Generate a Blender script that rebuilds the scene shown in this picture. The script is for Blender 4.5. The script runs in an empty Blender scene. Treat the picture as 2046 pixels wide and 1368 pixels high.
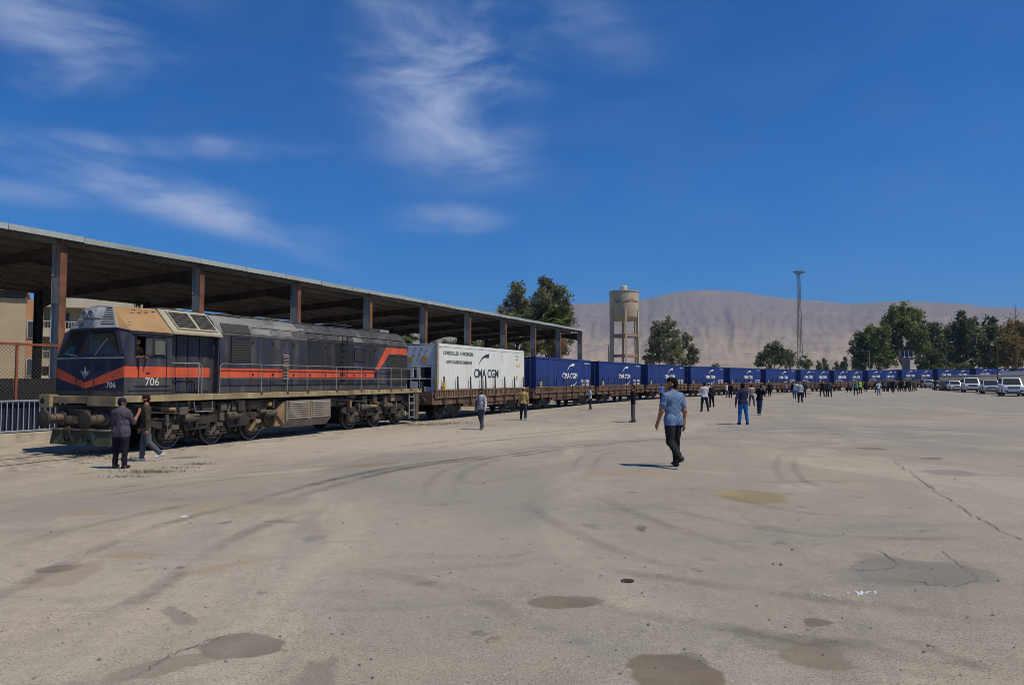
import bpy, bmesh, math, random
import numpy as np
from mathutils import Vector, Matrix
random.seed(7); RNG = np.random.default_rng(7)
R = math.radians
SC = bpy.context.scene
COL = SC.collection
# ------------------------------------------------------------------ camera
FPX = 1460.0; W0, H0 = 2046.0, 1368.0; PITCH = math.atan((757 - 684) / FPX); CAMZ = 2.2
cam_d = bpy.data.cameras.new('camera'); cam = bpy.data.objects.new('camera', cam_d); COL.objects.link(cam)
cam_d.sensor_width = 36; cam_d.lens = 36 * FPX / W0; cam_d.clip_end = 30000; cam_d.clip_start = .1
cam.location = (0, 0, CAMZ); cam.rotation_euler = (math.pi / 2 + PITCH, 0, 0)
SC.camera = cam
# ------------------------------------------------------------------ sky, sun, exposure
SUN_EL = R(59); SUN_DIR = Vector((.87, -.49, 0)).normalized()
world = bpy.data.worlds.new('World'); SC.world = world; world.use_nodes = True
def build_world():
    nt = world.node_tree; N = nt.nodes; L = nt.links; N.clear()
    out = N.new('ShaderNodeOutputWorld'); bg = N.new('ShaderNodeBackground'); bg.inputs[1].default_value = .075
    sky = N.new('ShaderNodeTexSky'); sky.sky_type = 'NISHITA'; sky.sun_disc = False
    sky.sun_elevation = SUN_EL; sky.sun_rotation = math.atan2(SUN_DIR.x, SUN_DIR.y)
    sky.altitude = 700; sky.air_density = 1.0; sky.dust_density = .8; sky.ozone_density = 3.2
    hs = N.new('ShaderNodeHueSaturation'); hs.inputs['Saturation'].default_value = 1.35; hs.inputs['Value'].default_value = .93
    tint = N.new('ShaderNodeMix'); tint.data_type = 'RGBA'; tint.blend_type = 'MULTIPLY'; tint.inputs['Factor'].default_value = 1; tint.inputs[7].default_value = (.27, .82, 1.46, 1)
    L.new(sky.outputs[0], tint.inputs[6]); L.new(tint.outputs[2], hs.inputs['Color'])
    tc = N.new('ShaderNodeTexCoord'); sep = N.new('ShaderNodeSeparateXYZ'); L.new(tc.outputs['Generated'], sep.inputs[0])
    def M(op, a, b=None, clamp=False):
        n = N.new('ShaderNodeMath'); n.operation = op; n.use_clamp = clamp
        for i, q in enumerate((a, b)):
            if q is None: continue
            if isinstance(q, (int, float)): n.inputs[i].default_value = q
            else: L.new(q, n.inputs[i])
        return n.outputs[0]
    az = M('ARCTAN2', sep.outputs[0], sep.outputs[1]); el = M('ARCSINE', sep.outputs[2])
    comb = N.new('ShaderNodeCombineXYZ'); L.new(az, comb.inputs[0]); L.new(el, comb.inputs[1])
    # thin cirrus: soft patches where the sky carries them, broken up by stretched noise
    blobs = [(885, 150, 200, 190, -25, 1.0), (930, 300, 150, 80, -10, .75), (800, 60, 130, 70, -30, .55), (100, 130, 190, 110, -12, .75), (110, 240, 90, 40, 25, .7),
             (300, 425, 330, 45, -12, 1.0), (90, 395, 170, 40, -8, .6), (470, 325, 160, 26, 6, .75), (230, 345, 160, 22, 2, .55),
             (890, 440, 130, 34, 0, .6), (1180, 60, 150, 70, -25, .25), (600, 500, 120, 30, -20, .35), (60, 60, 260, 60, 0, .5), (40, 440, 150, 30, 0, .5), (1010, 220, 90, 120, -30, .5)]
    tot = None
    for px, py, rx, ry, rot, s in blobs:
        a = math.atan((px - 1023) / FPX); e = PITCH + math.atan((684 - py) / FPX)
        mp = N.new('ShaderNodeMapping'); mp.vector_type = 'TEXTURE'; mp.inputs['Location'].default_value = (a, e, 0)
        mp.inputs['Rotation'].default_value = (0, 0, R(rot)); mp.inputs['Scale'].default_value = (rx / FPX * 1.25, ry / FPX * 1.25, 1)
        L.new(comb.outputs[0], mp.inputs[0])
        ln = N.new('ShaderNodeVectorMath'); ln.operation = 'LENGTH'; L.new(mp.outputs[0], ln.inputs[0])
        g = N.new('ShaderNodeMapRange'); g.interpolation_type = 'SMOOTHERSTEP'
        for i, q in ((1, 1.15), (2, 0.0), (3, 0.0), (4, s)): g.inputs[i].default_value = q
        L.new(ln.outputs['Value'], g.inputs[0])
        tot = g.outputs[0] if tot is None else M('MAXIMUM', tot, g.outputs[0])
    mp2 = N.new('ShaderNodeMapping'); mp2.inputs['Rotation'].default_value = (0, 0, R(18)); mp2.inputs['Scale'].default_value = (4.5, 12, 1)
    L.new(comb.outputs[0], mp2.inputs[0])
    n1 = N.new('ShaderNodeTexNoise'); n1.inputs['Scale'].default_value = 1.0; n1.inputs['Detail'].default_value = 10; n1.inputs['Roughness'].default_value = .56; n1.inputs['Distortion'].default_value = .45
    L.new(mp2.outputs[0], n1.inputs['Vector'])
    r1 = N.new('ShaderNodeMapRange'); r1.interpolation_type = 'SMOOTHSTEP'
    for i, q in ((1, .34), (2, .74), (3, 0), (4, 1.0)): r1.inputs[i].default_value = q
    L.new(n1.outputs['Fac'], r1.inputs[0])
    fac = M('MULTIPLY', tot, r1.outputs[0]); fac = M('MULTIPLY', fac, .95, True)
    veil = M('MULTIPLY', r1.outputs[0], .035); fac = M('ADD', fac, veil, True)
    mx = N.new('ShaderNodeMix'); mx.data_type = 'RGBA'; L.new(fac, mx.inputs['Factor'])
    L.new(hs.outputs[0], mx.inputs[6]); mx.inputs[7].default_value = (6.2, 7.2, 9.8, 1)
    L.new(mx.outputs[2], bg.inputs[0]); L.new(bg.outputs[0], out.inputs[0])
build_world()
sun_d = bpy.data.lights.new('sun', 'SUN'); sun = bpy.data.objects.new('sun', sun_d); COL.objects.link(sun)
sun_d.energy = 4.2; sun_d.angle = R(.53); sun_d.color = (1, .91, .72)
sv = Vector((SUN_DIR.x * math.cos(SUN_EL), SUN_DIR.y * math.cos(SUN_EL), math.sin(SUN_EL)))
sun.rotation_euler = sv.to_track_quat('Z', 'Y').to_euler(); sun.location = (60, -20, 90)
vs = SC.view_settings; vs.view_transform = 'Standard'; vs.look = 'None'; vs.exposure = 0.0; vs.gamma = 1; vs.use_curve_mapping = False
SC.cycles.use_denoising = True; SC.cycles.filter_width = .85
try: SC.cycles.denoiser = 'OPENIMAGEDENOISE'
except Exception: pass
SC.cycles.max_bounces = 4; SC.cycles.diffuse_bounces = 3; SC.cycles.glossy_bounces = 3; SC.cycles.transparent_max_bounces = 12; SC.cycles.volume_bounces = 0
SC.cycles.use_adaptive_sampling = True; SC.cycles.adaptive_threshold = .012; SC.cycles.adaptive_min_samples = 16

# ------------------------------------------------------------------ helpers: objects
def link(o, parent=None):
    COL.objects.link(o)
    if parent is not None: o.parent = parent
    return o
def tag(o, label=None, cat=None, group=None, kind=None):
    if label: o['label'] = label
    if cat: o['category'] = cat
    if group: o['group'] = group
    if kind: o['kind'] = kind
    return o
def thing(name, label, cat, loc=(0, 0, 0), rz=0, group=None):
    o = bpy.data.objects.new(name, None); link(o); o.location = loc; o.rotation_euler = (0, 0, rz); o.empty_display_size = .3
    return tag(o, label, cat, group)
def put(name, mesh, parent=None, loc=(0, 0, 0), rot=(0, 0, 0), scale=(1, 1, 1)):
    o = bpy.data.objects.new(name, mesh); link(o, parent); o.location = loc; o.rotation_euler = rot; o.scale = scale
    return o
def copy_tree(o, parent=None):
    c = o.copy(); link(c); c.parent = parent
    for ch in list(o.children): copy_tree(ch, c)
    return c

class MB:
    def __init__(s): s.v = []; s.f = []; s.m = []
    def add(s, vs_, fs, mi=0):
        b = len(s.v); s.v += [tuple(p) for p in vs_]; s.f += [tuple(i + b for i in q) for q in fs]; s.m += [mi] * len(fs); return s
    def box(s, x0, x1, y0, y1, z0, z1, mi=0):
        return s.add([(x0, y0, z0), (x1, y0, z0), (x1, y1, z0), (x0, y1, z0), (x0, y0, z1), (x1, y0, z1), (x1, y1, z1), (x0, y1, z1)],
                     [(3, 2, 1, 0), (4, 5, 6, 7), (0, 1, 5, 4), (1, 2, 6, 5), (2, 3, 7, 6), (3, 0, 4, 7)], mi)
    def hexa(s, p, mi=0):  # 8 points, bottom ring then top ring
        return s.add(p, [(3, 2, 1, 0), (4, 5, 6, 7), (0, 1, 5, 4), (1, 2, 6, 5), (2, 3, 7, 6), (3, 0, 4, 7)], mi)
    def slab(s, pts, t, mi=0):  # thick polygon: pts 3d, thickness vector t
        n = len(pts); t = Vector(t); A = [Vector(p) for p in pts]; B = [p + t for p in A]
        return s.add(A + B, [tuple(range(n))[::-1], tuple(range(n, 2 * n))] + [(i, (i + 1) % n, n + (i + 1) % n, n + i) for i in range(n)], mi)
    def bar(s, p, q, w, h=None, mi=0, up=(0, 0, 1)):
        h = w if h is None else h; p = Vector(p); q = Vector(q); d = (q - p).normalized(); u = Vector(up)
        if abs(d.dot(u)) > .98: u = Vector((0, 1, 0))
        a = d.cross(u).normalized() * w / 2; b = a.cross(d).normalized() * h / 2
        return s.hexa([p - a - b, p + a - b, p + a + b, p - a + b, q - a - b, q + a - b, q + a + b, q - a + b], mi)
    def cyl(s, p, q, r0, r1=None, n=12, mi=0, cap=True):
        r1 = r0 if r1 is None else r1; p = Vector(p); q = Vector(q); d = (q - p).normalized()
        u = Vector((0, 0, 1)) if abs(d.z) < .95 else Vector((1, 0, 0)); a = d.cross(u).normalized(); b = d.cross(a)
        A = [p + (a * math.cos(t) + b * math.sin(t)) * r0 for t in [2 * math.pi * i / n for i in range(n)]]
        B = [q + (a * math.cos(t) + b * math.sin(t)) * r1 for t in [2 * math.pi * i / n for i in range(n)]]
        fs = [(i, (i + 1) % n, n + (i + 1) % n, n + i) for i in range(n)]
        if cap: fs += [tuple(range(n))[::-1], tuple(range(n, 2 * n))]
        return s.add(A + B, fs, mi)
    def tube(s, pts, r, n=6, mi=0):
        P = [Vector(p) for p in pts]; rs = r if isinstance(r, (list, tuple)) else [r] * len(P); b = len(s.v); rings = []
        for i, p in enumerate(P):
            d = (P[min(i + 1, len(P) - 1)] - P[max(i - 1, 0)]).normalized()
            u = Vector((0, 0, 1)) if abs(d.z) < .9 else Vector((1, .2, 0)); a = d.cross(u).normalized(); c = d.cross(a)
            rings += [p + (a * math.cos(t) + c * math.sin(t)) * rs[i] for t in [2 * math.pi * k / n for k in range(n)]]
        fs = [(i * n + k, i * n + (k + 1) % n, (i + 1) * n + (k + 1) % n, (i + 1) * n + k) for i in range(len(P) - 1) for k in range(n)]
        fs += [tuple(range(n))[::-1], tuple(range((len(P) - 1) * n, len(P) * n))]
        return s.add(rings, fs, mi)
    def lathe(s, prof, n=24, c=(0, 0, 0), ax='z', mi=0, closed=True):
        c = Vector(c); vs_ = []
        for r, z in prof:
            for k in range(n):
                t = 2 * math.pi * k / n; x, y = r * math.cos(t), r * math.sin(t)
                vs_.append(c + (Vector((x, y, z)) if ax == 'z' else Vector((z, x, y)) if ax == 'x' else Vector((y, z, x))))
        m = len(prof); fs = [(i * n + k, i * n + (k + 1) % n, (i + 1) * n + (k + 1) % n, (i + 1) * n + k) for i in range(m - 1) for k in range(n)]
        if closed: fs += [tuple(range(n))[::-1], tuple(range((m - 1) * n, m * n))]
        return s.add(vs_, fs, mi)
    def prism(s, poly, a, b, ax='y', mi=0):
        f3 = (lambda p, q: (p[0], q, p[1])) if ax == 'y' else (lambda p, q: (q, p[0], p[1])) if ax == 'x' else (lambda p, q: (p[0], p[1], q))
        n = len(poly); vs_ = [f3(p, a) for p in poly] + [f3(p, b) for p in poly]
        return s.add(vs_, [tuple(range(n))[::-1], tuple(range(n, 2 * n))] + [(i, (i + 1) % n, n + (i + 1) % n, n + i) for i in range(n)], mi)
    def poly(s, pts, mi=0): return s.add(pts, [tuple(range(len(pts)))], mi)
    def mesh(s, name, mats, smooth=False, recalc=True, bevel=0):
        me = bpy.data.meshes.new(name); me.from_pydata(s.v, [], s.f)
        for m in (mats if isinstance(mats, (list, tuple)) else [mats]): me.materials.append(m)
        if any(s.m): me.polygons.foreach_set('material_index', s.m)
        if recalc or bevel:
            bm = bmesh.new(); bm.from_mesh(me); bmesh.ops.recalc_face_normals(bm, faces=bm.faces)
            if bevel: bmesh.ops.bevel(bm, geom=[e for e in bm.edges if len(e.link_faces) == 2 and e.calc_face_angle(0) > .5], offset=bevel, segments=2, profile=.6, affect='EDGES')
            bm.to_mesh(me); bm.free()
        if smooth:
            me.polygons.foreach_set('use_smooth', [True] * len(me.polygons))
            if smooth != 'all':
                try: me.set_sharp_from_angle(angle=R(38))
                except Exception: pass
        me.update(); return me
    def build(s, name, mats, parent=None, smooth=False, bevel=0, loc=(0, 0, 0)):
        return put(name, s.mesh(name, mats, smooth, True, bevel), parent, loc)

# ------------------------------------------------------------------ helpers: materials
def rgb(h):  # sRGB hex -> linear
    c = [int(h[i:i + 2], 16) / 255 for i in (0, 2, 4)]
    return tuple(x / 12.92 if x <= .04045 else ((x + .055) / 1.055) ** 2.4 for x in c)
_mats = {}
def mat(name, col, rough=.65, metal=0, var=.15, scale=2.5, dirt=None, amt=.5, dscale=1.5, streak=0, bump=0, bscale=30, spec=.4, ds=None, coat=0, lo=None):
    if name in _mats: return _mats[name]
    m = bpy.data.materials.new(name); m.use_nodes = True; nt = m.node_tree; N = nt.nodes; L = nt.links
    b = N['Principled BSDF']; b.inputs['Roughness'].default_value = rough; b.inputs['Metallic'].default_value = metal
    b.inputs['Specular IOR Level'].default_value = spec
    if coat: b.inputs['Coat Weight'].default_value = coat; b.inputs['Coat Roughness'].default_value = .08
    tc = N.new('ShaderNodeTexCoord'); oi = N.new('ShaderNodeObjectInfo'); w = N.new('ShaderNodeMath'); w.operation = 'MULTIPLY'; w.inputs[1].default_value = 37.; L.new(oi.outputs['Random'], w.inputs[0])
    def noise(sc, det, stretch=(1, 1, 1), dist=0):
        mp = N.new('ShaderNodeMapping'); mp.inputs['Scale'].default_value = stretch; L.new(tc.outputs['Object'], mp.inputs[0])
        n = N.new('ShaderNodeTexNoise'); n.noise_dimensions = '4D'; n.inputs['Scale'].default_value = sc; n.inputs['Detail'].default_value = det; n.inputs['Roughness'].default_value = .62; n.inputs['Distortion'].default_value = dist
        L.new(mp.outputs[0], n.inputs['Vector']); L.new(w.outputs[0], n.inputs['W']); return n.outputs['Fac']
    def mrange(v, a, bb, c, d):
        q = N.new('ShaderNodeMapRange'); q.interpolation_type = 'SMOOTHSTEP'; L.new(v, q.inputs[0])
        for i, x in ((1, a), (2, bb), (3, c), (4, d)): q.inputs[i].default_value = x
        return q.outputs[0]
    def mix(f, A, B):
        x = N.new('ShaderNodeMix'); x.data_type = 'RGBA'; L.new(f, x.inputs['Factor'])
        for i, q in ((6, A), (7, B)):
            if isinstance(q, tuple): x.inputs[i].default_value = (*q, 1)
            else: L.new(q, x.inputs[i])
        return x.outputs[2]
    d = lo or tuple(c * (1 - var) for c in col); l = tuple(min(1, c * (1 + var)) for c in col)
    c = mix(mrange(noise(scale, 6), .3, .7, 0, 1), d, l)
    if dirt is not None:
        st = (1, 1, .12) if streak else (1, 1, 1)
        f = mrange(noise(dscale * (2.2 if streak else 1), 8, st), .62 - .3 * amt, .80 - .25 * amt, 0, min(1, .4 + amt * .6))
        c = mix(f, c, tuple(dirt))
    if ds is not None:  # a second layer of marks
        f2 = mrange(noise(ds[1], 6), ds[2], ds[2] + .1, 0, ds[3]); c = mix(f2, c, tuple(ds[0]))
    L.new(c, b.inputs['Base Color'])
    if bump:
        bp = N.new('ShaderNodeBump'); bp.inputs['Strength'].default_value = bump; bp.inputs['Distance'].default_value = .02
        L.new(noise(bscale, 5), bp.inputs['Height']); L.new(bp.outputs[0], b.inputs['Normal'])
    rr = N.new('ShaderNodeMapRange'); L.new(noise(scale * 2.3, 4), rr.inputs[0])
    for i, x in ((1, .3), (2, .7), (3, max(.04, rough - .1)), (4, min(1, rough + .12))): rr.inputs[i].default_value = x
    L.new(rr.outputs[0], b.inputs['Roughness'])
    _mats[name] = m; return m
def glass(name, tint=(.05, .06, .065), trans=.55):
    if name in _mats: return _mats[name]
    m = bpy.data.materials.new(name); m.use_nodes = True; nt = m.node_tree; N = nt.nodes; L = nt.links; N.clear()
    o = N.new('ShaderNodeOutputMaterial'); tr = N.new('ShaderNodeBsdfTransparent'); tr.inputs[0].default_value = (*tint, 1)
    df = N.new('ShaderNodeBsdfDiffuse'); df.inputs[0].default_value = (.05, .052, .048, 1)
    tr.inputs[0].default_value = tuple(min(1, t * 6) for t in tint) + (1,)
    m0 = N.new('ShaderNodeMixShader'); m0.inputs[0].default_value = 1 - trans; L.new(tr.outputs[0], m0.inputs[1]); L.new(df.outputs[0], m0.inputs[2])
    gl = N.new('ShaderNodeBsdfGlossy'); gl.inputs['Roughness'].default_value = .05
    fr = N.new('ShaderNodeFresnel'); fr.inputs[0].default_value = 1.5
    mx = N.new('ShaderNodeMixShader'); L.new(fr.outputs[0], mx.inputs[0]); L.new(m0.outputs[0], mx.inputs[1]); L.new(gl.outputs[0], mx.inputs[2]); L.new(mx.outputs[0], o.inputs[0])
    _mats[name] = m; return m

# ------------------------------------------------------------------ track path and ground shape
_th = [-11.764, 23.574, .39360]; _kn = [0, 25, 60, 95, 130, 165, 230, 300]; _kp = [0, .00114, .00498, .00368, .00414, .00547, .00538, .0053]
_S = np.arange(0, 290, .25); _ph = _th[2] + np.cumsum(np.interp(_S, _kn, _kp)) * .25
_PX = _th[0] + np.r_[0, np.cumsum(np.sin(_ph))[:-1]] * .25; _PY = _th[1] + np.r_[0, np.cumsum(np.cos(_ph))[:-1]] * .25
PH0 = _th[2]; U0 = Vector((math.sin(PH0), math.cos(PH0), 0)); N0 = Vector((math.cos(PH0), -math.sin(PH0), 0)); O0 = Vector((_th[0], _th[1], 0))
def elev(s): return float(np.interp(s, [0, 138, 162, 176, 191, 206, 260], [0, 0, .3, .5, .75, .95, 1.3]))
def track(s):
    if s < 0: p = O0 + U0 * s; return Vector((p.x, p.y, 0)), PH0
    return Vector((float(np.interp(s, _S, _PX)), float(np.interp(s, _S, _PY)), elev(s))), float(np.interp(s, _S, _ph))
def lp(u, v, z=0): return O0 + U0 * u + N0 * v + Vector((0, 0, z))   # loco frame: u back along the train, v to the camera side
_cp = np.array([(-12, 23, 0), (-5, 40, 0), (5, 62, 0), (20, 90, 0), (38, 114, 0), (58, 135, 0), (80, 153, .3), (105, 168, .75), (3.1, 14.5, .46), (10, 31, .24), (-1.4, 32.6, .02), (-9.8, 18.6, .02),
                (0, 0, .45), (10, 5, .48), (-10, 5, .3), (-5, 10, .32), (45, 90, .2), (54, 80, .42), (30, 50, .3), (80, 60, .6), (40, 20, .5), (-30, 20, 0), (-20, 4, .15), (70, 95, .5), (0, -20, .5), (-12, 12, .12)], float)
_trk = np.array([(*(lp(-u, 0))[:2], 0.) for u in range(60, 0, -2)] + [(_PX[i], _PY[i], elev(_S[i])) for i in range(0, len(_S), 6)])
def ground_np(x, y):
    x = np.asarray(x, float); y = np.asarray(y, float)
    d2 = (x[..., None] - _cp[:, 0]) ** 2 + (y[..., None] - _cp[:, 1]) ** 2 + 6.
    w = d2 ** -1.6; z = (w * _cp[:, 2]).sum(-1) / w.sum(-1)
    far = np.clip((np.hypot(x, y - 60) - 150) / 150, 0, 1); z = z * (1 - far)
    t2 = (x[..., None] - _trk[:, 0]) ** 2 + (y[..., None] - _trk[:, 1]) ** 2
    i = t2.argmin(-1); dd = np.sqrt(np.take_along_axis(t2, i[..., None], -1)[..., 0]); b = np.clip((dd - 2.3) / 3.5, 0, 1); b = b * b * (3 - 2 * b)
    return (_trk[i, 2] - .05) * (1 - b) + z * b
def gz(x, y): return float(ground_np(np.array([x]), np.array([y]))[0])
def ray(px, py):
    a = (px - 1023) / FPX; b = (684 - py) / FPX
    return Vector((a, math.cos(PITCH) - b * math.sin(PITCH), math.sin(PITCH) + b * math.cos(PITCH)))
def at(px, py, Y):  # point on the pixel ray at forward distance Y
    r = ray(px, py); return Vector((0, 0, CAMZ)) + r * (Y / r.y)
def gp(px, py):     # where the pixel ray meets the ground
    r = ray(px, py); z = .2
    for _ in range(12):
        t = (z - CAMZ) / r.z; p = Vector((0, 0, CAMZ)) + r * t; z = .5 * z + .5 * gz(p.x, p.y)
    p.z = gz(p.x, p.y); return p
def vnoise(x, y, seed=0):
    xi = np.floor(x).astype(np.int64); yi = np.floor(y).astype(np.int64); fx = x - xi; fy = y - yi; fx = fx * fx * (3 - 2 * fx); fy = fy * fy * (3 - 2 * fy)
    def h(a, b):
        n = (a * 374761393 + b * 668265263 + seed * 1442695041) & 0xFFFFFFFF; n = ((n ^ (n >> 13)) * 1274126177) & 0xFFFFFFFF
        return ((n ^ (n >> 16)) & 0xFFFF) / 65535.
    return (h(xi, yi) * (1 - fx) + h(xi + 1, yi) * fx) * (1 - fy) + (h(xi, yi + 1) * (1 - fx) + h(xi + 1, yi + 1) * fx) * fy
def fbm(x, y, o=5, seed=0):
    s = 0; a = .5
    for k in range(o): s = s + a * vnoise(x * 2 ** k + 17 * k, y * 2 ** k - 9 * k, seed + k); a *= .5
    return s
_txt = {}
def text_mesh(body, m, depth=.002, bold=.022):
    k = (body, m.name)
    if k in _txt: return _txt[k]
    cu = bpy.data.curves.new('text', 'FONT'); cu.body = body; cu.size = 1; cu.extrude = depth; cu.offset = bold; cu.resolution_u = 3; cu.align_x = 'CENTER'
    o = bpy.data.objects.new('text', cu); COL.objects.link(o); bpy.context.view_layer.update()
    me = bpy.data.meshes.new_from_object(o.evaluated_get(bpy.context.evaluated_depsgraph_get())); bpy.data.objects.remove(o)
    v = np.array([tuple(q.co) for q in me.vertices]); lo = v.min(0); hi = v.max(0)
    v = (v - (lo + hi) / 2); v[:, 0] /= (hi - lo)[0]; v[:, 1] /= (hi - lo)[1]   # unit box
    me.vertices.foreach_set('co', v.ravel()); me.materials.clear(); me.materials.append(m); me.update(); _txt[k] = me; return me
# ------------------------------------------------------------------ ground
def ground_material():
    m = bpy.data.materials.new('yard_concrete'); m.use_nodes = True; nt = m.node_tree; N = nt.nodes; L = nt.links; b = N['Principled BSDF']
    geo = N.new('ShaderNodeNewGeometry'); P = geo.outputs['Position']
    def noise(sc, det=6, stretch=(1, 1, 1), dist=0., rough=.6, rot=0):
        mp = N.new('ShaderNodeMapping'); mp.inputs['Scale'].default_value = stretch; mp.inputs['Rotation'].default_value = (0, 0, rot); L.new(P, mp.inputs[0])
        n = N.new('ShaderNodeTexNoise'); n.inputs['Scale'].default_value = sc; n.inputs['Detail'].default_value = det; n.inputs['Roughness'].default_value = rough; n.inputs['Distortion'].default_value = dist
        L.new(mp.outputs[0], n.inputs['Vector']); return n
    def mr(v, a, bb, c, d, t='SMOOTHSTEP'):
        q = N.new('ShaderNodeMapRange'); q.interpolation_type = t; L.new(v, q.inputs[0])
        for i, x in ((1, a), (2, bb), (3, c), (4, d)): q.inputs[i].default_value = x
        return q.outputs[0]
    def mix(f, A, B, mode='MIX'):
        x = N.new('ShaderNodeMix'); x.data_type = 'RGBA'; x.blend_type = mode
        if isinstance(f, float): x.inputs['Factor'].default_value = f
        else: L.new(f, x.inputs['Factor'])
        for i, q in ((6, A), (7, B)):
            if isinstance(q, tuple): x.inputs[i].default_value = (*q, 1)
            else: L.new(q, x.inputs[i])
        return x.outputs[2]
    def mul(a, c):
        n = N.new('ShaderNodeMath'); n.operation = 'MULTIPLY'
        for i, q in enumerate((a, c)):
            if isinstance(q, (int, float)): n.inputs[i].default_value = q
            else: L.new(q, n.inputs[i])
        return n.outputs[0]
    tan = (.33, .276, .211); grey = (.236, .219, .187); pale = (.43, .37, .288)
    c = mix(mr(noise(.11, 5, dist=.6).outputs['Fac'], .38, .64, 0, 1), tan, grey)
    c = mix(mr(noise(.35, 7, (1, .45, 1), .8, rot=.4).outputs['Fac'], .48, .70, 0, .85), c, pale)
    c = mix(mr(noise(.8, 7, (1, .3, 1), 1.0, rot=-.5).outputs['Fac'], .50, .74, 0, .7), c, (.205, .182, .156))
    # the old asphalt lane to the right of the yard and grey swathes
    wob = noise(.5, 4); wv = N.new('ShaderNodeVectorMath'); wv.operation = 'SUBTRACT'; L.new(wob.outputs['Color'], wv.inputs[0]); wv.inputs[1].default_value = (.5, .5, .5)
    wf = noise(3.2, 5); wv2 = N.new('ShaderNodeVectorMath'); wv2.operation = 'SUBTRACT'; L.new(wf.outputs['Color'], wv2.inputs[0]); wv2.inputs[1].default_value = (.5, .5, .5)
    def madd(v, s, add):
        n = N.new('ShaderNodeVectorMath'); n.operation = 'MULTIPLY_ADD'; L.new(v, n.inputs[0]); n.inputs[1].default_value = (s, s, 0); L.new(add, n.inputs[2]); return n.outputs[0]
    Pw = madd(wv.outputs[0], 1.1, madd(wv2.outputs[0], .22, P)); Pbig = madd(wv.outputs[0], 7., madd(wv2.outputs[0], .5, P))
    def blob(cx, cy, rx, ry, rot, edge, s, col, src=None, noisy=None, ring=None):
        nonlocal c
        mp = N.new('ShaderNodeMapping'); mp.vector_type = 'TEXTURE'; mp.inputs['Location'].default_value = (cx, cy, 0); mp.inputs['Rotation'].default_value = (0, 0, rot); mp.inputs['Scale'].default_value = (rx, ry, 1e5)
        L.new(src or Pw, mp.inputs[0])
        ln = N.new('ShaderNodeVectorMath'); ln.operation = 'LENGTH'; L.new(mp.outputs[0], ln.inputs[0]); v = ln.outputs['Value']
        if ring is not None:
            a = N.new('ShaderNodeMath'); a.operation = 'SUBTRACT'; L.new(v, a.inputs[0]); a.inputs[1].default_value = 1.
            a2 = N.new('ShaderNodeMath'); a2.operation = 'ABSOLUTE'; L.new(a.outputs[0], a2.inputs[0]); f = mr(a2.outputs[0], ring, 0, 0, s)
        else: f = mr(v, 1.0, 1 - edge, 0, s)
        if noisy is not None: f = mul(f, noisy)
        c = mix(f, c, col)
    brk = mr(noise(.55, 6, dist=.5).outputs['Fac'], .4, .62, .05, 1); brk2 = mr(noise(2.5, 6).outputs['Fac'], .3, .6, 1.0, 1.4)
    def px_blob(px, py, rx, ry, rot, edge, s, col, **k):
        p = gp(px, py); h = CAMZ - p.z; blob(p.x, p.y, rx * p.y / FPX, max(ry, 1.5) * p.y ** 2 / (FPX * h), R(rot), edge, s, col, **k)
    blob(48, 62, 34, 30, R(-20), .6, .7, (.235, .225, .20), src=Pbig); blob(14, 12, 10, 8, .3, .8, .35, (.27, .255, .235), src=Pbig); blob(-3, 8, 5, 4, .3, .9, .3, (.45, .385, .32), src=Pbig)
    blob(26, 30, 16, 7, R(-15), .7, .45, (.26, .245, .225), src=Pbig); blob(-3, 27, 17, 9, R(35), .8, .62, (.50, .425, .33), src=Pbig); blob(-12, 14, 9, 4, R(30), .8, .35, (.47, .40, .31), src=Pbig)
    # aggregate speckle, fine grime and small dark spots
    c = mix(mr(noise(6, 9, rough=.72).outputs['Fac'], .45, .65, .0, .28), c, (.19, .172, .145)); c = mix(mr(noise(14, 8, rough=.75).outputs['Fac'], .50, .68, 0, .25), c, (.45, .39, .31))
    c = mix(mr(noise(90, 3).outputs['Fac'], .52, .66, 0, .58), c, (.52, .46, .375)); c = mix(mr(noise(75, 3).outputs['Fac'], .48, .37, 0, .68), c, (.10, .09, .076))
    c = mix(mr(noise(1.6, 8, (.25, 1, 1), .5).outputs['Fac'], .54, .7, 0, .4), c, (.20, .182, .155))
    c = mix(mr(noise(.62, 5, dist=.4).outputs['Fac'], .635, .675, 0, .55), c, (.16, .142, .118)); c = mix(mr(noise(1.9, 4).outputs['Fac'], .68, .72, 0, .6), c, (.135, .12, .10)); c = mix(mr(noise(.9, 6, dist=1.).outputs['Fac'], .60, .72, 0, .35), c, (.33, .25, .165))
    brown = (.155, .122, .088); dark = (.135, .118, .10); tanst = (.30, .225, .145); gst = (.205, .192, .172); olive = (.235, .195, .11)
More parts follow.
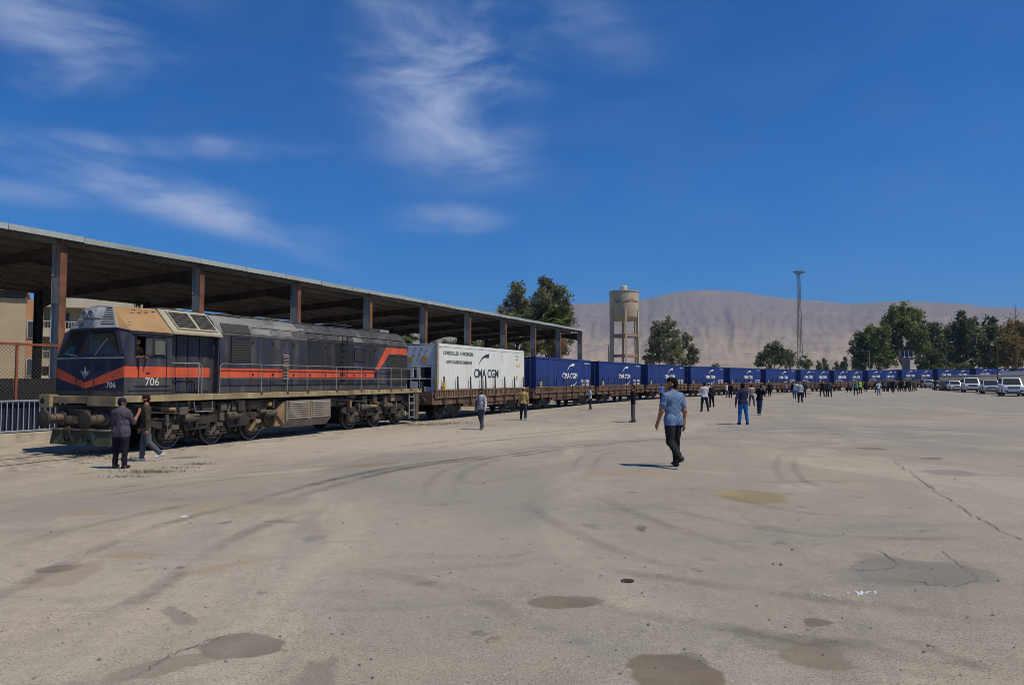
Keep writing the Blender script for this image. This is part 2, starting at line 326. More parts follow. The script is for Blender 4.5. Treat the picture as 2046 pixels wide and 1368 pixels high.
    for q in [(1510, 992, 90, 17, -3, .35, .8, olive), (1450, 985, 45, 9, 0, .7, .6, (.30, .24, .12)), (1140, 1197, 74, 15, 0, .18, .6, brown), (1330, 1345, 92, 42, 15, .12, .68, brown), (1345, 1318, 50, 16, 10, .2, .5, dark),
              (1662, 1317, 88, 30, -5, .15, .55, (.185, .150, .108)), (1165, 1282, 38, 12, 5, .5, .6, gst), (1085, 1250, 32, 10, 0, .7, .5, gst), (1640, 1234, 32, 10, -25, .2, .65, brown), (1622, 1250, 9, 3, 0, .3, .7, dark),
              (525, 1281, 84, 30, 8, .12, .62, (.165, .138, .108)), (380, 1322, 130, 18, 32, .25, .5, (.20, .17, .13)), (120, 1150, 72, 30, 12, .3, .5, (.27, .215, .16)), (105, 1138, 48, 10, 18, .3, .5, dark),
              (468, 1130, 28, 26, -30, .4, .5, tanst), (270, 1108, 58, 9, 8, .4, .55, tanst), (160, 1026, 66, 10, 8, .5, .45, tanst), (470, 1010, 190, 20, 10, .5, .5, (.29, .245, .17)), (560, 1000, 90, 11, 10, .4, .35, gst),
              (735, 930, 80, 6, 6, .5, .65, (.24, .175, .11)), (640, 932, 60, 4, 4, .5, .5, tanst), (1282, 1052, 16, 7, 0, .25, .7, dark), (1835, 1140, 110, 32, -14, .10, .5, (.17, .155, .134)), (1790, 1120, 40, 18, 30, .12, .4, (.18, .165, .142)), (1760, 1140, 70, 10, 0, .3, .6, gst),
              (605, 1072, 22, 9, 0, .4, .6, gst), (1250, 945, 110, 8, 4, .5, .5, tanst), (1740, 896, 46, 4, 0, .4, .7, (.16, .145, .125)), (1900, 945, 62, 8, 0, .5, .6, gst), (1860, 915, 30, 2.5, 0, .3, .7, dark),
              (1030, 1012, 20, 4, 0, .5, .5, gst), (1395, 1115, 22, 5, 0, .5, .55, gst), (860, 1160, 40, 6, 0, .7, .6, gst), (1290, 925, 40, 3, 0, .5, .3, dark), (450, 1040, 18, 4, 0, .4, .6, dark), (330, 995, 140, 12, 8, .7, .35, gst),
              (710, 1203, 12, 4, 0, .4, .6, gst), (1590, 970, 60, 10, 0, .7, .4, (.36, .34, .31)), (1720, 968, 55, 6, 0, .6, .5, (.33, .27, .17)), (165, 945, 30, 3, 0, .4, .6, tanst), (660, 876, 26, 2.5, 0, .4, .6, tanst), (360, 914, 30, 2.5, 0, .4, .6, dark)]:
        px_blob(*q, noisy=brk2)
    # dirt strip along the rails and open land beyond the train
    L.new(c, b.inputs['Base Color']); b.inputs['Roughness'].default_value = .9; b.inputs['Specular IOR Level'].default_value = .25
    bp = N.new('ShaderNodeBump'); bp.inputs['Strength'].default_value = .5; bp.inputs['Distance'].default_value = .012; L.new(noise(45, 5).outputs['Fac'], bp.inputs['Height'])
    bp2 = N.new('ShaderNodeBump'); bp2.inputs['Strength'].default_value = .35; bp2.inputs['Distance'].default_value = .05; L.new(noise(2.2, 5).outputs['Fac'], bp2.inputs['Height']); L.new(bp.outputs[0], bp2.inputs['Normal']); L.new(bp2.outputs[0], b.inputs['Normal'])
    return m
def grid_mesh(name, X, Y, Z, mats, smooth=True):
    ny, nx = X.shape; me = bpy.data.meshes.new(name); v = np.stack([X, Y, Z], -1).reshape(-1, 3)
    i = np.arange(ny * nx).reshape(ny, nx); q = np.stack([i[:-1, :-1], i[:-1, 1:], i[1:, 1:], i[1:, :-1]], -1).reshape(-1, 4)
    me.vertices.add(len(v)); me.vertices.foreach_set('co', v.ravel()); me.loops.add(q.size); me.loops.foreach_set('vertex_index', q.ravel())
    me.polygons.add(len(q)); me.polygons.foreach_set('loop_start', np.arange(0, q.size, 4)); me.polygons.foreach_set('loop_total', np.full(len(q), 4)); me.update(); me.validate()
    for m in (mats if isinstance(mats, list) else [mats]): me.materials.append(m)
    if smooth: me.polygons.foreach_set('use_smooth', np.ones(len(q), bool))
    return me
gx = np.r_[-2600, -1500, -800, -400, -200, -120, -80, np.arange(-60, 130, .8), 135, 150, 180, 240, 400, 800, 1500, 2800]; gy = np.r_[-200, -80, -40, np.arange(-20, 200, .8), 205, 220, 250, 300, 400, 600, 1000, 1700, 2600]
GX, GY = np.meshgrid(gx, gy); GZ = np.concatenate([ground_np(GX[i:i + 20], GY[i:i + 20]) for i in range(0, len(gy), 20)])
GZ = GZ + (fbm(GX * .3, GY * .3, 3, 5) - .45) * .03 * (np.hypot(GX, GY - 60) < 160)
tag(put('ground', grid_mesh('ground', GX, GY, GZ, ground_material())), 'dusty stained concrete yard with tyre marks and oil patches', kind='structure')

# tyre marks: thin soft-edged rubber films on the concrete
def tyre_mat():
    m = bpy.data.materials.new('tyre_rubber_film'); m.use_nodes = True; nt = m.node_tree; N = nt.nodes; L = nt.links; b = N['Principled BSDF']; b.inputs['Base Color'].default_value = (.075, .07, .064, 1); b.inputs['Roughness'].default_value = .9; b.inputs['Specular IOR Level'].default_value = .1
    a = N.new('ShaderNodeAttribute'); a.attribute_name = 'edge'; g = N.new('ShaderNodeNewGeometry'); n = N.new('ShaderNodeTexNoise'); n.inputs['Scale'].default_value = 1.3; n.inputs['Detail'].default_value = 9; n.inputs['Roughness'].default_value = .75; L.new(g.outputs['Position'], n.inputs['Vector'])
    q = N.new('ShaderNodeMapRange'); L.new(n.outputs['Fac'], q.inputs[0]); q.inputs[1].default_value = .38; q.inputs[2].default_value = .68; q.inputs[3].default_value = .05; q.inputs[4].default_value = 1.
    k = N.new('ShaderNodeMath'); k.operation = 'MULTIPLY'; k2 = N.new('ShaderNodeMath'); k2.operation = 'MULTIPLY'; k2.inputs[1].default_value = .72; L.new(a.outputs['Fac'], k2.inputs[0]); L.new(k2.outputs[0], k.inputs[0]); L.new(q.outputs[0], k.inputs[1]); L.new(k.outputs[0], b.inputs['Alpha']); return m
M_film = tyre_mat()
def tyre_mark(pts, w, s, offs=(0,)):
    P_ = [gp(*p) for p in pts]; d = [0]
    for a, b in zip(P_, P_[1:]): d.append(d[-1] + (b - a).length)
    n = max(8, int(d[-1] / .35)); t = np.linspace(0, d[-1], n); X = np.interp(t, d, [p.x for p in P_]); Y = np.interp(t, d, [p.y for p in P_])
    for _ in range(6): X[1:-1] = (X[:-2] + 2 * X[1:-1] + X[2:]) / 4; Y[1:-1] = (Y[:-2] + 2 * Y[1:-1] + Y[2:]) / 4
    tx, ty = np.gradient(X), np.gradient(Y); l = np.hypot(tx, ty); nx, ny = -ty / l, tx / l
    for o in offs:
        u = np.array([-1, -.55, 0, .55, 1]); GX_ = (X + nx * o)[:, None] + nx[:, None] * u * w; GY_ = (Y + ny * o)[:, None] + ny[:, None] * u * w; GZ_ = ground_full(GX_, GY_) + .007
        me = grid_mesh('tyre_mark', GX_, GY_, GZ_, M_film); e = np.array([0, .8, 1, .8, 0.])[None, :] * np.clip(np.minimum(np.arange(n), n - 1 - np.arange(n)) / (n * .18), 0, 1)[:, None] * s
        at_ = me.attributes.new('edge', 'FLOAT', 'POINT'); at_.data.foreach_set('value', e.ravel().astype(np.float32)); tag(put('tyre_mark', me), kind='structure')
def ground_full(x, y):   # height of the built ground mesh at any point (bilinear, as the mesh)
    i = np.clip(np.searchsorted(gx, x) - 1, 0, len(gx) - 2); j = np.clip(np.searchsorted(gy, y) - 1, 0, len(gy) - 2); fx = (x - gx[i]) / (gx[i + 1] - gx[i]); fy = (y - gy[j]) / (gy[j + 1] - gy[j])
    return (GZ[j, i] * (1 - fx) + GZ[j, i + 1] * fx) * (1 - fy) + (GZ[j + 1, i] * (1 - fx) + GZ[j + 1, i + 1] * fx) * fy
for pts, w, s, offs in [([(520, 1020), (615, 984), (762, 944), (890, 923), (1037, 912), (1153, 893), (1322, 879), (1460, 873)], .16, .75, (0, .5)), ([(560, 985), (700, 950), (864, 926), (1000, 905), (1160, 884)], .15, .5, (0,)), ([(30, 1290), (150, 1260), (285, 1211), (356, 1145), (432, 1089), (508, 1053), (585, 1028), (660, 1010)], .14, .42, (0, 1.3)),
        ([(701, 1137), (864, 1160), (966, 1180), (1037, 1216), (1060, 1260)], .14, .5, (0,)), ([(1000, 1177), (1153, 1208), (1358, 1238), (1562, 1274), (1767, 1305), (2046, 1351)], .13, .38, (0, 1.1)), ([(1560, 905), (1549, 930), (1552, 950), (1577, 972), (1640, 985)], .09, .30, (0, .35)), ([(1184, 960), (1184, 935), (1195, 912), (1235, 898), (1300, 890)], .09, .26, (0, .4)), ([(912, 1000), (905, 968), (930, 940), (996, 918), (1080, 902)], .10, .28, (0, .5)),
        ([(1400, 870), (1600, 862), (1800, 858), (2046, 862)], .16, .55, (0, 1.5)), ([(1500, 905), (1700, 880), (1900, 872), (2046, 885)], .15, .45, (0,)), ([(1280, 1000), (1450, 1050), (1650, 1075), (1900, 1080), (2046, 1070)], .12, .3, (0, 1.3)), ([(100, 1010), (300, 975), (520, 950), (760, 930)], .15, .35, (0, 1.2)), ([(1040, 1000), (1130, 1060), (1250, 1110), (1400, 1150)], .13, .3, (0, 1.2)), ([(800, 905), (1000, 878), (1200, 858), (1420, 840)], .18, .5, (0, 1.4)), ([(0, 1100), (120, 1060), (260, 1030), (420, 1000)], .14, .35, (0,))]:
    tyre_mark(pts, w, s, offs)
# dry soil: the land behind the train, and the gravelly strip the rails lie in
M_soil = mat('dry_soil', (.40, .335, .255), .95, var=.2, scale=.25, dirt=(.24, .20, .15), amt=.45, dscale=1.1, bump=.6, bscale=14)
def strip(name, s0, s1, v0, v1, dz, m, step=1.5, wob=.35, kind='structure'):
    ss = np.arange(s0, s1 + step, step); vv = np.linspace(v0, v1, 9); X = np.zeros((len(ss), 9)); Y = X.copy(); Z = X.copy()
    for i, s in enumerate(ss):
        p, ph = track(float(s)); n = Vector((math.cos(ph), -math.sin(ph), 0))
        for j, v in enumerate(vv):
            w = v + (wob * (random.random() - .5) * 2 if j in (0, 8) else 0); q = p + n * w; X[i, j] = q.x; Y[i, j] = q.y
    Z = ground_np(X, Y) + dz; Z[:, 0] -= .12; Z[:, -1] -= .05
    return tag(put(name, grid_mesh(name, X, Y, Z, m)), kind=kind)
M_ball = mat('track_gravel', (.34, .29, .235), .95, var=.3, scale=6, dirt=(.15, .125, .10), amt=.5, dscale=2.0, bump=1.0, bscale=26)
strip('track_bed', -45, 285, -2.6, 1.95, .035, M_ball)
M_rail = mat('rail_steel', (.23, .16, .115), .6, .5, var=.3, dirt=(.13, .08, .055), amt=.4)
M_railtop = mat('rail_head', (.42, .38, .34), .35, .9)
for side in (-1, 1):
    mb = MB(); prev = None
    for s in np.arange(-45, 285, 1.5):
        p, ph = track(float(s)); n = Vector((math.cos(ph), -math.sin(ph), 0)); a = p + n * (.7175 * side)
        ring = [a + n * .07 + Vector((0, 0, -.09)), a + n * .036 + Vector((0, 0, -.03)), a + n * .036 + Vector((0, 0, 0)), a - n * .036 + Vector((0, 0, 0)), a - n * .036 + Vector((0, 0, -.03)), a - n * .07 + Vector((0, 0, -.09))]
        b = len(mb.v); mb.v += [tuple(q) for q in ring]
        if prev is not None:
            for k in range(5): mb.f.append((prev + k, prev + k + 1, b + k + 1, b + k)); mb.m.append(1 if k == 2 else 0)
        prev = b
    tag(put('rail', mb.mesh('rail', [M_rail, M_railtop])), kind='structure')

# ------------------------------------------------------------------ mountains
def mountain():
    pts = [(-700, 690), (0, 668), (300, 655), (450, 652), (650, 655), (800, 645), (900, 632), (1000, 620), (1140, 606), (1218, 604), (1280, 599), (1330, 587), (1370, 581), (1410, 578), (1470, 580), (1520, 588), (1560, 592), (1600, 597), (1650, 601), (1700, 606), (1760, 602), (1830, 600), (1900, 604), (1960, 610), (2046, 617), (2400, 640), (3200, 690)]
    az = np.radians(np.arange(-58, 62, .16)); rr = 900 * (6800 / 900) ** (np.linspace(0, 1, 190))
    A, RR = np.meshgrid(az, rr); X = RR * np.sin(A); Y = RR * np.cos(A)
    px = 1023 + FPX * np.tan(A); py = np.interp(px, [p[0] for p in pts], [p[1] for p in pts]); ang = (757 - py) / FPX * np.cos(A)
    Rr = 4300 + 350 * np.sin(A * 5 + .4) + 900 * (fbm(A * 4 + 3, A * 0 + 1, 3, 3) - .45); Hh = ang * Rr
    t = np.clip((RR - 1250) / (Rr - 1250), 0, 1); foot = .10 * t; base = foot + .90 * np.clip((t - .12) / .88, 0, 1) ** 1.45
    beyond = np.clip((RR - Rr) / 1500, 0, 1); base = base * (1 - .9 * beyond)
    # spurs and gullies running down the slope
    g1 = 1 - np.abs(2 * fbm(A * 44 + 1.6 * fbm(A * 8, RR / 600, 3, 9), RR / 1700, 4, 11) - 1); g3 = 1 - np.abs(2 * fbm(A * 120 + 2. * fbm(A * 12, RR / 400, 3, 19), RR / 900, 4, 17) - 1); g2 = 1 - np.abs(2 * fbm(X / 170, Y / 260, 5, 21) - 1); mask = np.clip((t - .18) / .3, 0, 1) * (1 - .75 * np.clip((t - .8) / .2, 0, 1)) * (1 - beyond)
    Z = Hh * base + mask * Hh * (.055 * (g1 - .72) + .04 * (g2 - .7) + .03 * (g3 - .72)) + 6 * (fbm(X / 60, Y / 60, 4, 5) - .45) * mask + 3 * (fbm(X / 90, Y / 90, 3, 2) - .4)
    Z += Hh * .02 * (fbm(A * 60, RR / 900, 3, 31) - .45) * (1 - beyond) * (t > .7)
    Z[0] -= 12
    me = grid_mesh('mountain', X, Y, Z, mountain_mat()); return tag(put('mountain', me), 'bare tan mountain range with gullied slopes', kind='structure')
def mountain_mat():
    m = bpy.data.materials.new('mountain_rock'); m.use_nodes = True; nt = m.node_tree; N = nt.nodes; L = nt.links; b = N['Principled BSDF']; geo = N.new('ShaderNodeNewGeometry')
    def noise(sc, det, st=(1, 1, 1)):
        mp = N.new('ShaderNodeMapping'); mp.inputs['Scale'].default_value = st; L.new(geo.outputs['Position'], mp.inputs[0]); n = N.new('ShaderNodeTexNoise'); n.inputs['Scale'].default_value = sc; n.inputs['Detail'].default_value = det; n.inputs['Roughness'].default_value = .65; L.new(mp.outputs[0], n.inputs['Vector']); return n.outputs['Fac']
    def mr(v, a, bb, c, d):
        q = N.new('ShaderNodeMapRange'); q.interpolation_type = 'SMOOTHSTEP'; L.new(v, q.inputs[0])
        for i, x in ((1, a), (2, bb), (3, c), (4, d)): q.inputs[i].default_value = x
        return q.outputs[0]
    def mix(f, A, B):
        x = N.new('ShaderNodeMix'); x.data_type = 'RGBA'; L.new(f, x.inputs['Factor'])
        for i, q in ((6, A), (7, B)):
            if isinstance(q, tuple): x.inputs[i].default_value = (*q, 1)
            else: L.new(q, x.inputs[i])
        return x.outputs[2]
    sep = N.new('ShaderNodeSeparateXYZ'); L.new(geo.outputs['Position'], sep.inputs[0])
    soil = (.345, .262, .178); rock = (.215, .163, .124)
    c = mix(mr(sep.outputs[2], 60, 300, 0, 1), soil, rock)          # sandy fans below, bare rock above
    c = mix(mr(noise(.004, 8), .45, .65, 0, .7), c, (.20, .163, .132)); c = mix(mr(noise(.02, 8, (1, 1, 2.5)), .52, .68, 0, .6), c, (.155, .128, .104)); c = mix(mr(noise(.0025, 6), .55, .7, 0, .6), c, (.34, .28, .205)); c = mix(mr(noise(.09, 4), .6, .7, 0, .5), c, (.09, .075, .065))
    L.new(c, b.inputs['Base Color']); b.inputs['Roughness'].default_value = .95; b.inputs['Specular IOR Level'].default_value = .1
    bp = N.new('ShaderNodeBump'); bp.inputs['Strength'].default_value = .6; bp.inputs['Distance'].default_value = 10; L.new(noise(.012, 9), bp.inputs['Height']); L.new(bp.outputs[0], b.inputs['Normal'])
    return m
mountain()
# far plain between the yard and the foothills
gx2 = np.linspace(-2600, 2900, 90); gy2 = np.linspace(215, 1500, 60); X2, Y2 = np.meshgrid(gx2, gy2)
Z2 = .15 + np.clip((Y2 - 215) / 1285, 0, 1) ** 1.6 * 13 + (fbm(X2 / 120, Y2 / 120, 3, 4) - .45) * np.clip((Y2 - 230) / 400, 0, 1) * 4; Z2[0] -= 1.0
M_plain = mat('dry_plain', (.43, .35, .255), .95, var=.18, scale=.004, dirt=(.25, .215, .15), amt=.4, dscale=.012, ds=((.52, .44, .34), .006, .55, .6))
tag(put('plain', grid_mesh('plain', X2, Y2, Z2, M_plain)), kind='structure')
# ------------------------------------------------------------------ locomotive (local x = back along the train, y = away from the camera side)
M_blue = mat('loco_blue', (.025, .029, .053), .55, var=.3, scale=1.2, dirt=(.088, .077, .066), amt=.62, dscale=1.3, streak=1, ds=((.036, .031, .029), 2.2, .48, .75), bump=.12, bscale=6)
M_sooty = mat('loco_blue_sooty', (.015, .0155, .020), .7, var=.35, scale=1.4, dirt=(.062, .052, .044), amt=.5, dscale=1.5, streak=1, ds=((.085, .045, .028), 3., .60, .6))
M_nose = mat('loco_nose_blue', (.016, .018, .045), .45, var=.3, scale=1.2, dirt=(.075, .066, .06), amt=.35, dscale=1.2, streak=1)
M_grime = mat('loco_lower_grime', (.055, .052, .05), .7, var=.3, scale=1.6, dirt=(.16, .135, .11), amt=.4, dscale=2., streak=1)
M_red = mat('loco_orange', (.60, .090, .034), .55, var=.2, scale=1.5, dirt=(.20, .065, .04), amt=.42, dscale=1.2, streak=1)
M_grey = mat('loco_roof_grey', (.215, .21, .195), .7, var=.25, scale=1.6, dirt=(.055, .05, .05), amt=.62, dscale=.8, ds=((.24, .15, .09), 2.2, .62, .5), bump=.25, bscale=8)
M_soot = mat('loco_roof_soot', (.055, .052, .052), .8, var=.4, scale=1.6, dirt=(.20, .19, .175), amt=.35, dscale=1.2, bump=.25, bscale=8)
M_tanroof = mat('cab_roof_rust', (.335, .205, .092), .8, var=.14, scale=1.1, dirt=(.30, .15, .06), amt=.45, dscale=.9, bump=.12, bscale=9)
M_cream = mat('cooler_cream', (.35, .315, .225), .7, var=.15, scale=1.5, dirt=(.22, .17, .11), amt=.4, dscale=1.6, streak=1)
M_sill = mat('sill_yellow_grime', (.30, .228, .118), .75, var=.35, scale=1.6, dirt=(.13, .10, .07), amt=.45, dscale=1.1, streak=1, ds=((.55, .52, .46), 7, .66, .9), bump=.25, bscale=14)
M_bogie = mat('bogie_grime', (.038, .030, .024), .8, var=.35, scale=2.5, dirt=(.10, .078, .055), amt=.35, dscale=2.2, bump=.4, bscale=12)
M_bogie2 = mat('bogie_dust', (.098, .077, .056), .8, var=.3, scale=3, dirt=(.085, .07, .055), amt=.45, dscale=2.5, bump=.3, bscale=14)
M_dark = mat('underframe_black', (.018, .016, .014), .8, var=.4)
M_mesh = mat('grille_dark', (.045, .041, .034), .75, var=.35, scale=14, dirt=(.085, .075, .056), amt=.35, dscale=3, bump=.5, bscale=60)
M_tank = mat('tank_grey', (.20, .18, .152), .75, var=.25, scale=2.5, dirt=(.30, .15, .06), amt=.48, dscale=1.1, streak=1, ds=((.13, .115, .10), 4, .58, .6))
M_tankt = mat('tank_tan', (.26, .17, .085), .8, var=.25, scale=2.5, dirt=(.18, .12, .075), amt=.4)
M_camo = mat('plow_green', (.055, .066, .042), .75, var=.3, scale=1.6, dirt=(.13, .07, .048), amt=.5, dscale=2.4, ds=((.19, .22, .16), 2.2, .56, .9))
M_rail2 = mat('handrail_grey', (.25, .24, .225), .55, var=.2, dirt=(.22, .14, .09), amt=.35, dscale=6)
M_white = mat('number_white', (.58, .56, .50), .6, var=.08)
M_silver = mat('silver_paint', (.33, .335, .34), .5, .3, var=.12, dirt=(.22, .21, .19), amt=.3)
M_steel = mat('bright_steel', (.24, .215, .19), .45, .6, var=.3, dirt=(.09, .075, .06), amt=.5, dscale=4)
M_rub = mat('rubber_black', (.02, .02, .021), .7)
M_glass = glass('windscreen_glass', (.075, .085, .080), .45)
M_oliv = mat('window_olive', (.115, .112, .085), .45, var=.15)
M_lens = mat('lamp_lens', (.30, .30, .29), .12, .6, var=.1)
HW = 1.42
def make_loco():
    root = thing('diesel_locomotive', 'dirty blue diesel locomotive with an orange stripe and the number 706', 'locomotive', lp(0, .08, 0), math.pi / 2 - PH0)
    B = lambda name, mb, m, par=root, **k: mb.build(name, m, par, **k)
    # frame and headstock
    mb = MB(); mb.box(-2.08, 15.15, -HW, HW, 1.52, 1.72); B('frame', mb, M_sill, bevel=.012)
    mb = MB(); mb.box(-2.0, 15.1, -1.0, 1.0, 1.12, 1.468); B('frame_beams', mb, M_dark)
    for u0, u1, z0 in [(-2.34, -2.08, 1.38)]:
        mb = MB(); mb.box(u0, u1, -HW, -.25, 1.42, 1.70); B('front_beam', mb, M_sill, bevel=.01)
        mb = MB(); mb.box(u0 + .04, u1, -.25, HW + .02, 1.49, 1.70); B('front_beam', mb, M_sill, bevel=.01)
    mb = MB(); mb.box(-2.40, -2.1, 1.25, 1.72, 1.36, 1.74); B('beam_end_plate', mb, M_sill, bevel=.02)
    mb = MB(); mb.cyl((-2.415, 1.56, 1.55), (-2.38, 1.56, 1.55), .085, n=16); B('beam_end_hole', mb, M_dark)
    mb = MB(); mb.box(-2.2, -2.0, -1.05, 1.15, .70, 1.44); B('front_apron', mb, M_bogie, bevel=.02)
    mb = MB(); mb.slab([(-2.28, -1.25, .70), (-2.28, 1.25, .70), (-2.36, 1.25, .28), (-2.36, -1.25, .28)], (.06, 0, 0)); o = B('snow_plough', mb, M_camo)
    mb = MB(); mb.box(-2.33, -2.22, -1.25, 1.25, .705, .755); B('plough_lip', mb, M_cream, o)
    for y in (-.85, .85):
        mb = MB(); mb.cyl((-2.25, y, 1.05), (-2.78, y, 1.05), .125, n=20); mb.cyl((-2.3, y, 1.05), (-2.18, y, 1.05), .2, n=8); mb.cyl((-2.5, y, 1.05), (-2.55, y, 1.05), .15, n=20); b = B('buffer', mb, M_bogie2, smooth=True)
        mb = MB(); mb.lathe([(.10, -2.78), (.25, -2.80), (.265, -2.83), (.25, -2.87), (.0001, -2.90)], 24, (0, y, 1.05), 'x'); B('buffer_head', mb, M_bogie, b, smooth=True)
    mb = MB(); mb.box(-2.62, -2.2, -.09, .09, .93, 1.13); mb.lathe([(.06, 0), (.13, .03), (.13, .11), (.06, .14)], 12, (-2.66, -.07, 1.03), 'y'); mb.tube([(-2.6, 0, .98), (-2.72, 0, .8), (-2.62, .02, .55), (-2.55, .03, .42)], .05); mb.box(-2.5, -2.3, -.4, .12, 1.2, 1.3); B('coupler_hook', mb, M_bogie, bevel=0)
    for y in (-.45, -.30, .32, .5):
        mb = MB(); mb.tube([(-2.22, y, .98), (-2.42, y, .92), (-2.46, y + .04, .65), (-2.38, y + .08, .42), (-2.3, y + .1, .38)], .028); B('brake_hose', mb, M_rub, smooth=True)
    # ---- cab shell
    F = lambda y: -2.09 - .12 * (1 - abs(y) / HW)
    mb = MB()
    for s in (-1, 1): mb.slab([(F(0), 0, 1.72), (F(HW), s * HW, 1.72), (F(HW), s * HW, 2.85), (F(0), 0, 2.85)], (.05, 0, 0))
    B('nose_panel', mb, M_nose)
    mb = MB()
    for s in (-1, 1): mb.slab([(F(0) - .004, 0, 1.725), (F(HW) - .004, s * HW, 1.725), (F(HW) - .004, s * HW, 1.86), (F(0) - .004, 0, 1.86)], (-.004, 0, 0))
    B('nose_kick_panel', mb, M_grime)
    for s in (-1, 1):
        mb = MB(); mb.slab([(F(0) - .006, 0, 1.92), (F(HW) - .006, s * HW, 2.25), (F(HW) - .006, s * HW, 2.57), (F(0) - .006, 0, 2.10)], (-.006, 0, 0)); B('stripe', mb, M_red)
        mb = MB(); mb.slab([(F(0) - .01, 0, 2.80), (F(HW) - .01, s * HW, 2.80), (F(HW) - .01, s * HW, 2.835), (F(0) - .01, 0, 2.835)], (-.03, 0, 0)); B('windscreen_ledge', mb, M_silver)
        # windscreen
        bl = Vector((F(0), 0, 2.85)); br = Vector((F(HW), s * HW, 2.85)); tr = Vector((-1.98, s * .98, 3.70)); tl = Vector((-2.10, 0, 3.70))
        q = lambda a, b_: (bl * (1 - a) + br * a) * (1 - b_) + (tl * (1 - a) + tr * a) * b_
        mb = MB()
        for (a0, a1, b0, b1) in [(0, 1, 0, .08), (0, 1, .93, 1), (0, .06, .08, .93), (.92, 1, .08, .93)]: mb.slab([q(a0, b0), q(a1, b0), q(a1, b1), q(a0, b1)], (.06, 0, 0))
        fr = B('windscreen_frame', mb, M_nose)
        mb = MB()
        for (a0, a1, b0, b1) in [(.06, .92, .08, .10), (.06, .92, .91, .93), (.06, .08, .10, .91), (.90, .92, .10, .91)]: mb.slab([q(a0, b0) + Vector((-.006, 0, 0)), q(a1, b0) + Vector((-.006, 0, 0)), q(a1, b1) + Vector((-.006, 0, 0)), q(a0, b1) + Vector((-.006, 0, 0))], (.03, 0, 0))
        B('window_rubber', mb, M_rub, fr)
        mb = MB(); mb.slab([q(.07, .09) + Vector((.02, 0, 0)), q(.91, .09) + Vector((.02, 0, 0)), q(.91, .92) + Vector((.02, 0, 0)), q(.07, .92) + Vector((.02, 0, 0))], (.008, 0, 0)); B('windscreen', mb, M_glass, fr)
        mb = MB(); a = q(.25 if s < 0 else .3, .04) + Vector((-.03, 0, 0)); c_ = q(.62 if s < 0 else .7, .62 if s < 0 else .12) + Vector((-.02, 0, 0)); mb.tube([a, a * .5 + c_ * .5 + Vector((-.02, 0, 0)), c_], .009); B('wiper', mb, M_silver)
        # corner facet
        mb = MB(); mb.slab([(F(HW), s * HW, 2.85), (-1.98, s * .98, 3.70), (-1.85, s * HW, 3.62)], (.02, -s * .03, 0)); B('corner_facet', mb, M_blue)
        # grab handles
        mb = MB(); y = s * .38; f = F(y) - .06; mb.tube([(f + .06, y, 2.02), (f, y, 2.02), (f, y - .02, 2.3), (f + .06, y - .02, 2.32)], .014); mb.tube([(f + .05, y, 1.74), (f, y + .05, 1.78), (f, y + .06, 1.88), (f + .05, y, 1.95)], .016); B('grab_handle', mb, M_dark)
        # grille beside the headlights
        gb = Vector((-2.10, 0, 3.70)); ge = Vector((-1.98, s * .98, 3.70)); gt = Vector((-1.80, 0, 4.40)); gf = Vector((-1.74, s * .50, 4.36))
        g = lambda a, b_: (gb * (1 - a) + ge * a) * (1 - b_) + (gt * (1 - a) + gf * a) * b_
        nrm = Vector((-.95, s * .1, .3)).normalized()
        mb = MB(); mb.slab([g(0, 0), g(1, 0), g(1, 1), g(0, 1)], -nrm * .03); gr = B('grille_backing', mb, M_dark)
        mb = MB()
        for (a0, a1, b0, b1) in [(0, 1, 0, .09), (0, 1, .93, 1), (0, .36, .09, .93), (.93, 1, .09, .93)]: mb.slab([g(a0, b0) + nrm * .002, g(a1, b0) + nrm * .002, g(a1, b1) + nrm * .002, g(a0, b1) + nrm * .002], nrm * .035)
        B('grille_frame', mb, M_silver, gr)
        for k in range(8):
            b0 = .09 + k * .105 - .005; b1 = b0 + .058; mb = MB(); mb.slab([g(.36, b0) + nrm * .004, g(.93, b0) + nrm * .004, g(.93, b1) + nrm * .004, g(.36, b1) + nrm * .004], nrm * .03); B('slat', mb, M_silver, gr)
    mb = MB(); mb.hexa([(-2.22, -.30, 3.98), (-2.22, .30, 3.98), (-1.85, .30, 3.98), (-1.85, -.30, 3.98), (-2.10, -.30, 4.30), (-2.10, .30, 4.30), (-1.75, .30, 4.36), (-1.75, -.30, 4.36)]); hl = B('headlight_housing', mb, M_silver, bevel=.06, smooth=True)
    mb = MB(); mb.hexa([(-2.16, -.2, 3.72), (-2.16, .2, 3.72), (-1.95, .2, 3.72), (-1.95, -.2, 3.72), (-2.17, -.27, 3.975), (-2.17, .27, 3.975), (-1.9, .27, 3.975), (-1.9, -.27, 3.975)]); B('headlight_chin', mb, M_silver, bevel=.03, smooth=True)
    for y in (-.14, .14):
        mb = MB(); mb.lathe([(.125, 0), (.13, -.05), (.10, -.06), (.095, -.02)], 20, (-2.165, y, 4.12), 'x'); hd = B('headlight', mb, M_silver, smooth=True)
        mb = MB(); mb.lathe([(.095, -.02), (.06, -.045), (.0001, -.055)], 16, (-2.165, y, 4.12), 'x'); B('lens', mb, M_lens, hd, smooth=True)
    # winged emblem
    mb = MB(); f = F(0) - .014
    for s in (-1, 1):
        for k in range(4): mb.slab([(f, s * .03, 2.40 - k * .025), (f + .01, s * (.24 - .04 * k), 2.45 - k * .045), (f + .01, s * (.21 - .04 * k), 2.43 - k * .045), (f, s * .03, 2.37 - k * .025)], (-.012, 0, 0))
    mb.cyl((f, 0, 2.38), (f - .03, 0, 2.38), .06, n=12); mb.slab([(f, -.05, 2.30), (f, .05, 2.30), (f, 0, 2.2)], (-.015, 0, 0)); mb.box(f - .02, f, -.012, .012, 2.44, 2.55); B('winged_emblem', mb, M_silver)
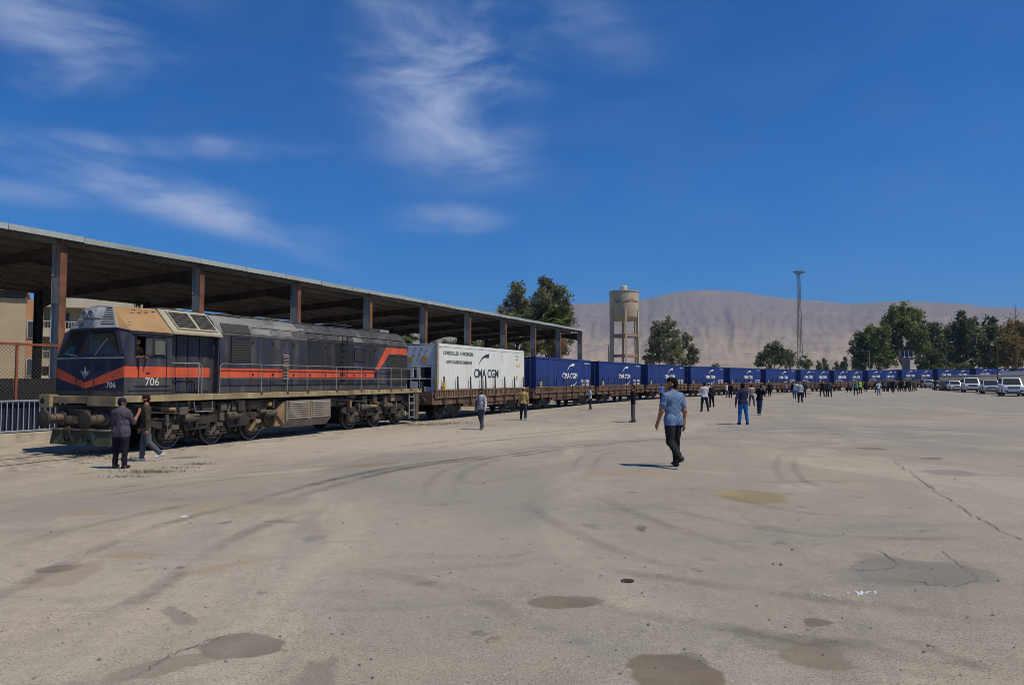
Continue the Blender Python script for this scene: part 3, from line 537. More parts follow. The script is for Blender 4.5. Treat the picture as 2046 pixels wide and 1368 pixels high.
    t = put('number_706', text_mesh('706', M_white, .002, .006), root, (F(.85) - .012, -.98, 2.03), (R(90), 0, R(-90) + math.atan2(.12, HW)), (.34, .17, 1))
    # side walls (camera side y = -HW carries the cab window openings)
    y0, y1 = -HW, -HW + .05
    mb = MB(); mb.prism([(-2.09, 1.72), (-.40, 1.72), (-.40, 2.88), (-2.09, 2.88)], y0, y1); mb.prism([(-1.71, 3.46), (-.40, 3.46), (-.40, 3.62), (-1.85, 3.62), (-1.90, 3.46)], y0, y1); mb.prism([(-2.085, 2.88), (-1.71, 2.88), (-1.71, 3.46), (-1.90, 3.46)], y0, y1); mb.box(-.64, -.40, y0, y1, 2.88, 3.46); B('cab_side', mb, M_blue)
    mb = MB(); mb.prism([(-2.09, 1.72), (-.40, 1.72), (-.40, 3.62), (-1.85, 3.62), (-2.09, 2.85)], HW - .05, HW); B('cab_side', mb, M_blue)
    mb = MB(); mb.box(-.46, -.40, -HW + .05, HW - .05, 1.72, 3.62); B('cab_rear_wall', mb, M_blue)
    mb = MB(); mb.box(-1.7, -.5, -1.2, 1.2, 1.72, 1.80); mb.box(-1.95, -1.75, -1.2, 1.2, 1.8, 2.75); B('cab_floor_and_desk', mb, M_dark)
    mb = MB(); mb.box(-1.10, -.64, y0 - .004, y0 + .03, 2.90, 3.44); w = B('fixed_side_window', mb, M_blue, bevel=.01)
    mb = MB(); mb.box(-1.07, -.67, y0 - .014, y0 - .004, 2.94, 3.41); B('window_pane', mb, M_oliv, w, bevel=.04)
    mb = MB(); mb.box(-1.36, -1.11, y0 + .012, y0 + .03, 2.89, 3.45); B('sliding_window', mb, M_blue)
    mb = MB(); mb.box(-1.33, -1.15, y0 + .006, y0 + .011, 2.94, 3.40); B('window_pane', mb, M_grime)
    mb = MB(); mb.box(-1.72, -.62, y0 - .03, y0 - .001, 2.865, 2.885); mb.box(-1.735, -1.71, y0 - .02, y0 - .001, 2.87, 3.47); mb.box(-1.735, -.6, y0 - .02, y0 - .001, 3.465, 3.485); B('window_trim', mb, M_nose)
    mb = MB(); mb.box(-2.088, -.40, y0 - .008, y0 - .003, 2.25, 2.57); B('stripe', mb, M_red)
    mb = MB(); mb.box(-2.09, -.40, y0 - .007, y0 - .002, 1.74, 2.24); B('cab_lower_panel', mb, M_grime)
    put('number_706', text_mesh('706', M_white, .002, .006), root, (-1.12, y0 - .012, 2.12), (R(90), 0, 0), (.50, .24, 1))
    for (a0, a1, z0, z1) in [(-1.75, -.5, 1.99, 2.005), (-1.62, -1.60, 2.25, 2.95), (-1.35, -1.22, 2.36, 2.40), (-1.95, -.42, 1.86, 1.87), (-.62, -.605, 1.8, 3.3)]:
        mb = MB(); mb.box(a0, a1, y0 - .028, y0 - .009, z0, z1); B('seam_bar', mb, M_nose)
    # cab roof
    mb = MB()
    for s in (-1, 1):
        mb.slab([(-1.98, s * .98, 3.70), (-1.86, s * (HW + .05), 3.59), (-.40, s * (HW + .05), 3.59), (-.40, s * .66, 4.40), (-1.74, s * .50, 4.36)], (0, -s * .03, -.04))
    mb.slab([(-1.80, 0, 4.405), (-1.74, -.50, 4.36), (-.40, -.66, 4.40), (-.40, .66, 4.40), (-1.74, .50, 4.36)], (0, 0, -.04)); rf = B('cab_roof', mb, M_tanroof)
    for k in range(4): mb = MB(); u = -1.35 + k * .24; mb.box(u, u + .15, -.765, -.745, 4.285, 4.30); B('roof_slot', mb, M_dark, rf)
    mb = MB(); mb.box(-1.8, -1.68, -1.19, -1.175, 3.86, 3.875); B('roof_slot', mb, M_dark, rf)
    mb = MB(); mb.tube([(-1.99, -.99, 3.69), (-1.86, -1.48, 3.585), (-.40, -1.48, 3.585)], .018); B('gutter', mb, M_nose, rf)
    # cooler section behind the cab
    mb = MB()
    for s in (-1, 1): mb.slab([(-.396, s * (HW + .03), 3.66), (1.65, s * (HW + .03), 3.66), (1.55, s * .72, 4.41), (-.396, s * .72, 4.41)], (0, -s * .04, -.05)); mb.box(-.396, 1.65, min(s * (HW + .03), s * (HW - .02)), max(s * (HW + .03), s * (HW - .02)), 3.60, 3.657)
    mb.box(-.396, 1.55, -.72, .72, 4.37, 4.412); ck = B('cooler_roof', mb, M_cream)
    sl = lambda u, t, o: Vector((u, -(1.45 * (1 - t) + .72 * t) - .73 * o, 3.66 * (1 - t) + 4.41 * t + .7 * o))
    for u0, u1 in ((-.10, .68), (.78, 1.46)):
        mb = MB(); mb.slab([sl(u0, .18, .006), sl(u1, .18, .006), sl(u1, .86, .006), sl(u0, .86, .006)], (0, -.008, .008)); gm = B('cooler_grille', mb, M_mesh, ck)
        for k in range(6): mb = MB(); t = .22 + k * .11; mb.slab([sl(u0 + .02, t, .02), sl(u1 - .02, t, .02), sl(u1 - .02, t + .03, .02), sl(u0 + .02, t + .03, .02)], (0, -.01, .01)); B('grille_slat', mb, M_mesh, gm)
        for (a0, a1, t0, t1) in [(u0 - .05, u1 + .05, .12, .18), (u0 - .05, u1 + .05, .86, .92), (u0 - .05, u0, .18, .86), (u1, u1 + .05, .18, .86)]:
            mb = MB(); mb.slab([sl(a0, t0, .004), sl(a1, t0, .004), sl(a1, t1, .004), sl(a0, t1, .004)], (0, -.025, .025)); B('grille_frame', mb, M_cream, ck)
    mb = MB(); mb.cyl((.4, 0, 4.41), (.4, 0, 4.50), .5, n=20); mb.box(.1, 1.2, -.5, -.2, 4.41, 4.47); B('roof_fan', mb, M_soot, ck)
    # recess with tall doors
    mb = MB(); mb.box(-.40, 1.70, -1.02, 1.02, 1.72, 3.66); rc = B('recess_wall', mb, M_blue)
    for k, (u0, u1) in enumerate([(-.34, .05), (.12, .52), (.58, 1.0), (1.06, 1.46)]):
        mb = MB(); mb.box(u0, u1, -1.05, -1.022, 1.80, 3.60); d = B('recess_door', mb, M_blue, rc, bevel=.008)
        mb = MB(); mb.box(u0 + .08, u1 - .08, -1.062, -1.052, 2.66, 2.92); B('embossed_panel', mb, M_blue, d, bevel=.004)
        mb = MB(); mb.box(u0 - .03, u1 + .03, -1.0565, -1.052, 2.25, 2.57); B('stripe', mb, M_red, d)
        mb = MB(); mb.box(u0 + .1, u0 + .14, -1.075, -1.052, 2.12, 2.16); B('door_catch', mb, M_dark, d)
    mb = MB(); mb.box(.95, 1.22, -1.08, -1.055, 1.75, 1.88); B('vent_hole', mb, M_dark, rc)
    # long hood
    mb = MB(); mb.box(1.70, 14.0, -1.22, 1.22, 1.72, 3.72); hd = B('hood', mb, M_blue)
    mb = MB(); mb.prism([(1.24, 3.70), (1.27, 3.78), (1.10, 4.12), (.82, 4.36), (.3, 4.43), (-.3, 4.43), (-.82, 4.36), (-1.10, 4.12), (-1.27, 3.78), (-1.24, 3.70)], 1.56, 6.3, 'x'); B('hood_roof', mb, M_grey, smooth=True)
    mb = MB(); mb.prism([(1.24, 3.70), (1.26, 3.78), (1.09, 4.12), (.81, 4.35), (.3, 4.42), (-.3, 4.42), (-.81, 4.35), (-1.09, 4.12), (-1.26, 3.78), (-1.24, 3.70)], 6.3, 14.03, 'x'); B('hood_roof', mb, M_soot, smooth=True)
    ub = [1.74, 2.2, 3.2, 4.25, 5.42, 6.4, 7.4, 8.42, 9.42, 10.25, 11.1, 12.25, 13.98]
    for i in range(len(ub) - 1):
        u0, u1 = ub[i] + .012, ub[i + 1] - .012; mb = MB(); mb.box(u0, u1, -1.25, -1.222, 1.98, 3.68); d = B('hood_door', mb, M_sooty if i in (5, 6, 7, 9) else M_blue, hd, bevel=.006)
        mb = MB(); mb.box(u0, u1, -1.245, -1.222, 1.74, 1.965); B('hood_kick_plate', mb, M_grime, hd)
        if i < 10: mb = MB(); mb.box(u0 - .008, u1 + .008, -1.2565, -1.252, 2.25, 2.57); B('stripe', mb, M_red, d)
        for z in (3.5, 2.36):
            if i in (0, 1, 11): continue
            mb = MB(); mb.box(u0 + .06, u0 + .12, -1.285, -1.257, z - .04, z + .04); B('door_catch', mb, M_dark, d)
        if 2 <= i <= 10:
            mb = MB(); mb.slab([(u0 + .02, -1.262, 3.80), (u1 - .02, -1.262, 3.80), (u1 - .02, -1.165, 4.00), (u0 + .02, -1.165, 4.00)], (0, -.012, .008)); B('roof_side_panel', mb, M_grey if i < 4 or i in (8,) else M_soot, hd)
    for i, (u0, u1, m) in enumerate([(3.3, 4.75, M_grey), (4.8, 5.9, M_grey), (5.95, 6.95, M_soot), (7.0, 8.1, M_soot), (8.2, 9.6, M_soot), (9.7, 11.6, M_soot), (11.7, 13.9, M_soot)]):
        mb = MB(); mb.prism([(-1.165, 4.05), (-.83, 4.37), (-.3, 4.47), (.3, 4.47), (.83, 4.37), (.80, 4.33), (0, 4.40), (-.80, 4.33), (-1.13, 4.03)], u0, u1, 'x'); B('roof_hatch', mb, m, smooth=True)
    for (a0, a1, z0, z1, nm) in [(2.27, 3.12, 2.80, 3.62, 'side_grille'), (9.55, 10.2, 3.02, 3.52, 'hood_window'), (12.35, 13.92, 1.99, 3.30, 'rear_grille')]:
        mb = MB(); mb.box(a0, a1, -1.272, -1.252, z0, z1); g = B(nm, mb, M_mesh, hd)
        n = int((z1 - z0) / .09)
        for k in range(n): mb = MB(); z = z0 + .03 + k * (z1 - z0 - .03) / n; mb.slab([(a0 + .02, -1.275, z), (a1 - .02, -1.275, z), (a1 - .02, -1.292, z + .045), (a0 + .02, -1.292, z + .045)], (0, .004, .012)); B('grille_slat', mb, M_mesh, g)
        for q in [(a0 - .03, a0, z0 - .03, z1 + .03), (a1, a1 + .03, z0 - .03, z1 + .03), (a0, a1, z0 - .03, z0), (a0, a1, z1, z1 + .03)]: mb = MB(); mb.box(q[0], q[1], -1.295, -1.253, q[2], q[3]); B('grille_frame', mb, M_blue, g)
    mb = MB(); mb.slab([(1.84, -1.272, 3.80), (3.16, -1.272, 3.80), (3.16, -1.125, 4.10), (1.84, -1.125, 4.10)], (0, -.014, .008)); B('roof_grille', mb, M_mesh, hd)
    for k in range(17): mb = MB(); z = 2.18 + k * .056; mb.hexa([(4.9, -1.30, z), (5.22, -1.30, z), (5.22, -1.257, z + .01), (4.9, -1.257, z + .01), (4.9, -1.30, z + .012), (5.22, -1.30, z + .012), (5.22, -1.257, z + .04), (4.9, -1.257, z + .04)]); B('louvre_slat', mb, M_tank, hd)
    mb = MB(); mb.slab([(11.15, -1.258, 2.62), (11.48, -1.258, 2.62), (12.36, -1.258, 3.37), (13.97, -1.258, 3.37), (13.97, -1.258, 3.68), (12.08, -1.258, 3.68)], (0, -.005, 0)); B('stripe', mb, M_red, hd)
    mb = MB(); mb.bar((8.52, -1.36, 2.2), (8.52, -1.36, 4.0), .03); mb.bar((8.86, -1.36, 2.2), (8.86, -1.36, 4.0), .03)
    ld = B('hood_ladder', mb, M_dark, hd)
    for k in range(7): mb = MB(); mb.bar((8.52, -1.36, 2.32 + k * .25), (8.86, -1.36, 2.32 + k * .25), .028); B('rung', mb, M_dark, ld)
    mb = MB(); mb.box(9.0, 10.2, -.45, .45, 4.43, 4.56); mb.box(8.9, 10.3, -.55, .55, 4.56, 4.60); B('roof_exhaust_box', mb, M_soot, bevel=.02)
    for u, r, h in [(3.0, .4, .06), (12.4, .6, .10), (6.6, .3, .08)]: mb = MB(); mb.cyl((u, 0, 4.4), (u, 0, 4.47 + h), r, n=18); B('roof_cover', mb, M_soot, smooth=True)
    mb = MB(); mb.tube([(1.7, -.6, 4.44), (4.2, -.62, 4.46), (4.6, -.7, 4.44), (7.9, -.75, 4.43)], .03); mb.tube([(8, -.8, 4.4), (12, -.8, 4.42), (14, -.7, 4.4)], .02); B('roof_pipe', mb, M_soot)
    mb = MB(); mb.box(14.03, 14.06, -1.1, 1.1, 1.75, 4.1); B('rear_door_panel', mb, M_blue)
    # handrails
    def rail(pts, name='handrail', r=.017): mb = MB(); mb.tube(pts, r, 6); return B(name, mb, M_rail2, smooth=True)
    rail([(-.38, -HW + .02, 2.70), (.74, -HW + .02, 2.70), (.83, -HW + .02, 2.62), (.83, -HW + .02, 1.72)], r=.022); rail([(.70, -HW + .02, 2.70), (.70, -HW + .02, 1.72)], 'stanchion', .02)
    rail([(1.61, -HW + .02, 1.72), (1.61, -HW + .02, 2.62), (1.72, -HW + .02, 2.72), (14.95, -HW + .02, 2.70)]); rail([(1.61, -HW + .02, 2.22), (14.95, -HW + .02, 2.20)], r=.012)
    for u in (3.6, 5.0, 6.2, 8.05, 9.85, 11.25, 12.3, 13.2, 14.1, 14.95):
        rail([(u, -HW + .02, 1.70), (u, -HW + .02, 2.71)], 'stanchion', .015); mb = MB(); mb.box(u - .05, u + .05, -HW - .02, -HW + .05, 1.66, 1.74); B('stanchion_foot', mb, M_bogie)
    for y in (-.9, 0, .9, 1.38): rail([(14.98, y, 1.72), (14.98, y, 2.70)], 'stanchion', .018)
    rail([(14.98, -1.4, 2.7), (14.98, 1.4, 2.7)]); rail([(14.98, -1.4, 2.2), (14.98, 1.4, 2.2)], r=.012)
    # fuel tank
    mb = MB(); mb.prism([(-1.38, .62), (-1.15, .36), (1.15, .36), (1.38, .62), (1.38, 1.38), (-1.38, 1.38)], 5.0, 7.72, 'x'); ft = B('fuel_tank', mb, M_tank, bevel=.015)
    mb = MB(); mb.slab([(4.55, -1.2, .45), (4.55, 1.2, .45), (4.55, 1.2, .9), (4.55, -1.2, .9)], (.45, 0, 0)); mb.prism([(4.55, .9), (4.99, .5), (4.99, 1.36), (4.9, 1.36)], -1.3, 1.3, 'y'); B('tank_end', mb, M_tankt)
    for u0, u1 in ((5.08, 6.32), (6.42, 7.66)):
        mb = MB(); mb.box(u0, u1, -1.41, -1.383, .66, 1.36); pn = B('tank_panel', mb, M_tank, ft, bevel=.006)
        for k in range(8): mb = MB(); z = .70 + k * .08; mb.hexa([(u0 + .05, -1.445, z), (u1 - .05, -1.445, z), (u1 - .05, -1.412, z), (u0 + .05, -1.412, z), (u0 + .05, -1.418, z + .06), (u1 - .05, -1.418, z + .06), (u1 - .05, -1.412, z + .062), (u0 + .05, -1.412, z + .062)]); B('tank_louvre', mb, M_tank, pn)
    for u0, u1, r, z, y in [(2.9, 4.5, .19, 1.28, -1.0), (7.95, 9.7, .20, 1.25, -.95), (12.2, 13.8, .17, 1.30, -1.05)]:
        mb = MB(); mb.lathe([(.02, u0), (r * .8, u0 + .04), (r, u0 + .14), (r, u1 - .14), (r * .8, u1 - .04), (.02, u1)], 18, (0, y, z), 'x'); B('air_reservoir', mb, M_bogie2, smooth=True)
    for q in [(2.35, 2.75, -1.25, -.9, 1.12, 1.46), (-.2, .4, -1.2, -.9, 1.2, 1.45), (1.0, 1.5, -1.25, -1.0, 1.18, 1.45), (10.2, 10.55, -1.25, -.9, 1.15, 1.45)]:
        mb = MB(); mb.box(*q); B('equipment_box', mb, M_bogie2, bevel=.02)
    mb = MB(); mb.tube([(.55, -1.36, 1.48), (.6, -1.4, 1.15), (1.3, -1.4, 1.15), (1.35, -1.36, 1.48)], .02); B('step_loop', mb, M_rail2)
    for pth in [[(-1.6, -1.3, 1.42), (-.5, -1.28, 1.30), (1.8, -1.26, 1.36), (4.6, -1.25, 1.40)], [(7.7, -1.3, 1.40), (10, -1.25, 1.22), (12, -1.25, 1.38)], [(-1.2, -1.25, 1.2), (.2, -1.3, 1.12), (.9, -1.2, 1.32)]]:
        mb = MB(); mb.tube(pth, .018); B('air_pipe', mb, M_bogie2)
    # bogies
    def bogie(u0, flip=False, sp=1.85):
        par = bpy.data.objects.new('bogie', None); link(par, root); par.location = (u0, 0, 0)
        BB = lambda nm, mb, m, **k: mb.build(nm, m, par, **k)
        L_ = 2 * sp
        for s in (-1, 1):
            mb = MB(); y = s * 1.06
            mb.prism([(-.95, .80), (-.85, 1.0), (.5, 1.04), (L_ - .5, 1.04), (L_ + .85, 1.0), (L_ + .95, .80), (L_ + .5, .64), (L_ + .36, .76), (L_ - .36, .76), (L_ - .5, .56), (sp + .5, .56), (sp + .36, .76), (sp - .36, .76), (sp - .5, .56), (.5, .56), (.36, .76), (-.36, .76), (-.5, .64)], y - .07, y + .07); BB('side_frame', mb, M_bogie, bevel=.01)
            for k in range(3):
                u = k * sp
                mb = MB(); mb.box(u - .19, u + .19, s * .92 - .1, s * .92 + .1, .34, .70); mb.lathe([(.17, -.12), (.19, -.04), (.17, .10), (.05, .13)], 14, (u, s * .98, .525), 'y' ) if s > 0 else mb.lathe([(.05, -.13), (.17, -.10), (.19, .04), (.17, .12)], 14, (u, s * .98, .525), 'y'); BB('axle_box', mb, M_bogie2, smooth=True)
                for du in (-.36, .36):
                    mb = MB(); mb.tube([(u + du + .085 * math.cos(a), s * 1.0 + .085 * math.sin(a), .40 + .34 * a / (2 * math.pi * 4.5)) for a in np.linspace(0, 2 * math.pi * 4.5, 46)], .019, 5); BB('coil_spring', mb, M_bogie2, smooth=True)
                    mb = MB(); mb.cyl((u + du, s * 1.0, .36), (u + du, s * 1.0, .40), .12, n=10); mb.box(u + min(0, du), u + max(0, du), s * 1.0 - .08, s * 1.0 + .08, .33, .37); BB('spring_seat', mb, M_bogie)
                if s < 0:
                    m_ = M_bogie2
                    mb = MB(); mb.lathe([(.05, -.34), (.115, -.32), (.13, -.22), (.13, .10), (.115, .14), (.115, .28), (.05, .30)], 14, (u + .62, -1.20, .96), 'x'); mb.box(u + .45, u + .52, -1.26, -1.08, .80, 1.05); mb.cyl((u + .5, -1.33, 1.0), (u + .5, -1.1, 1.0), .06, n=8); BB('brake_cylinder', mb, m_, smooth=True)
                    mb = MB(); mb.tube([(u + .80, -1.2, .92), (u + .86, -1.19, .65), (u + .74, -1.16, .40)], [.05, .055, .035]); mb.tube([(u + .30, -1.17, .82), (u + .46, -1.17, .55), (u + .58, -1.1, .40)], .028); BB('brake_hanger', mb, M_bogie)
                    mb = MB(); mb.tube([(u + .18 + .22 * math.cos(a), -1.18, 1.06 + .10 * math.sin(a)) for a in np.linspace(0, math.pi, 8)], .022); mb.box(u + .05, u + .4, -1.2, -1.0, 1.03, 1.06); BB('lifting_lug', mb, m_)
                    mb = MB(); mb.box(u - .14, u + .14, -1.20, -1.07, .62, .76); mb.bar((u - .1, -1.15, .66), (u - .35, -1.12, .36), .07, .09); BB('axle_guide', mb, M_tankt if (k == 2 and not flip) else m_)
        for k in range(3):
            u = k * sp
            for s in (-1, 1):
                mb = MB(); a, b_ = (s * .70, s * .83); lo, hi = min(a, b_), max(a, b_); mb.lathe([(.47, lo), (.525, lo + .01), (.525, hi - .02), (.48, hi), (.46, hi - .035), (.2, hi - .05), (.18, hi + .01), (.0001, hi + .01)] if s > 0 else [(.0001, lo - .01), (.18, lo - .01), (.2, lo + .05), (.46, lo + .035), (.48, lo), (.525, lo + .02), (.525, hi - .01), (.47, hi)], 32, (u, 0, .525), 'y', closed=False); mb.lathe([(.528, .665 * s if s > 0 else -.70), (.55, .68 * s), (.528, .70 * s if s > 0 else -.665)], 32, (u, 0, .525), 'y', closed=False); w = BB('wheel', mb, M_bogie, smooth=True)
                mb = MB(); e = s * .832
                mb.lathe([(.475, e), (.515, e + s * .004), (.518, e - s * .02)] if s > 0 else [(.518, e - s * .02), (.515, e + s * .004), (.475, e)], 32, (u, 0, .525), 'y', closed=False); o = mb.build('wheel_tread', M_steel, w, smooth=True)
                if s < 0:
                    for j in range(6): mb = MB(); z = .22 + j * .075; h_ = math.sqrt(max(0, .40 ** 2 - (z - .525) ** 2)); mb.box(u - h_ * .75, u + h_ * .75, -.90, -.855, z, z + .03); mb.build('brake_fin', M_steel, w)
            mb = MB(); mb.cyl((u, -.7, .525), (u, .7, .525), .09); BB('axle', mb, M_dark)
        mb = MB(); mb.box(-.6, L_ + .6, -.66, .66, .62, 1.1); mb.box(.25, sp - .25, -.6, .6, .22, .62); mb.box(sp + .25, L_ - .25, -.6, .6, .22, .62); BB('bogie_transom', mb, M_dark)
        return par
    bogie(0); bogie(9.8, True, 1.95)
    # clutter under the sill: brackets, valves, pipes, dampers
    rg = random.Random(5)
    for a0, a1, n_ in ((-1.7, 4.5, 34), (7.9, 13.7, 28)):
        for q in range(n_):
            u = rg.uniform(a0, a1); z = rg.uniform(.98, 1.46); y = -rg.uniform(1.02, 1.30); k = rg.random(); m = rg.choice([M_bogie2, M_bogie, M_bogie2, M_tankt]); mb = MB()
            if k < .35: w_, h_ = rg.uniform(.05, .16), rg.uniform(.06, .2); mb.box(u - w_, u + w_, y - .08, y + .06, z - h_, min(1.50, z + h_)); B('bracket', mb, m, bevel=.012)
            elif k < .6: L_ = rg.uniform(.1, .3); mb.lathe([(.02, -L_), (.07, -L_ + .02), (.07, L_ - .02), (.02, L_)], 10, (u, y, z), 'x'); B('valve_cylinder', mb, m, smooth=True)
            elif k < .8: mb.tube([(u, y, 1.5), (u + rg.uniform(-.1, .1), y - .03, z), (u + rg.uniform(-.3, .3), y, z - .25), (u + rg.uniform(-.4, .4), y + .05, z - .45)], .016); B('hose', mb, M_rub)
            else: mb.cyl((u, y, z - .35), (u + rg.uniform(-.08, .08), y, z + .02), .045, .055, n=8); mb.cyl((u, y, z - .5), (u, y, z - .3), .025, n=6); B('damper', mb, m, smooth=True)
    # rear steps
    for y in (-1.38, 1.30):
        mb = MB(); mb.bar((14.0, y, .25), (14.0, y, 1.46), .05); mb.bar((14.45, y, .25), (14.45, y, 1.46), .05); st = B('side_step', mb, M_rail2)
        for k in range(4): mb = MB(); mb.box(14.0, 14.45, y - .05, y + .05, .32 + k * .33, .36 + k * .33); B('tread', mb, M_rail2, st)
    mb = MB(); mb.box(14.6, 14.9, -1.40, -1.15, .2, 1.47); B('rear_bracket', mb, M_bogie2, bevel=.02)
    mb = MB(); mb.box(13.9, 15.1, -1.1, 1.1, .9, 1.46); B('rear_underframe', mb, M_dark)
    for y in (-.85, .85): mb = MB(); mb.cyl((15.1, y, 1.05), (15.55, y, 1.05), .13, n=16); mb.cyl((15.5, y, 1.05), (15.58, y, 1.05), .25, n=20); B('rear_buffer', mb, M_bogie, smooth=True)
    for q in [(.05, -1.55), (-1.9, -1.3)]: pass
    return root
loco = make_loco()
# ------------------------------------------------------------------ wagons and containers
M_wag = mat('wagon_rust', (.125, .065, .042), .85, var=.3, scale=1.6, dirt=(.25, .165, .10), amt=.45, dscale=1.3, streak=1, bump=.25, bscale=14)
M_wag2 = mat('wagon_board', (.195, .120, .072), .85, var=.3, scale=2, dirt=(.12, .065, .045), amt=.45, dscale=1.4, streak=1)
M_wdark = mat('wagon_under', (.045, .036, .030), .85, var=.35, scale=3, dirt=(.14, .10, .07), amt=.4, dscale=2)
M_stake = mat('stake_dark', (.055, .045, .040), .8, var=.3, dirt=(.15, .08, .05), amt=.4, dscale=4)
M_yel = mat('warning_yellow', (.62, .40, .07), .6, var=.12, dirt=(.3, .2, .08), amt=.3)
M_cblue = mat('container_blue', (.0135, .036, .168), .5, var=.14, scale=.8, dirt=(.040, .058, .14), amt=.4, dscale=.9, streak=1, ds=((.11, .07, .05), 5, .70, .5))
M_cwht = mat('reefer_white', (.70, .70, .64), .5, var=.05, scale=.8, dirt=(.52, .49, .38), amt=.34, dscale=.8, streak=1)
M_cwht2 = mat('reefer_machinery', (.66, .68, .67), .5, var=.08, dirt=(.33, .33, .30), amt=.3, dscale=2)
M_lwhite = mat('letter_white', (.78, .78, .76), .6, var=.05)
M_lnavy = mat('letter_navy', (.030, .036, .072), .6, var=.1)
M_lgrey = mat('letter_grey', (.085, .09, .095), .6, var=.1)
WL = 13.45
def make_wagon():
    root = thing('flat_wagon', '', 'wagon', group='flat wagons of the train'); h = WL / 2
    B = lambda nm, mb, m, par=root, **k: mb.build(nm, m, par, **k)
    mb = MB(); mb.box(-h, h, -1.28, 1.28, 1.14, 1.22); B('deck', mb, M_wag)
    for s in (-1, 1):
        mb = MB(); y = s * 1.30; lo, hi = min(y, y - s * .06), max(y, y - s * .06)
        mb.box(-h, h, lo, hi, .88, 1.16); mb.box(-h, h, min(y - s * .06, y + s * .05), max(y - s * .06, y + s * .05), .84, .88); mb.prism([(-3.2, .88), (-2.6, .62), (2.6, .62), (3.2, .88)], min(y - s * .05, y - s * .02), max(y - s * .05, y - s * .02)); B('solebar', mb, M_wag)
        mb = MB(); mb.box(-h + .15, h - .15, min(y, y + s * .03), max(y, y + s * .03), 1.20, 1.60); sb = B('side_board', mb, M_wag)
        for j in range(2):
            z = 1.57 if j else 1.19; mb = MB(); mb.box(-h + .15, h - .15, min(y + s * .03, y + s * .085), max(y + s * .03, y + s * .085), z, z + .075); B('board_rail', mb, M_wag2, sb)
        mb = MB()
        for k in range(66): x = -h + .3 + k * (WL - .6) / 65; mb.box(x - .045, x + .045, min(y + s * .031, y + s * .07), max(y + s * .031, y + s * .07), 1.266, 1.569)
        o = B('board_rib', mb, M_wag2, sb); o['kind'] = 'stuff'
        for x in (-5.6, -4.0, -2.4, -.9, -.35, 1.0, 2.5, 4.1, 5.6):
            mb = MB(); mb.hexa([(x - .05, y + s * .09 - .04, .95), (x + .05, y + s * .09 - .04, .95), (x + .05, y + s * .09 + .04, .95), (x - .05, y + s * .09 + .04, .95), (x - .03, y + s * .05 - .03, 2.34), (x + .03, y + s * .05 - .03, 2.34), (x + .03, y + s * .05 + .03, 2.34), (x - .03, y + s * .05 + .03, 2.34)]); B('stake', mb, M_stake)
            mb = MB(); mb.box(x - .12, x + .12, min(y, y + s * .16), max(y, y + s * .16), .92, 1.06); mb.bar((x + .2, y + s * .05, .66), (x + .32, y + s * .05, 1.15), .05); B('stake_pocket', mb, M_wag)
        for x in (-3.0, -1.7, 1.9): mb = MB(); mb.box(x - .28, x + .28, min(y, y + s * .03), max(y, y + s * .03), .62, .86); B('data_panel', mb, M_bogie2)
        mb = MB(); mb.box(-h + 1.0, -h + 1.28, min(y + s * .02, y + s * .1), max(y + s * .02, y + s * .1), 1.60, 2.02); B('corner_guide', mb, M_yel)
    for e in (-1, 1):
        mb = MB(); a, b = e * h, e * (h + .08); mb.box(min(a, b), max(a, b), -1.3, 1.3, .86, 1.34); B('headstock', mb, M_wag)
        mb = MB(); mb.box(min(e * (h - .03), e * h), max(e * (h - .03), e * h), -1.28, 1.28, 1.22, 1.55); B('end_board', mb, M_wag2)
        for y in (-.87, .87): mb = MB(); mb.cyl((e * (h + .08), y, 1.05), (e * (h + .42), y, 1.05), .11, n=14); mb.cyl((e * (h + .42), y, 1.05), (e * (h + .48), y, 1.05), .23, n=18); B('buffer', mb, M_wdark, smooth=True)
        mb = MB(); mb.cyl((e * (h + .05), 0, 1.0), (e * (h + .5), 0, .95), .06); B('coupling', mb, M_wdark)
        par = bpy.data.objects.new('bogie', None); link(par, root); par.location = (e * 4.3, 0, 0)
        for s in (-1, 1):
            mb = MB(); y = s * 1.0; mb.prism([(-1.25, .52), (-1.2, .66), (-.5, .70), (-.35, .82), (.35, .82), (.5, .70), (1.2, .66), (1.25, .52), (.62, .50), (.45, .36), (-.45, .36), (-.62, .50)], y - .07, y + .07); mb.build('bogie_frame', M_wdark, par)
            for x in (-.9, .9):
                mb = MB(); lo, hi = (.70, .83) if s > 0 else (-.83, -.70); mb.lathe([(.40, lo), (.46, lo + .01), (.46, hi - .02), (.42, hi), (.16, hi - .03), (.0001, hi)] if s > 0 else [(.0001, lo), (.16, lo + .03), (.42, lo), (.46, lo + .02), (.46, hi - .01), (.40, hi)], 24, (x, 0, .46), 'y', closed=False); mb.build('wheel', M_wdark, par, smooth=True)
                mb = MB(); mb.box(x - .15, x + .15, y - .12, y + .12, .34, .62); mb.cyl((x - .26, y, .38), (x - .26, y, .60), .07, n=8); mb.cyl((x + .26, y, .38), (x + .26, y, .60), .07, n=8); mb.build('axle_box', M_bogie, par)
        mb = MB(); mb.box(-.2, .2, -.9, .9, .5, .8); mb.cyl((-.9, -.7, .46), (-.9, .7, .46), .07); mb.cyl((.9, -.7, .46), (.9, .7, .46), .07); mb.build('bolster', M_wdark, par)
    mb = MB(); mb.box(-h + .2, h - .2, -.3, .3, .78, 1.13); mb.box(-.8, .8, -.9, .9, .55, .85); B('centre_sill', mb, M_wdark)
    mb = MB(); mb.lathe([(.02, .9), (.15, .95), (.15, 1.9), (.02, 1.95)], 12, (0, -.7, .68), 'x'); B('air_tank', mb, M_wdark, smooth=True)
    return root
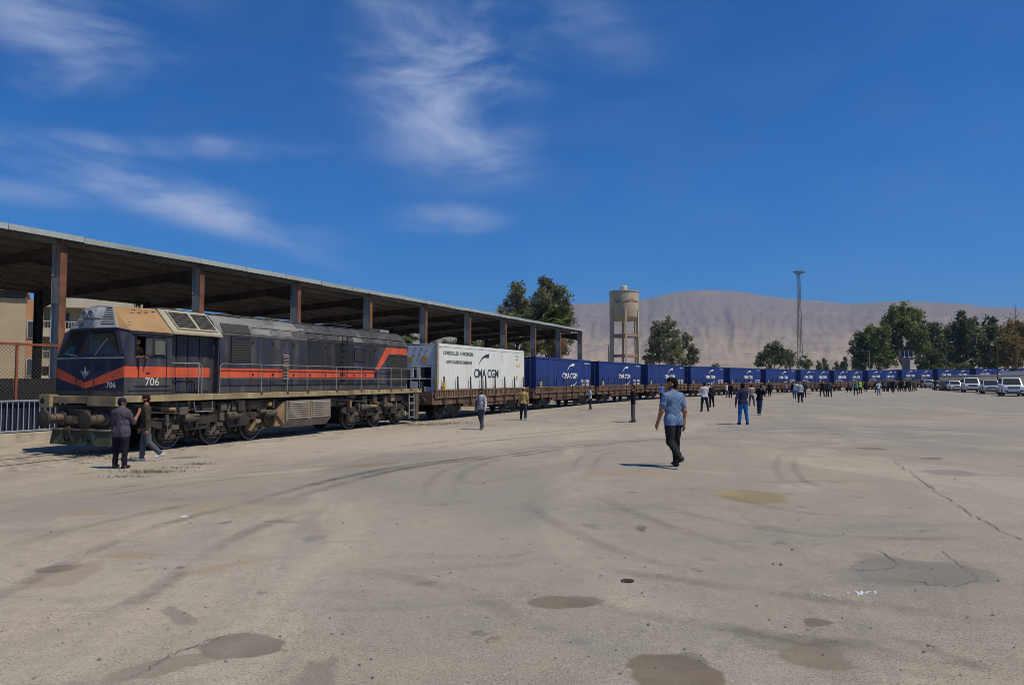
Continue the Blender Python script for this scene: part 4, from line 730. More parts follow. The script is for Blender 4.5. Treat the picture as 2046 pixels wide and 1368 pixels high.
def corr(x0, x1, y, z0, z1, out, pitch=.28, d=.036):   # trapezoid corrugation sheet
    mb = MB(); n = max(1, round((x1 - x0) / pitch)); p = (x1 - x0) / n; xs = []
    for k in range(n): xs += [(x0 + p * k, 0), (x0 + p * (k + .25), 0), (x0 + p * (k + .5), -d), (x0 + p * (k + .75), -d)]
    xs.append((x1, 0))
    for a, b in xs: mb.v += [(a, y + out * b, z0), (a, y + out * b, z1)]
    for i in range(len(xs) - 1): mb.f.append((2 * i, 2 * i + 2, 2 * i + 3, 2 * i + 1)); mb.m.append(0)
    return mb
def swoosh_mesh(m, flip=False):
    pts = [(0, 0), (.035, .16), (.10, .32), (.20, .50), (.34, .68), (.52, .84), (.74, .95), (1.0, 1.0), (.955, .80), (.90, .60), (.74, .66), (.58, .665), (.42, .60), (.27, .46), (.14, .27), (.05, .10)]
    if flip: pts = [(1 - x, 1 - y) for x, y in pts]
    mb = MB(); n = len(pts); h = n // 2
    # strip of quads so the crescent fills cleanly
    a = pts[:8]; b = [pts[0]] + pts[:7:-1][0:7]
    for i in range(7):
        q = [a[i], a[i + 1], b[i + 1], b[i]] if i else [a[0], a[1], b[1]]
        mb.add([(x - .5, z - .5, 0) for x, z in q], [tuple(range(len(q)))])
    return mb.mesh('swoosh', m, recalc=False)
def side_text(par, name, me, x, z, w, h, y):   # lettering on the camera side (y negative faces the camera)
    return put(name, me, par, (x, y, z), (R(90), 0, 0), (w, h, 1))
def make_container(L_, H_=2.59):
    root = thing('blue_container', '', 'container', group='blue shipping containers'); h = L_ / 2
    B = lambda nm, mb, m, par=root, **k: mb.build(nm, m, par, **k)
    for s in (-1, 1): corr(-h + .14, h - .14, s * 1.20, .15, H_ - .12, s).build('side_wall', M_cblue, root)
    mb = MB(); mb.box(-h + .05, h - .05, -1.19, 1.19, H_ - .06, H_ - .03); B('roof', mb, M_cblue)
    mb = MB(); mb.box(-h + .02, h - .02, -1.16, 1.16, .10, .15); B('floor', mb, M_stake)
    for s in (-1, 1):
        mb = MB(); mb.box(-h + .17, h - .17, min(s * 1.222, s * 1.15), max(s * 1.222, s * 1.15), H_ - .12, H_ - .005); B('top_rail', mb, M_cblue); mb = MB(); mb.box(-h + .17, h - .17, min(s * 1.222, s * 1.15), max(s * 1.222, s * 1.15), .0, .15); B('bottom_rail', mb, M_cblue)
        for e in (-1, 1):
            mb = MB(); mb.box(min(e * h, e * (h - .16)), max(e * h, e * (h - .16)), min(s * 1.22, s * 1.06), max(s * 1.22, s * 1.06), .12, H_ - .12); B('corner_post', mb, M_cblue)
            for z in (0, H_ - .118): mb = MB(); mb.box(min(e * h, e * (h - .178)) - .004, max(e * h, e * (h - .178)) + .004, min(s * 1.226, s * 1.06), max(s * 1.226, s * 1.06), z, z + .118); B('corner_casting', mb, M_cblue)
    # end facing the locomotive: door leaves with locking rods; other end corrugated
    for s in (-1, 1):
        mb = MB(); mb.box(-h + .03, -h + .07, min(s * .01, s * 1.05), max(s * .01, s * 1.05), .14, H_ - .13); d = B('door', mb, M_cblue)
        for y in (.32, .78): mb = MB(); mb.cyl((-h + .005, s * y, .12), (-h + .005, s * y, H_ - .12), .02, n=8); B('locking_rod', mb, M_lgrey, d)
        for z in (.5, .95, 1.45, 1.9): mb = MB(); mb.box(-h + .012, -h + .028, min(s * .08, s * 1.0), max(s * .08, s * 1.0), z, z + .16); B('door_rib', mb, M_cblue, d)
    mb = MB(); mb.box(h - .08, h - .04, -1.06, 1.06, .14, H_ - .13); B('end_wall', mb, M_cblue)
    yy = -1.226
    if L_ > 9: side_text(root, 'lettering', text_mesh('CMA CGM', M_lwhite), .85, H_ * .475, 3.4, .46, yy); put('swoosh_mark', SW_W, root, (1.1, yy, H_ * .745), (R(90), 0, 0), (1.7, .62, 1)); put('swoosh_mark', SW_WF, root, (1.75, yy, H_ * .23), (R(90), 0, 0), (1.5, .45, 1)); side_text(root, 'lettering', text_mesh('ECO-CONTAINER', M_lwhite), 4.6, H_ * .31, 2.0, .20, yy); side_text(root, 'lettering', text_mesh('LIGHT STEEL', M_lwhite), 4.7, H_ * .205, 1.8, .19, yy); side_text(root, 'lettering', text_mesh('CMAU 706115 2', M_lwhite), 5.05, H_ * .88, 1.3, .10, yy)
    else: side_text(root, 'lettering', text_mesh('CMA CGM', M_lwhite), .15, H_ * .50, 3.2, .50, yy); put('swoosh_mark', SW_W, root, (.2, yy, H_ * .79), (R(90), 0, 0), (1.6, .55, 1)); side_text(root, 'lettering', text_mesh('ECO-CONTAINER', M_lwhite), -.9, H_ * .28, 1.6, .14, yy); side_text(root, 'lettering', text_mesh('LIGHT STEEL', M_lwhite), -.2, H_ * .20, 1.5, .12, yy); side_text(root, 'lettering', text_mesh('CMAU 2', M_lwhite), 2.3, H_ * .86, .7, .10, yy)
    t = put('end_lettering', text_mesh('CMA CGM', M_lwhite), root, (-h - .002, .62, H_ * .62), (R(90), R(90), R(-90)), (1.1, .12, 1))
    return root
SW_W = swoosh_mesh(M_lwhite); SW_WF = swoosh_mesh(M_lwhite, True); SW_N = swoosh_mesh(M_lnavy); SW_NF = swoosh_mesh(M_lnavy, True)
def make_reefer():
    root = thing('white_container', 'white refrigerated container with navy lettering, first behind the locomotive', 'container'); h = 6.095; H_ = 2.9
    B = lambda nm, mb, m, par=root, **k: mb.build(nm, m, par, **k)
    for s in (-1, 1):
        n = 22; p = (2 * h - .34) / n
        for k in range(n): mb = MB(); x = -h + .17 + k * p; mb.box(x + .004, x + p - .004, min(s * 1.205, s * 1.16), max(s * 1.205, s * 1.16), .16, H_ - .17); B('side_panel', mb, M_cwht)
        mb = MB(); mb.box(-h + .17, h - .17, min(s * 1.16, s * 1.13), max(s * 1.16, s * 1.13), .1, H_ - .1); B('side_backing', mb, M_cwht2)
        for z0, z1 in ((0, .155), (H_ - .165, H_)): mb = MB(); mb.box(-h + .17, h - .17, min(s * 1.222, s * 1.12), max(s * 1.222, s * 1.12), z0, z1); B('rail_bar', mb, M_cwht)
        for e in (-1, 1):
            mb = MB(); mb.box(min(e * h, e * (h - .165)), max(e * h, e * (h - .165)), min(s * 1.22, s * 1.06), max(s * 1.22, s * 1.06), .12, H_ - .12); B('corner_post', mb, M_cream if e < 0 else M_cwht)
            for z in (0, H_ - .118): mb = MB(); mb.box(min(e * h, e * (h - .178)) - .004, max(e * h, e * (h - .178)) + .004, min(s * 1.226, s * 1.06), max(s * 1.226, s * 1.06), z, z + .118); B('corner_casting', mb, M_cream)
    mb = MB(); mb.box(-h + .1, h - .1, -1.13, 1.13, H_ - .05, H_ - .012); B('roof', mb, M_cwht)
    mb = MB(); mb.box(h - .1, h - .04, -1.06, 1.06, .1, H_ - .1); B('rear_doors', mb, M_cwht)
    # machinery end faces the locomotive
    x = -h + .06
    mb = MB(); mb.box(x + .25, x + .3, -1.06, 1.06, .05, H_ - .05); B('machinery_back', mb, M_dark)
    for q in [(-1.05, 1.05, 1.72, 2.80), (-1.05, -.72, .10, 1.70), (.80, 1.05, .10, 1.70), (-.72, .8, .95, 1.02), (-.72, .8, 1.62, 1.70), (-.10, .12, 1.02, 1.62), (.35, .80, .10, .55), (-.70, -.30, 1.05, 1.6), (-.45, -.05, .10, .85)]: mb = MB(); mb.box(x, x + .06, -q[1], -q[0], q[2], q[3]); B('machinery_panel', mb, M_cwht2, bevel=.01)
    mb = MB(); mb.box(x + .1, x + .16, -.30, .6, 1.04, 1.62); B('fan_panel', mb, M_bogie2)
    mb = MB(); mb.box(x - .01, x + .02, .45, .78, 1.08, 1.58); B('control_window', mb, M_lgrey)
    mb = MB(); mb.cyl((x + .12, -.15, .18), (x + .12, -.15, .85), .13, n=14); mb.box(x + .08, x + .2, .1, .6, .6, .9); B('compressor', mb, M_lgrey)
    for y, w, z in ((.52, .26, 2.02), (-.38, .34, 2.02), (-1.0, .14, .86)): mb = MB(); mb.box(x - .012, x - .004, y - w / 2, y + w / 2, z - .14, z + .16); B('warning_label', mb, M_yel)
    for y, z in ((.65, 2.6), (.2, 2.62), (-.2, 2.6), (-.5, 2.5), (.3, 2.25), (-.1, 2.28), (.8, 2.2)): mb = MB(); mb.box(x - .02, x - .002, y - .02, y + .02, z - .06, z + .06); B('latch', mb, M_lgrey)
    yy = -1.215; T = lambda s_, m, t0, t1, f0, f1, nm='lettering': side_text(root, nm, text_mesh(s_, m), -h + 2 * h * (t0 + t1) / 2, H_ * (1 - (f0 + f1) / 2), 2 * h * (t1 - t0), H_ * (f1 - f0), yy)
    T('CONTROLLED  ATMOSPHERE', M_lgrey, .055, .355, .135, .205); T('LOW-CARBON EMISSION', M_lgrey, .08, .338, .305, .37); T('CMA CGM', M_lnavy, .365, .65, .455, .64); T('CMAU 515 2', M_lgrey, .87, .93, .13, .15); T('R1', M_lgrey, .885, .91, .2, .235)
    put('swoosh_mark', SW_N, root, (-h + 2 * h * .478, yy, H_ * .745), (R(90), 0, 0), (2 * h * .125, H_ * .25, 1)); put('swoosh_mark', SW_NF, root, (-h + 2 * h * .54, yy, H_ * .115), (R(90), 0, 0), (2 * h * .13, H_ * .20, 1))
    for t, f, w, hh in ((.895, .64, .26, .30), (.90, .36, .2, .16), (.935, .36, .14, .2), (.02, .07, .4, .05)): mb = MB(); mb.box(-w / 2, w / 2, yy - .004, yy, -hh / 2, hh / 2); mb.build('side_label', M_yel if f > .1 else M_cream, root, loc=(-h + 2 * h * t, 0, H_ * (1 - f)))
    return root
PITCH_W = 14.4766
wag0 = make_wagon(); c40 = make_container(12.19); c20 = make_container(6.06)
ORD = ['first', 'second', 'third', 'fourth', 'fifth', 'sixth', 'seventh', 'eighth', 'ninth', 'tenth', 'eleventh', 'twelfth', 'thirteenth', 'fourteenth']
used40 = used20 = False
for i in range(14):
    s = 23.39 + PITCH_W * i; a, _ = track(s - 4.3); b, _ = track(s + 4.3); c = (a + b) / 2; ph = math.atan2(b.x - a.x, b.y - a.y); rz = math.pi / 2 - ph; ry = -math.atan2(b.z - a.z, 8.6)
    w = wag0 if i == 0 else copy_tree(wag0); w.location = c; w.rotation_euler = (0, ry, rz); tag(w, 'rusty brown flat wagon with stakes, %s behind the locomotive' % ORD[i])
    dv = Vector((math.sin(ph), math.cos(ph), 0))
    if i == 0:
        r = make_reefer(); r.location = c + Vector((0, 0, 1.225)); r.rotation_euler = (0, ry, rz)
    elif i <= 6:
        k = c40 if not used40 else copy_tree(c40); used40 = True; k.location = c + Vector((0, 0, 1.225)); k.rotation_euler = (0, ry, rz); tag(k, 'long blue shipping container, %s blue one behind the white container' % ORD[i - 1])
    else:
        for e, nm in ((-1, 'nearer the locomotive'), (1, 'farther from the locomotive')):
            k = c20 if not used20 else copy_tree(c20); used20 = True; k.location = c + dv * (e * 3.07) + Vector((0, 0, 1.225)); k.rotation_euler = (0, ry, rz); tag(k, 'short blue shipping container on the %s wagon, the one %s' % (ORD[i], nm))
# ------------------------------------------------------------------ loading shed (canopy) behind the train
M_colg = mat('column_grey', (.34, .34, .335), .65, var=.15, scale=1.5, dirt=(.20, .13, .085), amt=.42, dscale=1.0, streak=1)
M_colr = mat('column_rust', (.185, .075, .040), .85, var=.35, scale=1.6, dirt=(.32, .17, .07), amt=.38, dscale=1.2, streak=1)
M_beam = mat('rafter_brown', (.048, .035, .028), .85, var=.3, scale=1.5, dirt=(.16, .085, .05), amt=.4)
M_sheet = mat('roof_sheet', (.19, .175, .155), .75, var=.2, scale=.6, dirt=(.065, .052, .042), amt=.45, dscale=.8, streak=0)
M_fascia = mat('fascia_grey', (.36, .39, .37), .6, var=.16, scale=.9, dirt=(.22, .20, .17), amt=.42, dscale=.9, ds=((.20, .12, .07), 2.5, .66, .7))
SH_A = .43501; SH_O = Vector((-16.70, 27.02, 0)); SH_D = Vector((math.sin(SH_A), math.cos(SH_A), 0)); SH_N = Vector((math.cos(SH_A), -math.sin(SH_A), 0)); SH_R = math.pi / 2 - SH_A
def shp(t, w, z=0): return SH_O + SH_D * t + SH_N * w + Vector((0, 0, z))   # along the shed front, towards the camera
def canopy():
    root = thing('loading_shed', 'long open steel shed with rusty columns and a sloping sheet roof behind the train', 'shed', SH_O, SH_R)
    B = lambda nm, mb, m, par=root, **k: mb.build(nm, m, par, **k)
    S = 6.4; D = 12.0; zf, zb = 7.42, 6.80; L0, L1 = -2 * S - 3, 9 * S + .35
    zt = lambda y: zf + (zb - zf) * y / D
    for k in range(-2, 10):
        x = k * S
        for y, front in ((.22, True), (D - .4, False)):
            top = zt(y) - .02; w = .22 if front else .18; fw = .13
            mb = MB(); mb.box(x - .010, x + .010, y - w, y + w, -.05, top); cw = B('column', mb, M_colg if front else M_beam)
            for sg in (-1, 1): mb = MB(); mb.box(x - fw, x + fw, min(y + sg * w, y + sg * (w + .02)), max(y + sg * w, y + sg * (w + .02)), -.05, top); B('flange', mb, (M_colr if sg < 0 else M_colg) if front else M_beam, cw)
            if front:
                for z0, z1 in ((5.0, 5.98), (3.5, 3.56), (6.02, 6.06)): mb = MB(); mb.box(x - fw + .004, x - .012, y - w + .002, y + w - .002, z0, z1); B('stiffener', mb, M_colg, cw)
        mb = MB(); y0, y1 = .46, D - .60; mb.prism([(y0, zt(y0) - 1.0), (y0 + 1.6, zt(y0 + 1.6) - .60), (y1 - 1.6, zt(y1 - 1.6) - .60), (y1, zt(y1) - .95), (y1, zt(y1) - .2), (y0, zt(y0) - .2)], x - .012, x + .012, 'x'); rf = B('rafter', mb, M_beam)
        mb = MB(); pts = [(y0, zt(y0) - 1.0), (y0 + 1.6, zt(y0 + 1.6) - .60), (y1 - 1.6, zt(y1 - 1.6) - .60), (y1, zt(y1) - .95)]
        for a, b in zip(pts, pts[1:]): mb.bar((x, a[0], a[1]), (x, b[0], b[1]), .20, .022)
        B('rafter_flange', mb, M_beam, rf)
    for j in range(10):
        y = .2 + j * (D - .5) / 9; mb = MB(); z = zt(y) - .17; mb.box(L0, L1, y - .035, y + .035, z - .012, z + .16); mb.box(L0, L1, y - .035, y + .06, z - .02, z - .0125); B('purlin', mb, M_sheet)
    nsh = 54; w = (L1 - L0) / nsh
    for k in range(nsh):
        x0 = L0 + k * w; mb = MB(); prof = []
        for q in range(5): prof += [(x0 + w * (q + .0) / 5, .0), (x0 + w * (q + .45) / 5, .0), (x0 + w * (q + .55) / 5, .035), (x0 + w * (q + .92) / 5, .035)]
        prof.append((x0 + w, 0))
        for a, h in prof: mb.v += [(a, -.25, zt(-.25) + .005 + h), (a, D, zt(D) + .005 + h)]
        for i in range(len(prof) - 1): mb.f.append((2 * i, 2 * i + 2, 2 * i + 3, 2 * i + 1)); mb.m.append(0)
        B('roof_sheet', mb, M_sheet)
    nf = 27
    for k in range(nf): a = L0 + (L1 - L0) * k / nf; b = L0 + (L1 - L0) * (k + 1) / nf; mb = MB(); j0, j1 = random.uniform(-.02, .02), random.uniform(-.02, .02); mb.hexa([(a, -.30, zt(0) - .08 + j0), (b - .02, -.30, zt(0) - .08 + j1), (b - .02, -.26, zt(0) - .08 + j1), (a, -.26, zt(0) - .08 + j0), (a, -.30 + j1, zt(0) + .13 + j0), (b - .02, -.30 + j0, zt(0) + .13 + j1), (b - .02, -.26, zt(0) + .13 + j1), (a, -.26, zt(0) + .13 + j0)]); B('fascia_board', mb, M_fascia)
    return root
canopy()
# low platform edge, blue barrier railing, dark wind-break sheet and the tall mesh fence in front of the shed
M_conc = mat('platform_concrete', (.40, .35, .275), .9, var=.18, scale=1.2, dirt=(.22, .185, .14), amt=.42, dscale=1.3, streak=0, bump=.4, bscale=14)
M_bar = mat('barrier_blue_grey', (.27, .31, .36), .55, var=.12, dirt=(.22, .22, .22), amt=.3)
M_navy = mat('barrier_sheet_navy', (.012, .017, .042), .6, var=.2)
M_blk = mat('windbreak_black', (.012, .012, .014), .85, var=.3, scale=8)
M_rust = mat('fence_rust_red', (.26, .075, .035), .8, var=.25, dirt=(.13, .06, .04), amt=.35)
M_wire = mat('fence_wire', (.16, .155, .145), .6, .5)
rzL = SH_R
pl = thing('platform', 'low worn concrete platform edge below the blue railing', 'platform', shp(-24, .75, 0), rzL)
for k in range(20): mb = MB(); mb.box(k * 3, k * 3 + 2.985, -.12 + .01 * (k % 3), 2.2, -.3, .36 + .006 * ((k * 7) % 3)); mb.build('kerb_block', M_conc, pl, bevel=.025)
br = thing('barrier_railing', 'pale blue bar railing with navy sheet behind, left of the locomotive', 'railing', shp(-24, .75, .36), rzL)
for k in range(10):
    x = k * 4.0
    for z in (.07, 1.10): mb = MB(); mb.bar((x + .02, 0, z), (x + 3.98, 0, z), .055); mb.build('rail_bar', M_bar, br)
    for j in range(22): mb = MB(); xx = x + .09 + j * .182; mb.bar((xx, 0, .1), (xx, 0, 1.07), .028); mb.build('upright', M_bar, br)
    mb = MB(); mb.box(x, x + 3.99, .10, .12, .02, 1.06); mb.build('backing_sheet', M_navy, br)
fn = thing('mesh_fence', 'tall wire mesh fence in a rusty red frame behind the railing', 'fence', shp(-24, .40, .36), rzL)
for k in range(9):
    mb = MB(); mb.bar((k * 5 + 2.2, 0, 0), (k * 5 + 2.2, 0, 3.05), .07); mb.build('post', M_rust, fn)
    mb = MB(); mb.bar((k * 5 + 2.2, 0, 3.05), (k * 5 + 7.2, 0, 3.05), .085); mb.build('top_rail', M_rust, fn)
    mb = MB(); x0, x1, z0, z1 = k * 5 + 2.2, k * 5 + 7.2, .9, 3.02; sp = .13
    for s in (1, -1):
        c = x0 - (z1 - z0)
        while c < x1 + (z1 - z0):
            a, b = (c, z0), (c + s * (z1 - z0), z1); t0, t1 = 0., 1.
            for X, sg in ((x0, 1), (x1, -1)):
                pass
            p0 = np.array(a); d = np.array(b) - p0; ts = sorted([(x0 - p0[0]) / d[0], (x1 - p0[0]) / d[0]]); t0, t1 = max(0, ts[0]), min(1, ts[1])
            if t1 > t0: q0 = p0 + d * t0; q1 = p0 + d * t1; mb.bar((q0[0], 0, q0[1]), (q1[0], 0, q1[1]), .007)
            c += sp
    o = mb.build('wire_mesh', M_wire, fn); o['kind'] = 'stuff'
    mb = MB(); mb.box(x0, x1 - .01, .12, .13, .0, 1.86); mb.build('windbreak_panel', M_blk, fn)
# ------------------------------------------------------------------ apartment blocks behind the shed
M_tan = mat('render_tan', (.44, .33, .20), .9, var=.08, scale=.6, dirt=(.34, .25, .15), amt=.35, dscale=.5, bump=.15, bscale=5)
M_crm = mat('render_cream', (.52, .45, .33), .9, var=.08, scale=.6, dirt=(.38, .32, .23), amt=.35, dscale=.6, streak=1)
M_orn = mat('cornice_orange', (.45, .24, .13), .85, var=.1)
M_shut = mat('window_dark', (.05, .055, .06), .4, var=.2)
M_fr = mat('window_frame', (.36, .45, .47), .6)
def block_tan():
    c = at(48, 757, 48); r = thing('tan_building', 'plain tan rendered building with an orange cornice, at the left edge', 'building', (c.x, c.y, 0), R(32)); w = 13.0; D_ = 6.0
    mb = MB(); mb.box(-w, 0, 0, D_, 0, 7.15); mb.build('wall', M_tan, r)
    mb = MB(); mb.box(-w - .1, .05, -.22, D_ + .1, 7.95, 8.2); mb.build('cornice', M_orn, r); mb = MB(); mb.box(-w, -.01, .03, D_ - .1, 7.15, 7.95); mb.build('parapet_band', M_bogie2, r)
    mb = MB(); mb.box(0, .75, .7, D_ - .3, 0, 7.5); mb.build('side_wing', M_orn, r)
    for z in (2.4, 4.9): mb = MB(); mb.box(.06, .68, .64, .72, z, z + 1.2); f = mb.build('window', M_fr, r); mb = MB(); mb.box(.12, .62, .61, .639, z + .08, z + 1.12); mb.build('pane', M_shut, f)
    return r
block_tan()
def block_cream():
    c = at(67, 757, 58); r = thing('cream_apartment_block', 'cream apartment block with stacked railed balconies, seen beneath the shed roof', 'building', (c.x, c.y, 0), R(27)); W_ = 10.5
    mb = MB(); mb.box(0, W_, 1.9, 12, 0, 11.5); mb.build('rear_wall', M_crm, r)
    mb = MB(); mb.box(0, .50, -.25, 1.9, 0, 11.0); mb.build('end_pier', M_tan, r)
    for j, (z0, z1) in enumerate(((2.05, 2.48), (3.23, 3.87), (5.58, 6.29), (8.0, 8.75), (10.4, 11.1))):
        mb = MB(); mb.box(.50, W_, -.05, 1.9, z0, z1); mb.build('balcony_slab', M_crm, r)
        if j in (1, 2, 3):
            for x0 in np.arange(.7, W_ - 1.2, 2.6):
                mb = MB(); mb.box(x0 + .75, x0 + 1.55, 1.82, 1.89, z1, z1 + 1.45); wn = mb.build('door', M_fr, r); mb = MB(); mb.box(x0 + .83, x0 + 1.47, 1.79, 1.819, z1 + .05, z1 + 1.38); mb.build('pane', M_shut, wn)
                mb = MB(); mb.box(x0 + .05, x0 + .55, 1.82, 1.89, z1 + .1, z1 + 1.35); wn = mb.build('window', M_crm, r); mb = MB(); mb.box(x0 + .1, x0 + .5, 1.79, 1.819, z1 + .15, z1 + 1.3); mb.build('pane', M_shut, wn)
            mb = MB(); mb.bar((.50, .02, z1 + .55), (W_, .02, z1 + .55), .06); rl = mb.build('balcony_rail', M_crm, r)
            for x in np.arange(.65, W_, .2): mb = MB(); mb.bar((x, .02, z1), (x, .02, z1 + .53), .035); mb.build('baluster', M_crm, rl)
    for x0 in np.arange(.7, W_ - 1, 1.4): mb = MB(); mb.box(x0, x0 + .9, 1.80, 1.89, 2.6, 3.1); mb.build('window', M_shut, r)
    return r
block_cream()
# ------------------------------------------------------------------ water tower
M_wt = mat('tower_concrete', (.48, .385, .25), .9, var=.12, scale=.5, dirt=(.33, .25, .15), amt=.42, dscale=.45, streak=1, ds=((.55, .44, .28), 1.2, .6, .5), bump=.2, bscale=4)
M_wtp = mat('tower_beam_pink', (.36, .215, .165), .85, var=.12)
M_maroon = mat('tower_lettering', (.135, .048, .035), .8, var=.2)
def water_tower():
    Y = 112.; p = at(1248, 757, Y); r = thing('water_tower', 'sand-coloured concrete water tower with a round tank and faded writing', 'water tower', (p.x, p.y, 0))
    k = Y / FPX; Z = lambda py: CAMZ + (757 - py) * k; Rk = 29 * k; zt, zb = Z(584), Z(634)
    mb = MB(); mb.lathe([(Rk * .7, zb - .55), (Rk * .98, zb - .1), (Rk, zb), (Rk, zt), (Rk + .09, zt + .02), (Rk + .09, zt + .16), (Rk * .5, zt + .30), (.01, zt + .34)], 48); mb.build('tank', M_wt, r, smooth=True)
    mb = MB(); mb.lathe([(.52, zt + .26), (.52, zt + .95), (.40, zt + 1.05), (.01, zt + 1.06)], 20); mb.build('roof_hatch', M_crm, r, smooth=True); mb = MB(); mb.tube([(-.75, 0, zt + .2), (-.75, 0, zt + 1.0), (-.5, 0, zt + 1.0)], .03); mb.build('hatch_rail', M_lgrey, r)
    for i in range(6):
        a = R(-93 + 60 * i); d = Vector((math.cos(a), math.sin(a), 0)); t = Vector((-d.y, d.x, 0)); mb = MB()
        f0, f1 = Rk * 1.10, Rk * 1.04; q = [d * (f0 - .32) - t * .17, d * (f0 + .12) - t * .17, d * (f0 + .12) + t * .17, d * (f0 - .32) + t * .17]; q2 = [d * (f1 - .42) - t * .15, d * (f1 + .02) - t * .15, d * (f1 + .02) + t * .15, d * (f1 - .42) + t * .15]
        zc = Z(620); mb.hexa([v + Vector((0, 0, -.1)) for v in q] + [v + Vector((0, 0, zc)) for v in q2]); mb.build('leg', M_wt, r, bevel=.02)
        b2 = R(-93 + 60 * (i + 1)); e = Vector((math.cos(b2), math.sin(b2), 0))
        for z in (Z(671), Z(711), Z(745)): mb = MB(); mb.bar(d * (Rk * .98) + Vector((0, 0, z)), e * (Rk * .98) + Vector((0, 0, z)), .26, .42); mb.build('ring_beam', M_wtp, r)
        mb = MB(); mb.prism([(0, 0), (.5, 0), (0, -.75)], -.12, .12, 'y'); o = mb.build('haunch', M_wt, r); o.location = d * (Rk * .93) + Vector((0, 0, zb - .03)); o.rotation_euler = (0, 0, a + math.pi)
    mb = MB(); mb.cyl((.2, -.3, 0), (.2, -.3, zb), .10, n=10); mb.build('riser_pipe', M_bogie2, r, smooth=True)
    # faded writing wrapped round the tank (letters joined right to left)
    try:
        s = '\ufe8d\ufead\ufeaa\ufecb \ufef2\ufe92\ufee7\ufeae\ufea3\ufe8d \ufe94\ufec4\ufea4\ufee3'
        me = text_mesh(s, M_maroon, .004).copy(); v = np.array([tuple(q.co) for q in me.vertices]); ang = v[:, 0] * 1.75 + R(-84); rad = Rk + .012 + (v[:, 2] > 0) * .004
        co = np.stack([rad * np.cos(ang), rad * np.sin(ang), Z(604) + v[:, 1] * .78 - .12 * v[:, 0] * 0], -1); me.vertices.foreach_set('co', co.ravel()); me.update(); put('lettering', me, r)
    except Exception as ex: print('lettering', ex)
    return r
water_tower()
# ------------------------------------------------------------------ lattice floodlight mast
M_mast = mat('mast_steel', (.12, .11, .10), .6, .3, var=.2, dirt=(.14, .09, .06), amt=.35)
def mast():
    p = gp(1600, 783); Y = p.y; k = Y / FPX; H_ = (757 - 546) * k + CAMZ - p.z; r = thing('floodlight_mast', 'tall lattice floodlight mast standing in front of the train', 'mast', p, R(4))
    w = lambda z: (.36 - .18 * z / H_); n = 22; zs = [H_ * (1 - (1 - i / n) ** 1.0) for i in range(n + 1)]
    cs = [(-1, -1), (1, -1), (1, 1), (-1, 1)]
    for a, b in cs: mb = MB(); mb.bar((a * w(0), b * w(0), 0), (a * w(H_), b * w(H_), H_), .06); mb.build('mast_leg', M_mast, r)
    for i in range(n):
        z0, z1 = zs[i], zs[i + 1]
        for j in range(4):
            a, b = cs[j], cs[(j + 1) % 4]
            if i % 2: a, b = b, a
            mb = MB(); mb.bar((a[0] * w(z0), a[1] * w(z0), z0), (b[0] * w(z1), b[1] * w(z1), z1), .028); mb.build('brace', M_mast, r)
            if i % 3 == 0: mb = MB(); mb.bar((a[0] * w(z0), a[1] * w(z0), z0), (b[0] * w(z0), b[1] * w(z0), z0), .03); mb.build('brace', M_mast, r)
    mb = MB(); mb.box(-.45, .45, -.45, .45, H_, H_ + .06); mb.build('head_platform', M_mast, r)
    for x, y, t in ((-.75, -.2, .5), (-.35, -.45, .4), (.35, -.45, -.4), (.78, -.2, -.5), (0, -.5, 0)):
        mb = MB(); mb.hexa([(x - .22, y - .12, H_ + .12), (x + .22, y - .12, H_ + .12), (x + .22, y + .16, H_ + .16), (x - .22, y + .16, H_ + .16), (x - .26, y - .2, H_ + .42), (x + .26, y - .2, H_ + .42), (x + .2, y + .16, H_ + .45), (x - .2, y + .16, H_ + .45)]); mb.bar((x * .5, 0, H_ + .08), (x, y, H_ + .15), .05); fl = mb.build('floodlight', M_lgrey, r); mb = MB(); mb.poly([(x - .2, y - .135, H_ + .15), (x + .2, y - .135, H_ + .15), (x + .23, y - .205, H_ + .40), (x - .23, y - .205, H_ + .40)]); mb.build('lamp_glass', M_lens, fl)
    mb = MB(); mb.box(w(0) + .05, w(0) + .3, -.1, .1, 3.6, 4.1); mb.cyl((w(0) - .2, -.3, 5.6), (w(0) + .1, -.5, 5.7), .22, n=12); mb.build('control_box', M_cwht2, r)
    return r
mast()
def lamp_post(px, py_top, Y, label, arm=1.2, col=None):
    p = at(px, 757, Y); z0 = gz(p.x, p.y); zt = CAMZ + (757 - py_top) * Y / FPX; r = thing('street_lamp', label, 'lamp post', (p.x, p.y, z0)); h = zt - z0
    mb = MB(); mb.cyl((0, 0, 0), (0, 0, h), .10, .06, n=10); mb.build('pole', col or M_rail2, r, smooth=True); mb = MB(); mb.tube([(0, 0, h - .1), (-arm * .5, 0, h + .08), (-arm, 0, h + .1)], .035); mb.build('arm', col or M_rail2, r)
    mb = MB(); mb.hexa([(-arm - .45, -.12, h + .06), (-arm, -.08, h + .06), (-arm, .08, h + .06), (-arm - .45, .12, h + .06), (-arm - .4, -.1, h + .16), (-arm, -.07, h + .14), (-arm, .07, h + .14), (-arm - .4, .1, h + .16)]); mb.build('lamp_head', M_cwht2, r); return r
lamp_post(1738, 701, 162, 'white street lamp standing behind the train before the big trees', 1.3)
lamp_post(1216, 689, 100, 'thin street lamp left of the water tower', .8, M_mast)
lamp_post(1892, 684, 175, 'street lamp with a pale head among the dark trees on the right', -1.6, M_mast)
lamp_post(1994, 690, 118, 'dark lamp post rising behind the parked white cars', .6, M_stake)
